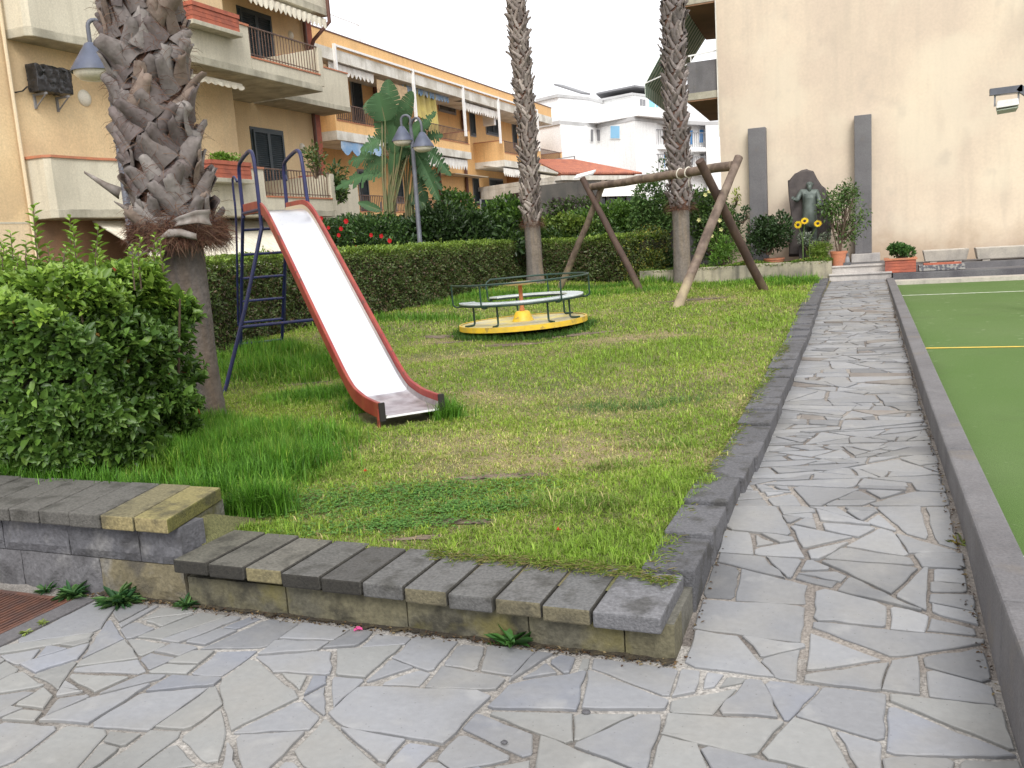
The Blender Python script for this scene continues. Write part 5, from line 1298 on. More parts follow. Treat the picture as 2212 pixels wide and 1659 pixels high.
# hanging dead sheaths at the collar
sh_=MB(); zc_=AY(390,515,Yp).z; cc_=axn(zc_)
def sheath(pts,w0,w1,name='dead_sheath'):
    mb=MB(); vs=[]; n=len(pts)
    for i,(p,s_) in enumerate(pts):
        t=i/(n-1); w_=w0+(w1-w0)*t; p=Vector(p); s_=Vector(s_).normalized()
        d=(Vector(pts[min(n-1,i+1)][0])-Vector(pts[max(0,i-1)][0])).normalized(); nn=s_.cross(d)
        for u in (-1,-.5,0,.5,1): vs.append(p+s_*w_*.5*u+nn*(w_*.28*(1-u*u)))
    mb.add(vs,[(5*i+j,5*i+j+1,5*i+6+j,5*i+5+j) for i in range(n-1) for j in range(4)])
    o=mb.build(name,mat('dry_sheath',(.27,.24,.22),.75,(.15,.12,.10),12,bump=.3,bscale=40),pn,smooth=True); q=o.modifiers.new('s','SOLIDIFY'); q.thickness=.008; return o
def pj(u,v,dy=0): return AY(u,v,Yp-.25+dy)
sheath([(pj(415,515),(0,0,1)),(pj(385,508,-.03),(.2,0,1)),(pj(362,518,-.06),(.8,0,.8)),(pj(335,532,-.07),(1,0,.3)),(pj(312,548,-.05),(1,0,.6))] if False else
 [(pj(425,512),(0,.1,1)),(pj(390,503,-.04),(.1,0,1)),(pj(362,505,-.08),(.5,0,1)),(pj(340,520,-.10),(.9,0,.9)),(pj(318,542,-.10),(1,0,.6)),(pj(300,552,-.08),(1,0,.6))],.05,.11)
sheath([(pj(345,497,.05),(0,0,1)),(pj(385,478,-.04),(0,0,1)),(pj(425,468,-.05),(0,0,1)),(pj(455,470,.05),(0,0,1))],.04,.12)
sheath([(pj(260,418,.1),(.6,0,1)),(pj(230,402,.05),(.3,0,1)),(pj(182,372,.0),(.1,0,1))],.10,.02)
sheath([(pj(300,478,.1),(.6,0,1)),(pj(275,452,.05),(.3,0,1)),(pj(246,435,.0),(.1,0,1))],.08,.01)
pm=L(1157,612)
def palm_axis(pix,Y,zb): ps=[AY(u,v,Y) for u,v in pix]; return ([zb]+[p.z for p in ps[1:]],[p.x-ps[0].x for p in ps],[0]*len(ps)),ps
axm,ps=palm_axis(((1157,612),(1150,490),(1145,420),(1140,300),(1127,150),(1114,0),(1100,-160)),pm.y,pm.z)
palm('slender middle palm behind the merry-go-round, its bare grey foot in front of the hedge',(ps[0].x,pm.y,pm.z-.03),axm,AY(1150,488,pm.y).z,AY(1100,-160,pm.y).z,.185,.17,100,.22,.11,.06,900,[(.24,.20,.175),(.17,.14,.125),(.30,.26,.23)],5,flare=1.22,detail=False)
Y3=17.9
axr,ps=palm_axis(((1474,606),(1470,450),(1466,360),(1459,220),(1455,100),(1455,0),(1455,-160)),Y3,.4)
palm('right palm with rough stubby trunk standing at the end of the low planter wall',(ps[0].x,Y3,.36),axr,AY(1469,452,Y3).z,AY(1455,-160,Y3).z,.168,.178,95,.23,.115,.062,900,[(.20,.17,.16),(.14,.12,.11),(.25,.215,.20)],9,flare=1.12,detail=False)
# ---- strelitzia clumps ----
def bigleaf(mb_v,base,dirv,length,width,droop,normal,torn,col):
    """paddle leaf with slits along the side veins"""
    base=np.array(base,float); d=np.array(dirv,float); d/=np.linalg.norm(d); nn=np.array(normal,float); s_=np.cross(d,nn); s_/=np.linalg.norm(s_); nn=np.cross(s_,d)
    n=22; V=[];F_=[];C=[]
    mids=[];
    for i in range(n+1):
        t=i/n; mids.append(base+d*length*(t-.12*droop*t*t)-np.array([0,0,1.])*droop*length*.55*t*t)
    for sd in (-1,1):
        gap=R.random(n)<torn
        i=0
        while i<n:
            t0=i/n; t1=(i+1)/n
            def wd(t): return width*.5*math.sin(math.pi*min(1,max(0,(t*.93+.06))))**.55*(1-.25*t)
            fold=.35; sag0=R.normal(0,.12)*torn*1.2-.55*torn*R.random()
            e=.02 if gap[i] else 0
            for (t,m_) in ((t0,mids[i]),(t1-e,mids[i+1])):
                w_=wd(t)
                back=d*(w_*.18)
                V+= [m_, m_+s_*sd*w_*.5+nn*w_*fold*.5+back*.5+np.array([0,0,sag0*w_*.4]), m_+s_*sd*w_*(1-e*4)+nn*w_*fold*.75+back+np.array([0,0,sag0*w_*1.2])]
                C+=[np.array(col)*1.25,np.array(col),np.array(col)*.92]
            b=len(V)-6; F_+=[(b,b+1,b+4,b+3),(b+1,b+2,b+5,b+4)]
            i+=1
    o_=sum(len(x[0]) for x in mb_v); mb_v.append((np.array(V),np.array(F_),np.array(C)))
def strelitzia(label,Y,base_uv,leaves,group):
    b=AY(*base_uv,Y); b.z=.35; th=thing('banana_like_plant',label,'tall plant',b,group); acc=[]; mb=MB()
    for (u0,v0,u1,v1,w_,droop,torn,nx,bright) in leaves:
        p0=AY(u0,v0,Y+R.uniform(-.3,.3)); p1=AY(u1,v1,p0.y+R.uniform(-.3,.1)); L0=(p1-p0).length
        s0=Vector((b.x+R.uniform(-.15,.15),b.y+R.uniform(-.1,.1),b.z+R.uniform(.2,.9)))
        m_=s0.lerp(p0,.55)+Vector(((b.x-p0.x)*.25,0,.15))
        mb.tube([s0,m_,p0,p0.lerp(p1,.5)],[.035,.025,.016,.008],6)
        d=(p1-p0)
        if droop: d=d+Vector((0,0,1))*droop*L0*.5
        bigleaf(acc,p0,d,L0,w_,droop,(nx,-1,.25),torn,np.array([.065,.135,.06])*bright)
    for i in range(6): x=R.uniform(-.12,.12); mb.tube([(b.x+x,b.y+R.uniform(-.1,.1),b.z-.3),(b.x+x*1.4,b.y,b.z+.7),(b.x+x*3,b.y,b.z+1.5)],[.06,.05,.028],7)
    v,f,c=merge(acc); npmesh('leaves',v,f,M['leafm'],th,c); mb.build('stems',mat('pale_leaf_stalk',(.14,.17,.07),.6,(.20,.16,.085),6),th,smooth='auto'); return th
strelitzia('tall clump with upright paddle leaves behind the hedge, left of the street lamp',19.2,(842,535),[
 (848,268,838,172,.62,0,.12,.3,1.0),(868,275,892,198,.62,0,.15,-.2,.9),(825,245,802,212,.75,0,.1,.5,1.25),(832,262,818,200,.8,.0,.1,.3,1.1),(862,300,880,240,.7,0,.3,-.3,.8),
 (853,330,853,272,.40,0,.1,.1,1.15),(860,345,878,300,.6,0,.4,-.2,.7),
 (850,330,842,240,.55,0,.15,.2,1.3),(868,345,874,232,.5,0,.2,-.1,1.1),(842,305,824,232,.62,0,.15,.3,1.35),(880,335,908,255,.45,.05,.3,-.3,1.0),(848,380,858,300,.35,0,.2,.0,1.2),  # upright leaves, the palest have sky reflection put into their colour
 (845,290,780,325,.45,.5,.85,.2,1.2),(825,345,745,345,.42,.45,.95,.1,1.0),(828,372,722,405,.36,.35,.95,.1,1.2),(838,345,785,372,.5,.5,.8,.1,.8),(822,455,770,435,.25,.2,.2,.1,1.2),
 (870,310,912,262,.5,.1,.8,-.2,1.2),(885,300,945,238,.34,.1,.8,-.3,1.0),(860,330,905,300,.5,.4,.7,0,.8)],'banana-like plants behind the hedge')
strelitzia('darker drooping clump of torn paddle leaves behind the street lamp',19.8,(885,540),[
 (905,310,968,372,.42,.5,.8,-.2,.95),(915,300,960,290,.36,.4,.9,-.2,.9),(900,330,942,420,.40,.45,.85,-.2,1.05),(890,340,948,400,.45,.5,.8,-.1,.8),(880,320,925,350,.55,.4,.8,0,.9),
 (870,330,850,390,.5,.4,.8,.1,.75),(895,350,920,440,.4,.4,.8,0,.7),(885,420,930,455,.45,.4,.6,0,.6),(865,470,838,540,.5,.2,.3,.2,.55),(880,480,905,530,.5,.3,.3,0,.6),(890,300,930,265,.4,.0,.5,-.3,.9)],'banana-like plants behind the hedge')
# ---- shrubs behind the hedge ----
SB='shrubs behind the hedge'
def shr(label,u,v,Y,rx,rz,n,ls,pal,w=None,name='shrub',ry=None,**k):
    c=AY(u,v,Y); return shrub(name,label,k.pop('cat','shrub'),(c.x,c.y,c.z),(rx,ry or rx*.6,rz),n,ls,pal,w,group=k.pop('group',SB),**k)
DG=[(.03,.062,.018),(.045,.09,.022),(.022,.045,.014)]
LG=[(.10,.20,.035),(.14,.26,.04),(.07,.14,.03)]
shr('dark dense shrub directly right of the street lamp',965,515,18.8,1.1,.72,9000,.10,DG,blobs=12)
shr('dark glossy shrub between the street lamp and the middle palm',1055,510,19.6,1.15,.66,9000,.10,DG+[(.08,.15,.03)],blobs=12)
shr('bright green feathery shrub top left of the middle palm',1088,474,20.6,.8,.62,6500,.085,LG+[(.05,.11,.02)],blobs=10)
shr('mid green shrub just right of the street lamp, with pale leaves',975,476,20.2,.75,.68,5000,.09,[(.06,.13,.025),(.10,.19,.035),(.04,.09,.02)],blobs=10)
shr('dark shrub behind the street lamp pole',900,520,20.6,.8,.7,5000,.10,DG,blobs=9)
shr('yellow-green shrub right of the middle palm',1205,497,22.0,1.2,.45,6000,.09,[(.13,.20,.035),(.18,.25,.04),(.09,.15,.03)],blobs=10)
shr('dark green shrub low behind the hedge right of the middle palm',1215,520,21.8,1.4,.5,6000,.09,[(.045,.09,.02),(.06,.12,.025)],blobs=10)
shr('bright green shrub between the legs of the log swing frame',1310,490,23.5,1.5,.48,8000,.09,LG+[(.07,.14,.03)],blobs=12)
shr('leafy shrub with purple tints in front of the low white wall',1240,462,25,1.1,.5,3500,.09,[(.10,.15,.05),(.12,.09,.10),(.07,.13,.03)],blobs=9)
shr('green bush left of the right palm under the top beam',1385,486,23.5,1.0,.6,6000,.09,LG,blobs=10)
shr('light feathery tall shrub beside the right palm',1418,445,22.,.62,1.0,5000,.08,[(.13,.25,.07),(.09,.17,.05),(.17,.28,.08)],blobs=9,spread=.75)
shr('dark low shrub in front of the hedge end beside the right palm',1425,575,19.2,.42,.33,2500,.06,[(.04,.08,.02),(.06,.11,.03)],blobs=6)
shr('climbing twigs on the end of the grey balcony railing',680,345,19.,.35,.45,260,.09,[(.07,.12,.03),(.12,.14,.04)],blobs=7,hollow=.3)
hb=shr('hibiscus bush with red flowers between the slide and the tall paddle-leaf clump',765,525,17.6,1.35,.62,9500,.075,[(.045,.10,.025),(.07,.14,.03),(.03,.07,.02)],name='hibiscus_bush',cat='flowering bush',blobs=13)
fl_=[(694,472),(710,492),(714,522),(737,494),(770,536),(802,508),(824,510),(732,508),(748,478),(690,500),(842,520)]
for u,v in fl_:
    c=AY(u,v,16.75); n=6; a=np.arange(n)*2*math.pi/n+R.random(); rd=np.stack([np.cos(a),np.full(n,-.45),np.sin(a)],1)
    s_=R.uniform(.045,.065)
    vv,ff_,cc=leafgeo(np.tile(np.array(c),(n,1)),rd,np.tile([0,-1,.2],(n,1)),s_,s_*.95,np.tile([.48,.012,.018],(n,1)),fold=-.2)
    npmesh('flower',vv,ff_,M['leafm'],hb,cc)
# plants in the balcony box
c=AY(465,344,17.2); bx=shrub('trailing_plant','bright green trailing plant filling the brick box on the lower curved balcony','plant',(-13.85,16.9,3.87),(.10,.55,.14),1500,.05,[(.13,.25,.03),(.18,.32,.04)],blobs=14,stems=False)
c=AX(*Z2(-70,930),-15.6)
shr('low bushes beyond the drain pipe of the ochre building',730,400,22.,.5,.5,900,.1,[(.05,.10,.03),(.1,.15,.04)],blobs=6)
# ================= GRASS =================
def zone(u,v,ra,rf): p=L(u,v); return (p.x,p.y,ra,rf)
CR=np.array([.927,.375]); CF=np.array([-.375,.927])
def zval(z,x,y,soft=1.):
    dx,dy=x-z[0],y-z[1]; a=(dx*CR[0]+dy*CR[1])/z[2]; b=(dx*CF[0]+dy*CF[1])/z[3]
    n=.22*np.sin(x*5.3+y*2.1+z[0])+.18*np.sin(y*6.1-x*3.7+z[1])+.12*np.sin(x*11+y*9)
    return np.clip((1.15-np.sqrt(a*a+b*b)+n*.6)/(.35*soft),0,1)
LUSH=[zone(640,800,.9,.9),zone(560,770,.8,.5),zone(700,860,.6,.5),zone(560,960,.75,.5),zone(500,1040,.65,.33),zone(450,960,.5,.5),zone(430,1000,.5,.35),zone(870,905,.42,.22),zone(820,880,.3,.3),zone(650,700,1.,1.2),zone(1130,640,4,1.0),zone(1500,610,1.8,.9),zone(1700,610,1.3,1.2)]
TALL=[zone(540,970,.50,.40),zone(480,1020,.42,.25),zone(600,1010,.30,.25),zone(440,960,.5,.4),zone(400,1020,.4,.3),zone(545,1085,.22,.12),zone(860,900,.36,.13),zone(935,905,.12,.12),zone(640,810,.75,.45),zone(560,790,.5,.35),zone(620,770,.8,.4),zone(1440,612,.7,.25),zone(1560,608,1.,.3)]
MGRZ=[(mcn.x+.05*CF[0],mcn.y-.05,.92,.90)]
BRIGHT=[zone(1370,770,.95,.80),zone(1480,745,.6,.5),zone(1640,700,.7,1.),zone(1700,640,.5,1.2),zone(1290,1180,.6,.25),zone(1500,1060,.35,.5),zone(560,1150,.5,.1)]
DRY=[zone(1160,860,1.1,.45),zone(1330,890,.9,.40),zone(1000,960,.8,.45),zone(1120,1000,.7,.35),zone(1240,960,.6,.5),zone(700,830,.30,.16),zone(990,770,.8,.45),zone(960,740,.5,.3),zone(1390,800,.28,.14),zone(1340,790,.2,.1),zone(1500,650,.9,.45),zone(1360,730,.8,.3),zone(1000,1010,.4,.2),zone(1620,870,.25,.5),zone(1560,1000,.2,.4),zone(930,900,.25,.1),zone(1560,650,.8,.2)]
BARE=[zone(1010,738,.60,.11),zone(1130,745,.60,.10),zone(1240,725,.55,.14),zone(950,728,.28,.12),zone(1500,648,.65,.10),zone(1070,1032,.22,.05),zone(1150,1028,.12,.035),zone(900,1165,.16,.03),zone(960,1130,.12,.035),zone(660,830,.25,.06),zone(1030,1130,.1,.03)]
DARKT=[zone(1400,877,.30,.12),zone(1430,965,.30,.10),zone(1180,1090,.3,.1),zone(1250,1100,.25,.08),zone(1340,1010,.2,.08)]
CLOV=[zone(760,1100,.60,.16),zone(880,1085,.42,.14),zone(650,1085,.36,.12),zone(980,1060,.36,.10),zone(850,1140,.30,.07),zone(1020,1100,.25,.08)]
def zmax(Z,x,y,soft=1.):
    m=np.zeros_like(x)
    for z in Z: m=np.maximum(m,zval(z,x,y,soft))
    return m
def inlawn(x,y):
    # lawn boundary: kerb inner edge, coping back edge, raised wall, hedge line, planter
    wig=.020*np.sin(y*9)+.018*np.sin(y*23+1); a=x<(-.640-.007*(y-3)-.155+wig*1.3+.055*smn((y-3.3)/2)*(1-smn((y-9)/8)))
    a&=y>3.20+.025*np.sin(x*13)+.02*np.sin(x*31)+.05*smn((x+1.3)/.4)
    a&=~((x<-2.84)&(y<3.40)); a&=x>-12; a&=y<23
    # right of hedge front
    hp=[(p.x,p.y) for p in HB]
    for (x0,y0),(x1,y1) in zip(hp[:-1],hp[1:]):
        c=(x1-x0)*(y-y0)-(y1-y0)*(x-x0); a&=~((c>0)&(y>=y0-.3)&(y<=y1))
    hp=[(p.x,p.y) for p in HB2]
    for (x0,y0),(x1,y1) in zip(hp[:-1],hp[1:]): a&=~((x>=x0)&(x<=x1)&(y>y0+(y1-y0)*(x-x0)/(x1-x0)))
    sx=(x-O2.x)*AXS.x+(y-O2.y)*AXS.y; tx=(x-O2.x)*WS.x+(y-O2.y)*WS.y; a&=~((sx>-.12)&(sx<.75)&(np.abs(tx)<.24))
    a&=~((x>-5.2)&(y>17.40+(-.765-x)*.232))
    return a
def grass(n,y0,y1,x0,x1,h,wd,seed):
    rs=np.random.default_rng(seed); x=rs.uniform(x0,x1,n); y=rs.uniform(y0,y1,n)
    k=inlawn(x,y)
    # only what lies in the wedge the photo (and a step aside) sees
    k&=(x>-1.75*y-1.)
    x=x[k];y=y[k]
    bare=zmax(BARE,x,y); lush=zmax(LUSH,x,y,2.2); tall=zmax(TALL,x,y,1.6); br=zmax(BRIGHT,x,y,2.); dry=zmax(DRY,x,y,2.6); dk=zmax(DARKT,x,y,1.5); cl=zmax(CLOV,x,y,1.5); mg_=zmax(MGRZ,x,y,.6)
    dist_=np.sqrt((x-mcn.x)**2+(y-mcn.y)**2)
    keep=rs.random(len(x))>np.maximum(bare*.96,np.maximum(dry*.30,cl*.35)); keep&=~((mg_>.5)&(dist_<RAD*.9)&(rs.random(len(x))<.6))
    x,y,bare,lush,tall,br,dry,dk,cl=[q[keep] for q in (x,y,bare,lush,tall,br,dry,dk,cl)]; n=len(x)
    z=lawn_n(x,y)
    hs=np.sin(np.floor(x/.05+.4*np.sin(y*31))*12.9898+np.floor(y/.05+.4*np.sin(x*27))*78.233)*43758.5453; hs=hs-np.floor(hs); hs2=np.sin(np.floor(x/.13)*39.3+np.floor(y/.11)*17.7)*2731.3; hs2=hs2-np.floor(hs2)
    tuft=.5+.5*np.sin(x*37+np.sin(y*29)*2)*np.sin(y*41+x*13)
    H_=h*(.55+.9*rs.random(n)**1.3)*(.75+.5*tuft)*(1+1.1*lush)*(1+2.2*tall*(h>.02))*(1+.35*br)*(1+1.0*dk)*(1-.35*dry)
    H_=np.minimum(H_*(.6+.8*hs),.24)
    near_edge=0
    a=rs.uniform(0,2*math.pi,n); tilt=np.clip(rs.normal(.95,.35,n)-.45*lush-.25*tall-.2*br,.1,1.45)
    dx,dy=np.cos(a),np.sin(a)
    W_=wd*rs.uniform(.6,1.4,n)*(1+.35*tall)
    px,py=-dy,dx
    b=np.stack([x,y,z-.004],1); side=np.stack([px,py,np.zeros(n)],1)*W_[:,None]*.5
    up=np.array([0,0,1.]); o=np.stack([dx,dy,np.zeros(n)],1)
    m_=b+(o*(np.sin(tilt)*.40)[:,None]+up*(np.cos(tilt*.6)*.58)[:,None])*H_[:,None]
    t=b+(o*(np.sin(tilt)*1.)[:,None]+up*(np.cos(tilt)*.92)[:,None])*H_[:,None]
    V=np.stack([b-side,b+side,m_-side*.8,m_+side*.8,t],1).reshape(-1,3)
    i=np.arange(n)[:,None]*5
    F1=i+np.array([[0,1,3,2]]); F2=i+np.array([[2,3,4,4]])
    # colours
    g0=np.array([.155,.265,.030]); g1=np.array([.270,.360,.050]); dr=np.array([.44,.36,.18]); lu=np.array([.085,.215,.018]); bri=np.array([.18,.295,.034]); dkc=np.array([.08,.17,.035])
    big=.5+.5*np.sin(x*1.3+y*.9)*np.sin(y*1.1-x*.7+1); q=rs.random(n)
    c=g0+(g1-g0)*(q*.6+.4*big)[:,None]
    dmix=np.clip((rs.random(n)<(.15+.52*dry+.25*bare)).astype(float),0,1)*(1-.85*np.maximum(lush,tall))*(1-.7*br)
    def mixin(c,col,f): return c*(1-f[:,None])+col*f[:,None]
    c=mixin(c,bri,br*.85*(rs.random(n)<.85)); c=mixin(c,lu,np.clip(lush+.2*tall,0,1)*(rs.random(n)<.88)); c=mixin(c,dkc,dk*.35); c=mixin(c,dr,dmix*rs.uniform(.5,1,n))
    c=c*np.exp(rs.normal(0,.20,(n,1)))*(.74+.42*hs+.22*hs2)[:,None]
    C=np.repeat(c,5,axis=0)
    return V,F1,i,C,n
parts=[]
for args in ((150000,3.1,4.6,-5.2,-.7,.030,.0040,1),(150000,4.6,6.6,-7.2,-.75,.032,.0050,2),(125000,6.6,10,-9.5,-.75,.036,.006,3),(105000,10,15,-11,-.8,.042,.009,4),(90000,15,23,-11.5,-.8,.055,.013,5)):
    parts.append(grass(*args))
# two meshes worth of faces: quads for the lower half, triangles for the tips
V=np.concatenate([p[0] for p in parts]); C=np.concatenate([p[3] for p in parts]); off=0;Q=[];T_=[]
for p in parts:
    Q.append(p[1]+off); T_.append(p[2]+np.array([[2,3,4]])+off); off+=len(p[0])
Q=np.concatenate(Q);T_=np.concatenate(T_)
me=bpy.data.meshes.new('grass'); me.vertices.add(len(V)); me.vertices.foreach_set('co',V.astype(np.float32).ravel())
nl=len(Q)*4+len(T_)*3; me.loops.add(nl); me.loops.foreach_set('vertex_index',np.concatenate([Q.ravel(),T_.ravel()]).astype(np.int32))
me.polygons.add(len(Q)+len(T_)); me.polygons.foreach_set('loop_start',np.concatenate([np.arange(len(Q))*4,len(Q)*4+np.arange(len(T_))*3]).astype(np.int32))
a=me.color_attributes.new('Col','FLOAT_COLOR','POINT'); cc=np.ones((len(V),4),dtype=np.float32); cc[:,:3]=C; a.data.foreach_set('color',cc.ravel())
me.update(calc_edges=True); me.materials.append(M['grass']); o=bpy.data.objects.new('grass',me); COL.objects.link(o)
tag(o,'short worn lawn grass with dry and lush patches','grass',kind='stuff')
# patches of bare trodden soil
SOILP=mat('bare_trodden_soil',(.115,.085,.060),.95,(.19,.145,.105),9,bump=1.,bscale=60,fine=.4)
for zx,zy,ra,rb in BARE:
    V=[(zx,zy,lawn(zx,zy)+.009)]; n=36
    for i in range(n):
        a=2*math.pi*i/n; k=.8+.22*math.sin(3*a+zx)+.15*math.sin(7*a+zy*3)+rnd.uniform(-.1,.1); dx=ra*k*math.cos(a); dy=rb*k*math.sin(a); x=zx+dx*CR[0]+dy*CF[0]; y=zy+dx*CR[1]+dy*CF[1]; V.append((x,y,lawn(x,y)+.007))
    tag(npmesh('soil_patch',V,[(0,1+i,1+(i+1)%n) for i in range(n)],SOILP),kind='structure')
# long blades: real tufts of tall grass
def tuftblades(n,Z,h,wd,seed,cols,x0=-8,x1=-.8,y0=3.2,y1=10,arch=1.0,exclude=True,minz=.25,zoff=0.):
    rs=np.random.default_rng(seed); xs_=[];ys_=[]
    for z in Z:
        m=int(n/len(Z)); a=rs.normal(0,.55,m)*z[2]; b=rs.normal(0,.55,m)*z[3]; xs_.append(z[0]+a*CR[0]+b*CF[0]); ys_.append(z[1]+a*CR[1]+b*CF[1])
    x=np.concatenate(xs_);y=np.concatenate(ys_)
    # clump
    x=x+.02*np.sin(y*40); y=y+.02*np.sin(x*44)
    if exclude: k=inlawn(x,y); x=x[k];y=y[k]
    n=len(x); z=lawn_n(x,y)+zoff; H_=h*rs.uniform(.45,1.15,n); a=rs.uniform(0,6.283,n); ben=rs.uniform(.15,.9,n)*arch
    o=np.stack([np.cos(a),np.sin(a),np.zeros(n)],1); side=np.stack([-np.sin(a),np.cos(a),np.zeros(n)],1)*(wd*rs.uniform(.6,1.3,n))[:,None]*.5; b=np.stack([x,y,z-.01],1); up=np.array([0,0,1.])
    ts=(0,.35,.7,1.); P=[]
    for t in ts:
        c=b+up*(H_*(t-.45*ben*t*t*t))[:,None]+o*(H_*ben*t*t*.8)[:,None]; w_=1-.15*t-.75*max(0,t-.35)/.65
        P+= [c-side*w_,c+side*w_]
    V=np.stack(P,1).reshape(-1,3); i=np.arange(n)[:,None]*8
    F_=np.concatenate([i+np.array([[2*k,2*k+1,2*k+3,2*k+2]]) for k in range(3)],1).reshape(-1,4)
    C=mixcol(cols,n,jit=.2); return V,F_,np.repeat(C,8,axis=0)
gcol=[(.075,.205,.016),(.105,.26,.022),(.05,.14,.013),(.14,.30,.035)]
TN=[zone(545,985,.50,.30),zone(480,1010,.42,.22),zone(610,1015,.28,.22),zone(520,1060,.25,.12),zone(425,940,.25,.25),zone(400,1010,.3,.2),zone(470,960,.3,.25),zone(560,1110,.14,.08)]
v,f,c=merge([tuftblades(15000,TN,.21,.0062,21,gcol),tuftblades(2600,[zone(850,905,.28,.08),zone(935,895,.16,.06),zone(960,905,.12,.07),zone(790,885,.16,.1)],.19,.006,22,gcol,arch=1.2),
  tuftblades(7000,[zone(640,815,.6,.35),zone(560,800,.4,.25),zone(640,770,.6,.35),zone(700,860,.4,.2),zone(500,800,.3,.3)],.15,.007,23,gcol),
  tuftblades(1000,[zone(1300,880,.25,.12),zone(1350,885,.3,.14),zone(1400,880,.3,.14),zone(1460,870,.25,.14)],.07,.005,25,[(.085,.17,.045),(.12,.23,.06)]),
  tuftblades(9000,[zone(1000,660,1.0,.35),zone(1100,640,.8,.3),zone(1220,625,.9,.3),zone(1330,622,.8,.3),zone(900,690,.9,.4),zone(1420,610,.5,.25),zone(1500,612,.8,.25),zone(1620,612,.8,.25),zone(1740,612,.5,.3)],.15,.012,26,[(.08,.19,.02),(.11,.24,.025)])])
tag(npmesh('tall_grass',v,f,M['grass'],None,c),'long lush grass blades around the palm foot, the slide end and the hedge foot','grass',kind='stuff')
# under the merry-go-round fringe
th_a=np.linspace(0,6.283,40,endpoint=False)
fz=[(mcn.x+RAD*1.0*math.cos(a),mcn.y+RAD*1.0*math.sin(a),.12,.08) for a in th_a]
v,f,c=tuftblades(4200,fz,.11,.008,31,[(.055,.13,.02),(.08,.18,.03),(.04,.09,.015)],exclude=False)
tag(npmesh('fringe_grass',v,f,M['grass'],None,c),'unmown grass fringe under the rim of the merry-go-round','grass',kind='stuff')
# left verge on the raised wall under the bush
vz=[(-4.9+.35*i,3.36+.02*(i%3),.2,.05) for i in range(6)]+[(-5.9,3.38,.4,.06),(-5.2,3.36,.4,.05)]
v,f,c=tuftblades(2600,vz,.14,.005,33,gcol,exclude=False,zoff=.14)
tag(npmesh('verge_grass',v,f,M['grass'],None,c),'grass creeping over the raised wall below the big bush','grass',kind='stuff')
# clover carpet
rs=np.random.default_rng(41); xs_=[];ys_=[]
for z in CLOV: m=800; a=rs.normal(0,.75,m)*z[2]; b=rs.normal(0,.75,m)*z[3]; xs_.append(z[0]+a*CR[0]+b*CF[0]); ys_.append(z[1]+a*CR[1]+b*CF[1])
x=np.concatenate(xs_);y=np.concatenate(ys_); k=inlawn(x,y); x=x[k];y=y[k]; n=len(x); a=rs.uniform(0,6.28,n)
P=np.stack([x,y,lawn_n(x,y)+rs.uniform(.008,.03,n)],1); rep=np.repeat(np.arange(n),3); aa=a[rep]+np.tile([0,2.094,4.189],n)
v,f,c=leafgeo(P[rep],np.stack([np.cos(aa),np.sin(aa),rs.uniform(-.1,.4,n*3)],1),np.tile([0,0,1.],(n*3,1))+rs.normal(0,.15,(n*3,3)),.010,.009,mixcol([(.075,.20,.035),(.11,.25,.045),(.13,.26,.05)],n*3),fold=.05)
tag(npmesh('clover',v,f,M['leafm'],None,c),'small dark green clover carpet in the front of the lawn','clover',kind='stuff')
# runners of grass creeping over coping and kerb
rs=np.random.default_rng(43); n=2600; e=rs.random(n)
x=np.where(e<.55,rs.uniform(-1.75,-.70,n),-.80+rs.normal(0,.03,n)); y=np.where(e<.55,3.19+rs.normal(0,.03,n)-.05*np.exp(-((x+.72)/.10)**2),rs.uniform(3.2,9,n))
z=np.array([lawn(a_,b_) for a_,b_ in zip(x,y)])+.016; a=np.where(e<.55,rs.normal(-1.57,.9,n),rs.normal(0,.8,n))
v,f,c=leafgeo(np.stack([x,y,z],1),np.stack([np.cos(a),np.sin(a),rs.uniform(0,.5,n)],1),np.tile([0,0,1.],(n,1)),rs.uniform(.02,.05,n),.0035,mixcol([(.16,.24,.035),(.22,.27,.05),(.30,.26,.11)],n))
tag(npmesh('creeping_grass',v,f,M['grass'],None,c),'grass runners spilling over the stone kerb and coping','grass',kind='stuff')
# ================= WEEDS, PETALS =================
def weed(label,x,y,z,n,l,pal,seed,spread=.9,w=.28,group='weeds along the foot of the wall'):
    rs=np.random.default_rng(seed); a=rs.uniform(0,6.283,n); el=rs.uniform(.1,1.1,n)
    P=np.stack([x+rs.normal(0,l*.16,n),y+rs.normal(0,l*.08,n)-.004,np.full(n,z)+rs.uniform(0,l*.15,n)],1); D=np.stack([np.cos(a)*spread,np.sin(a)*spread*.8-.15,el],1)
    ln=l*rs.uniform(.5,1.2,n); v,f,c=leafgeo(P,D,np.tile([0,0,1.],(n,1))+rs.normal(0,.2,(n,3)),ln,ln*w,mixcol(pal,n),curl=.3)
    o=npmesh('weed',v,f,M['leafm'],None,c,loc=(x,y,z)); tag(o,label,'weed',group)
wp=G(1112,1392,0); weed('broad-leaved dark green weed at the wall foot near the pink petal, rightmost weed',wp.x,2.86,.0,24,.105,[(.04,.12,.025),(.06,.16,.03)],1,w=.30)
for lab,u,v,n,l,sd in (('largest weed tuft at the wall foot just right of the rusty drain grate',262,1305,120,.10,2),('wide low weed at the corner of the rusty drain grate',160,1290,90,.08,3),('tiny weed hugging the raised wall, leftmost beside the grate',100,1280,40,.05,4),('small bright weed on the wall foot, third from the left',412,1308,50,.06,5)):
    p=G(u,v,0); weed(lab,p.x,min(2.86,p.y),.0,n,l,[(.035,.10,.035),(.06,.15,.04),(.09,.18,.05)],sd,w=.2)
weed('thin weed growing out of the joint beside the kerb corner',-.60,3.62,.03,26,.07,[(.12,.22,.04)],6,w=.14,group=None)
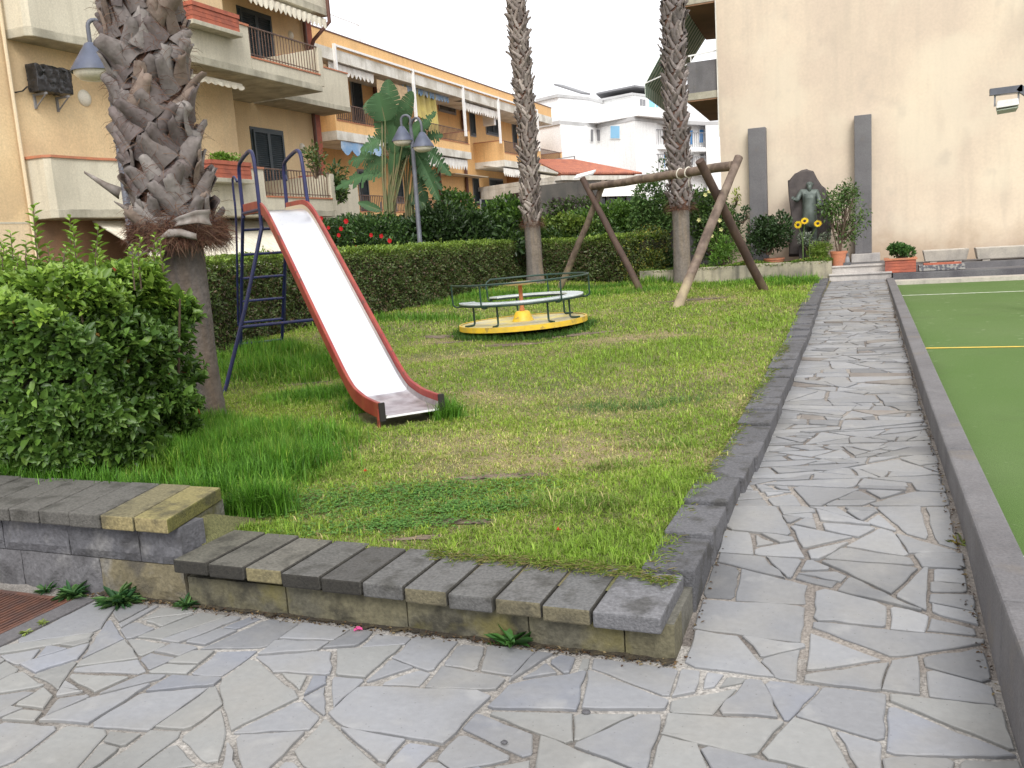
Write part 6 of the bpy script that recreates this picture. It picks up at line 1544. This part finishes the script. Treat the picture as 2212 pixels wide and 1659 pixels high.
p=Vector((.33,4.05,.13)); weed('dry yellow weed at the foot of the long court wall',.345,4.0,.10,30,.06,[(.30,.24,.06),(.16,.2,.05)],7,w=.16,group=None)
for u,v,lb in ((60,1370,'yellowish sprig on the drain grate edge, the nearer of two'),(95,1350,'yellowish sprig on the drain grate edge, the farther of two')): p=G(u,v,0); weed(lb,p.x,p.y,.006,14,.03,[(.25,.32,.08)],8+u,w=.3,group='weeds on the drain grate edge')
p=G(774,1366,0); v,f,c=leafgeo([[p.x,p.y,.012]]*3,[[1,0,.2],[-.4,.8,.3],[-.3,-.9,.2]],[[0,0,1]]*3,.022,.02,np.tile([.8,.12,.35],(3,1))); tag(npmesh('petal',v,f,M['leafm'],None,c,loc=(p.x,p.y,.01)),'fallen pink petal on the paving near the low wall','petal')
for (u,v),lb in (((790,1030),'small red fallen flower in the grass left of the bare patch'),((1207,1160),'tiny orange-red petal in the grass near the front coping')):
    p=L(u,v); vv,f,c=leafgeo([[p.x,p.y,p.z+.03]]*4,[[1,0,.6],[-.4,.8,.8],[-.3,-.9,.7],[0,0,1]],[[0,0,1],[0,0,1],[0,0,1],[0,-1,0]],.018,.010,np.tile([.55,.06,.03],(4,1))); tag(npmesh('petal',vv,f,M['leafm'],None,c,loc=(p.x,p.y,p.z)),lb,'petal')
# debris along wall foot: small leaf litter
rs=np.random.default_rng(51); n=1500; e=rs.random(n)
x=np.where(e<.5,rs.uniform(-3.4,-.62,n),np.where(e<.8,.36-.01*rs.uniform(0,12,n),-.66-.007*rs.uniform(0,8,n))); y=np.where(e<.5,2.87-np.abs(rs.normal(0,.02,n)),rs.uniform(2.9,12,n)); x=np.where((e>=.5)&(e<.8),.36-.010*(y-2.7)-np.abs(rs.normal(0,.018,n)),x); x=np.where(e>=.8,-.628-.007*(y-3)+np.abs(rs.normal(0,.012,n)),x)
z=np.array([pathz(b_) if b_>2.7 else 0 for b_ in y])+.006
v,f,c=leafgeo(np.stack([x,y,z],1),np.stack([rs.normal(0,1,n),rs.normal(0,1,n),rs.uniform(0,.3,n)],1),np.tile([0,0,1.],(n,1))+rs.normal(0,.3,(n,3)),rs.uniform(.008,.022,n),.008,mixcol([(.09,.05,.03),(.16,.10,.05),(.05,.035,.025),(.22,.17,.09)],n))
tag(npmesh('leaf_litter',v,f,M['leafm'],None,c),'dead leaf litter gathered in the corners of the paving','leaf litter',kind='stuff')
# ================= TERRACE: planter, memorial, pots =================
pa=Vector((-.765,17.42,0)); pb2=Vector((-4.55,18.3,0)); 
plt=thing('planter_wall','long low stained concrete planter wall at the far end of the lawn','planter',((pa.x+pb2.x)/2,(pa.y+pb2.y)/2,.3))
dv=(pb2-pa); Lp=dv.length; dv.normalize(); nv_=Vector((dv.y,-dv.x,0)); nv_=nv_ if nv_.y>0 else -nv_
s=0
for i,l in enumerate((1.42,1.38,1.55)):
    a=pa+dv*(s+.012); b=pa+dv*(min(Lp,s+l)-.012); zt=.785-.025*i; mb=MB()
    mb.prism([a+Vector((0,0,.2)),b+Vector((0,0,.2)),b+nv_*.09+Vector((0,0,.2)),a+nv_*.09+Vector((0,0,.2))],(0,0,zt-.2)); mb.build('planter_side',M['planter'],plt,bevel=.008); s+=l
mb=MB(); mb.prism([pa+nv_*.02+Vector((-.01,0,.2)),pa+nv_*.02+Vector((-.01,.75,.2)),pa+nv_*.02+Vector((.06,.75,.2)),pa+nv_*.02+Vector((.06,0,.2))],(0,0,.57)); mb.build('planter_end',M['planter'],plt)
mb=MB(); mb.prism([pa+nv_*.1+Vector((0,0,.3)),pb2+nv_*.1+Vector((0,0,.3)),Vector((-4.55,20.3,.3)),Vector((-.77,19.19,.3))],(0,0,.39)); o=mb.build('planter_soil',M['soil']); tag(o,kind='structure')
# ground cover in the planter
rs=np.random.default_rng(61); n=9000; s_=rs.uniform(0,Lp-.05,n); q=np.abs(rs.normal(.15,.22,n)); P=np.array(pa)+np.array(dv)*s_[:,None]+np.array(nv_)*q[:,None]; P[:,2]=.745-.016*s_+rs.uniform(0,.07,n)*(1+.6*np.sin(s_*5))
v,f,c=leafgeo(P,rdir(n)+np.array([0,-.2,.5]),rdir(n)+np.array([0,0,1.]),.04,.022,mixcol([(.12,.21,.03),(.17,.26,.035),(.08,.15,.025),(.26,.20,.06)],n,[4,3,3,1]))
tag(npmesh('ground_cover',v,f,M['leafm'],None,c),'low yellow-green ground cover filling the long planter','ground cover',kind='stuff')
def C3(x,y): return (2150+x/4.022)*k_,(450+y/4.022)*k_
# memorial stone
YS=18.55
ms=thing('memorial_stone','rough dark basalt slab with a green bronze relief of a bearded man','memorial',(AY(*C3(880,1200),YS).x,YS,.6))
out=[(640,1215),(655,1000),(668,700),(650,480),(638,320),(665,300),(720,230),(790,195),(860,188),(935,208),(975,290),(1030,370),(1075,405),(1085,440),(1130,560),(1150,700),(1155,860),(1130,960),(1080,1070),(1055,1120),(1050,1215)]
pts=[AY(*C3(*p),YS) for p in out]
cx=sum(p.x for p in pts)/len(pts); czz=sum(p.z for p in pts)/len(pts)
mb=MB(); n=len(pts); rings=[(1,.02,.0),(.985,-.0,.0),(.95,-.05,0),(.6,-.075,0),(.25,-.08,0)]; vs=[]
vs+=[Vector((p.x,YS+.22,p.z)) for p in pts]
for k_i,(sc,dy,_) in enumerate(rings):
    for p in pts: vs.append(Vector((cx+(p.x-cx)*sc+rnd.gauss(0,.008),YS+dy+rnd.gauss(0,.008),czz+(p.z-czz)*sc+rnd.gauss(0,.008))))
m_=len(rings)+1
mb.add(vs,[(i*n+j,i*n+(j+1)%n,(i+1)*n+(j+1)%n,(i+1)*n+j) for i in range(m_-1) for j in range(n)]+[tuple(range(n-1,-1,-1)),tuple((m_-1)*n+j for j in range(n))])
mb.build('slab',M['basalt'],ms,smooth='auto')
# bronze relief figure: one skinned skeleton
def skin(name,verts,edges,rad,m,parent,sub=2,root=0):
    off=parent; r=parent
    while r.parent: r=r.parent
    o_=ORG[r.name]
    me=bpy.data.meshes.new(name); me.from_pydata([tuple(Vector(v)-o_) for v in verts],edges,[]); o=bpy.data.objects.new(name,me); COL.objects.link(o)
    sk=o.modifiers.new('skin','SKIN'); 
    for i,rv in enumerate(rad):
        sv=me.skin_vertices[0].data[i]; sv.radius=(rv,rv) if not isinstance(rv,tuple) else rv
        sv.use_root=(i==root)
    sb=o.modifiers.new('sub','SUBSURF'); sb.levels=sub; sb.render_levels=sub
    bpy.context.view_layer.update(); dg_=bpy.context.evaluated_depsgraph_get(); ev=bpy.data.meshes.new_from_object(o.evaluated_get(dg_)); o.modifiers.clear(); o.data=ev; ev.name=name
    ev.materials.clear(); ev.materials.append(m); ev.polygons.foreach_set('use_smooth',[True]*len(ev.polygons)); o.parent=parent; return o
YF=YS-.13
def fp(x,y,dy=0): p=AY(*C3(x,y),YF+dy); return (p.x,p.y,p.z)
vt=[fp(895,640),fp(892,560),fp(888,470),fp(888,425),fp(892,388),fp(893,358),fp(893,328),   #0-6 pelvis..head
    fp(800,450),fp(765,505,-.03),fp(740,560,-.10),fp(712,538,-.15),                           #7-10 left arm (viewer)
    fp(972,450),fp(1000,530,-.02),fp(1010,610,-.08),fp(1065,600,-.16),                        #11-14 right arm
    fp(855,690),fp(845,800,-.01),fp(842,920),fp(840,1040),fp(835,1055,-.08),                  #15-19 leg
    fp(930,690),fp(945,800,-.01),fp(950,920),fp(955,1040),fp(960,1055,-.08)]                  #20-24
ed=[(0,1),(1,2),(2,3),(3,4),(4,5),(5,6),(2,7),(7,8),(8,9),(9,10),(2,11),(11,12),(12,13),(13,14),(0,15),(15,16),(16,17),(17,18),(18,19),(0,20),(20,21),(21,22),(22,23),(23,24)]
rd_=[.115,.12,.13,.040,.062,.082,.040,.065,.055,.045,.035,.065,.055,.045,.035,.085,.072,.06,.048,.04,.085,.072,.06,.048,.04]
for hi_,(bx_,by_) in ((10,(712,538)),(14,(1065,600))):
    s_=-1 if hi_==10 else 1
    for q,(dx,dy,dz) in enumerate(((8,-34,0),(20,-30,-.01),(30,-22,-.02),(36,-10,-.03),(14,16,-.03))):
        l=[.9,1.1,1.15,1.,.8][q]; vt.append(fp(bx_+s_*dx*l*.5,by_+dy*l*.5,-.17+dz)); ed.append((hi_,len(vt)-1)); rd_.append(.012); vt.append(fp(bx_+s_*dx*l,by_+dy*l,-.19+dz)); ed.append((len(vt)-2,len(vt)-1)); rd_.append(.010)
fg=skin('relief_figure',vt,ed,rd_,M['bronze'],ms)
# beard, nose, brow, ears, apron, tunic
mb=MB(); 
mb.lathe([(0,.035),(.03,.02),(.045,-.03),(.035,-.09),(0,-.14)],fp(892,378,-.055),12); mb.build('beard',M['bronze'],ms,smooth=True)
mb=MB(); c_=fp(893,358,-.078); mb.lathe([(0,.03),(.010,0),(.012,-.02),(0,-.026)],c_,8); mb.build('nose',M['bronze'],ms,smooth=True)
for dx in(-.028,.028):
    mb=MB(); mb.lathe([(0,.006),(.009,0),(0,-.006)],(c_[0]+dx*.9,c_[1]+.012,c_[2]+.018),8); mb.build('eye',M['basalt'],ms,smooth=True)
    mb=MB(); mb.lathe([(0,.022),(.010,0),(0,-.022)],(c_[0]+dx*2.3,c_[1]+.078,c_[2]+.0),8); mb.build('ear',M['bronze'],ms,smooth=True)
ap=[fp(830,470,-.12),fp(850,480,-.145),fp(890,485,-.16),fp(935,480,-.145),fp(955,470,-.12)]; rows=[]
for k,(sy,wd) in enumerate(((0,1),(60,.95),(130,.9),(190,1.0),(260,1.12),(330,1.18),(400,1.2))):
    rows.append([fp(892+(x-892)*wd+4*math.sin(k*2+i*2),470+sy+ (10 if i in(1,2,3) and k==0 else 0),-.160-.03*(1-abs(i-2)/2)-(.015 if k in(3,4) else 0)+.012*math.sin(i*2.2)) for i,x in enumerate((825,858,892,926,960))])
mb=MB(); mb.add([p for r_ in rows for p in r_],[(5*i+j,5*i+j+1,5*i+6+j,5*i+5+j) for i in range(6) for j in range(4)]); o=mb.build('apron',M['bronze'],ms,smooth=True); q=o.modifiers.new('s','SOLIDIFY'); q.thickness=.02
mb=MB(); a=Vector(fp(845,1085)); mb.box(a.x-.12,a.x+.38,YF-.14,YF+.1,.60,a.z+.02); mb.build('plinth',M['basalt'],ms,bevel=.01)
# two grey stone pillars
for lab,xl,xr,yt,ybt in (('shorter grey stone pillar left of the memorial, behind the dark potted bush',(1615,1655),0,278,None),('taller grey stone pillar right of the memorial on its own plinth',(1845,1884),0,250,None)):
    YPp=18.95; a=AY(xl[0],yt,YPp); b=AY(xl[1]-5,yt,YPp); 
    z0=.83 if xl[0]>1800 else .666
    th=thing('stone_pillar',lab,'pillar',((a.x+b.x)/2,YPp+.1,.6),'grey stone pillars against the beige wall')
    B(a.x,b.x+.03,YPp,YPp+.22,z0,a.z).build('shaft',M['lava_l'],th,bevel=.01)
    if xl[0]>1800: B(a.x-.06,b.x+.18,YPp-.32,YPp+.22,.667,.829).build('plinth',M['marble'],th,bevel=.01)
# pots
def pot(label,cx,cy,z,w,h,plant,rim=True,d=None):
    d=d or w; th=thing('potted_plant',label,'potted plant',(cx,cy,z))
    mb=MB(); n=24; prof_=[(.74,0),(.95,.82),(1.0,.83),(1.03,1.0),(.94,1.0),(.92,.88),(0,.88)]
    mb.lathe([(0,0)]+[(r_*w/2,h*t) for r_,t in prof_],(cx,cy,z),n); 
    if d!=w: mb.v=[(p[0],cy+(p[1]-cy)*d/w,p[2]) for p in mb.v]
    mb.build('pot',M['terracotta'],th,smooth='auto'); return th
a=AY(*C3(1135,1130),17.85); b=AY(*C3(1340,1130),17.85); wpt=b.x-a.x
pz_=.666; t=pot('terracotta pot with a tall airy shrub leaning over the memorial slab',(a.x+b.x)/2,17.98-.16,pz_,wpt,.27,None)
c=AY(*C3(1290,700),18.0); rr_=(.40,.30,.50)
shrub('x','x','x',(c.x,18.05,c.z),rr_,1900,.052,[(.09,.16,.04),(.13,.21,.055),(.06,.12,.03)],blobs=16,parent=t,spread=.8,hollow=.2,up=.1)
mb=MB(); 
for i in range(9): e=(c.x+rnd.uniform(-.32,.32),18.05+rnd.uniform(-.2,.2),c.z+rnd.uniform(-.1,.5)); s0=((a.x+b.x)/2+rnd.uniform(-.03,.03),17.85,pz_+.2); m_=((s0[0]+e[0])/2+rnd.uniform(-.04,.04),(s0[1]+e[1])/2,(s0[2]+e[2])/2+.08); mb.tube([s0,m_,e],[.012,.009,.004],5)
mb.build('branches',M['twig'],t)
c=AY(*C3(420,930),18.0); a=AY(*C3(345,1200),18.0); b=AY(*C3(592,1190),18.0)
t=pot('wide terracotta pot with a dense dark round bush left of the memorial',(a.x+b.x)/2,18.1,.69,b.x-a.x,.17,None)
shrub('x','x','x',(c.x-.03,18.1,c.z+.03),(.48,.36,.46),4200,.055,[(.035,.07,.022),(.05,.10,.03),(.025,.05,.016)],blobs=12,parent=t,spread=.58)
# flowering shrub behind the swing leg and sprig
c=AY(*(( (1900+950/4.74)*k_,(480+900/4.74)*k_)),18.55); t=shrub('flowering_bush','dark bush with pale yellow blossoms behind the front log of the swing','flowering bush',(c.x-.1,18.75,c.z+.12),(.55,.35,.78),5200,.06,[(.045,.09,.025),(.07,.13,.03),(.10,.18,.04)],blobs=14)
for (x,y) in ((1000,600),(990,785),(1010,910),(880,1000),(845,380),(790,430),(700,780),(720,1190)):
    c=AY((1900+x/4.74)*k_,(480+y/4.74)*k_,18.35); n=5; a_=np.arange(n)*1.2566+R.random(); vv,f,cc=leafgeo(np.tile(np.array(c),(n,1)),np.stack([np.cos(a_),np.full(n,-.6),np.sin(a_)],1),np.tile([0,-1.,.2],(n,1)),.05,.035,np.tile([.70,.68,.30],(n,1)),fold=-.2); npmesh('blossom',vv,f,M['leafm'],t,cc)
c=AY((1900+1000/4.74)*k_,(480+1250/4.74)*k_,17.9); shrub('leafy_weed','bright green upright weed clump in the planter beside the swing log','weed',(c.x,18.35,c.z),(.28,.2,.36),1300,.07,[(.11,.23,.035),(.15,.28,.04)],blobs=8,ratio=.25)
c=AY((1900+1190/4.74)*k_,(480+430/4.74)*k_,18.9); shrub('climbing_plant','thin yellow-green sprig against the beige wall above the dark pillar base','plant',(c.x,18.95,c.z-.05),(.12,.1,.2),60,.06,[(.25,.30,.06)],blobs=4)
c=AY((1900+1310/4.74)*k_,(480+700/4.74)*k_,18.6); shrub('plant','small dark sprig beside the left stone pillar','plant',(c.x,18.6,c.z),(.13,.1,.17),160,.05,[(.04,.09,.03)],blobs=4)
# fern and pale bush under the statue
c=AY(*C3(960,1160),17.95); shrub('fern','feathery light green fern at the foot of the memorial','fern',(c.x,18.1,c.z+.02),(.28,.2,.17),3800,.035,[(.17,.27,.04),(.22,.32,.05)],blobs=9,ratio=.22,stems=False)
for lab,x,y,rx,rz,pal,n in (('silvery white-flowered plant at the foot of the bronze relief',870,1040,.16,.2,[(.25,.30,.24),(.10,.16,.09),(.4,.42,.36)],900),('pale sprig plant on the right of the bronze relief foot',1060,1010,.15,.14,[(.14,.2,.12),(.3,.33,.26)],400)):
    c=AY(*C3(x,y),18.1); shrub('small_plant',lab,'plant',(c.x,18.12,c.z),(rx,.12,rz),n,.035,pal,blobs=6)
# three yellow sunflowers
for i,(x,y,ang,sx) in enumerate(((757,838,0,810),(835,795,.5,815),(990,825,.5,890))):
    c=AY(*C3(x,y),17.9); th=thing('sunflower',('yellow sunflower with brown centre facing the lawn, leftmost before the bronze relief','yellow sunflower nodding behind the leftmost one, before the bronze relief','yellow sunflower tilted up right of the others, before the bronze relief')[i],'flower',(c.x,17.9,.66),'sunflowers before the memorial')
    n=16; a_=np.arange(n)*2*math.pi/n; ax_=Matrix.Rotation(-ang,3,'X'); dd_=[ax_@Vector((math.cos(t),-.12,math.sin(t))) for t in a_]; sz=.056
    vv,f,cc=leafgeo(np.array([Vector(c)+d*.022 for d in dd_]),np.array([tuple(d) for d in dd_]),np.tile(list(ax_@Vector((0,-1,0))),(n,1)),sz,sz*.42,mixcol([(.85,.62,.02),(.8,.5,.02)],n,jit=.08)); npmesh('petals',vv,f,M['leafm'],th,cc)
    mb=MB(); mb.lathe([(0,.02),(.02,.016),(.03,.004),(.028,-.01),(0,-.012)],c,14,(ax_@Matrix.Rotation(math.pi/2,3,'X')).to_4x4()); mb.build('seed_head',M['seedhead'],th,smooth=True)
    b_=AY(*C3(sx,1010),17.95); mb=MB(); mb.tube([(b_.x,17.98,.66),(b_.x,17.95,b_.z),(c.x,17.93,c.z-.02)],.007,6); mb.build('stem',M['stem'],th)
# lantern
a=AY(*C3(1335,1290),17.75); th=thing('lantern','small dark metal grave lantern on the top step beside the terracotta pot','lantern',(a.x,17.78,.668))
B(a.x-.065,a.x+.065,17.72,17.85,.669,.72).build('base',M['lava'],th,bevel=.005)
mb=MB(); mb.lathe([(0,.12),(.02,.12),(.045,.07),(.05,.0),(0,0)],(a.x,17.785,.721),10); mb.build('glass_body',M['greyiron'],th,smooth='auto')
mb=MB(); mb.lathe([(0,.06),(.015,.05),(.035,.0),(0,0)],(a.x,17.785,.84),10); mb.build('cap',M['lava'],th,smooth='auto')
# brick planter on the right of the steps
a=AY(1912,562,17.45); b=AY(1979,562,17.45)
bpz=thing('brick_planter','square red brick planter with a leafy green plant at the right end of the steps','planter',((a.x+b.x)/2,17.75,.46))
x0,x1=a.x,b.x
mb=MB(); z=.508
for i in range(4): mb.box(x0,x1,17.46,17.97,z+i*.055,z+i*.055+.049)
mb.box(x0+.012,x1-.012,17.47,17.96,.506,.72); mb.build('brick_courses',M['brick'],bpz)
mb=MB(); mb.box(x0-.015,x1+.02,17.44,17.53,.728,.76); mb.box(x0-.015,x0+.07,17.531,17.99,.728,.76); mb.box(x1-.07,x1+.02,17.531,17.99,.728,.76); mb.build('tile_rim',M['terracotta'],bpz)
B(x0+.07,x1-.07,17.531,17.97,.72,.735).build('soil',M['soil'],bpz)
shrub('plant','bushy bright green herb growing in the square brick planter','plant',((x0+x1)/2+.02,17.76,.86),(.21,.17,.13),2200,.05,[(.07,.16,.04),(.10,.21,.05),(.05,.11,.03)],blobs=9)
# mosaic trough and concrete troughs
a=AY(1985,580,17.5); b=AY(2085,578,17.5)
mt=thing('mosaic_trough','low trough faced with dark and pale pebble mosaic, brick rimmed, right of the brick planter','trough',((a.x+b.x)/2,17.6,.46))
MOS=mat('pebble_mosaic',(.10,.10,.115),.7,(.30,.29,.27),22,mixr=(.48,.55),bump=.4,bscale=40)
B(a.x,b.x,17.47,17.75,.506,.61).build('front',MOS,mt,bevel=.01); B(a.x+.08,b.x-.06,17.5,17.74,.611,.64).build('brick_rim',M['brick'],mt)
def trough(label,u0,u1,vt_,vb,Yt):
    a=AY(u0,vt_,Yt); b=AY(u1,vt_,Yt); c=AY(u0,vb,Yt); z0=.602+.0
    th=thing('concrete_trough',label,'trough',((a.x+b.x)/2,Yt+.2,z0),'pale concrete troughs along the beige wall')
    x0,x1,z1=a.x,b.x,a.z; ins=.04; mb=MB()
    v0=[(x0+ins,Yt+ins,z0+.03),(x1-ins,Yt+ins,z0+.03),(x1-ins,Yt+.36,z0+.03),(x0+ins,Yt+.36,z0+.03)]; v1=[(x0,Yt,z1),(x1,Yt,z1),(x1,Yt+.42,z1),(x0,Yt+.42,z1)]; t_=.04
    v2=[(x0+t_,Yt+t_,z1),(x1-t_,Yt+t_,z1),(x1-t_,Yt+.42-t_,z1),(x0+t_,Yt+.42-t_,z1)]; v3=[(p[0],p[1],z1-.05) for p in v2]
    mb.add(v0+v1+v2+v3,[(3,2,1,0)]+[(4*r_+j,4*r_+(j+1)%4,4*r_+4+(j+1)%4,4*r_+4+j) for r_ in range(3) for j in range(4)]+[(12,13,14,15)]); mb.build('trough_body',M['bin'],th,bevel=.012)
    mb=MB(); mb.box(x0+.12,x0+.24,Yt+.06,Yt+.34,z0,z0+.029); mb.box(x1-.24,x1-.12,Yt+.06,Yt+.34,z0,z0+.029); mb.build('feet',M['bin'],th)
trough('pale concrete trough left of the pair, behind the pebble mosaic trough',1994,2094,542,575,18.3)
trough('longer pale concrete trough running out of the right edge of the picture',2108,2290,536,573,18.2)

# small stones lying on the paving
for i,((u,v),r_,lb) in enumerate((((1266,1545),.016,'small dark pebble with a dry stalk on the paving below the wall corner'),((1090,1610),.012,'small grey pebble near the bottom edge of the paving'))):
    p=G(u,v,0); mb=MB(); mb.lathe([(0,-.3),(.8,-.2),(1.,.1),(.7,.55),(0,.7)],(0,0,0),12,Matrix.Diagonal((r_,r_*.8,r_*.6,1))); mb.v=[(q[0]+p.x+rnd.gauss(0,r_*.06),q[1]+p.y+rnd.gauss(0,r_*.06),q[2]+.010) for q in mb.v]
    th=mb.build('pebble',M['lava'],loc=(p.x,p.y,.008),smooth=True); tag(th,lb,'pebble')
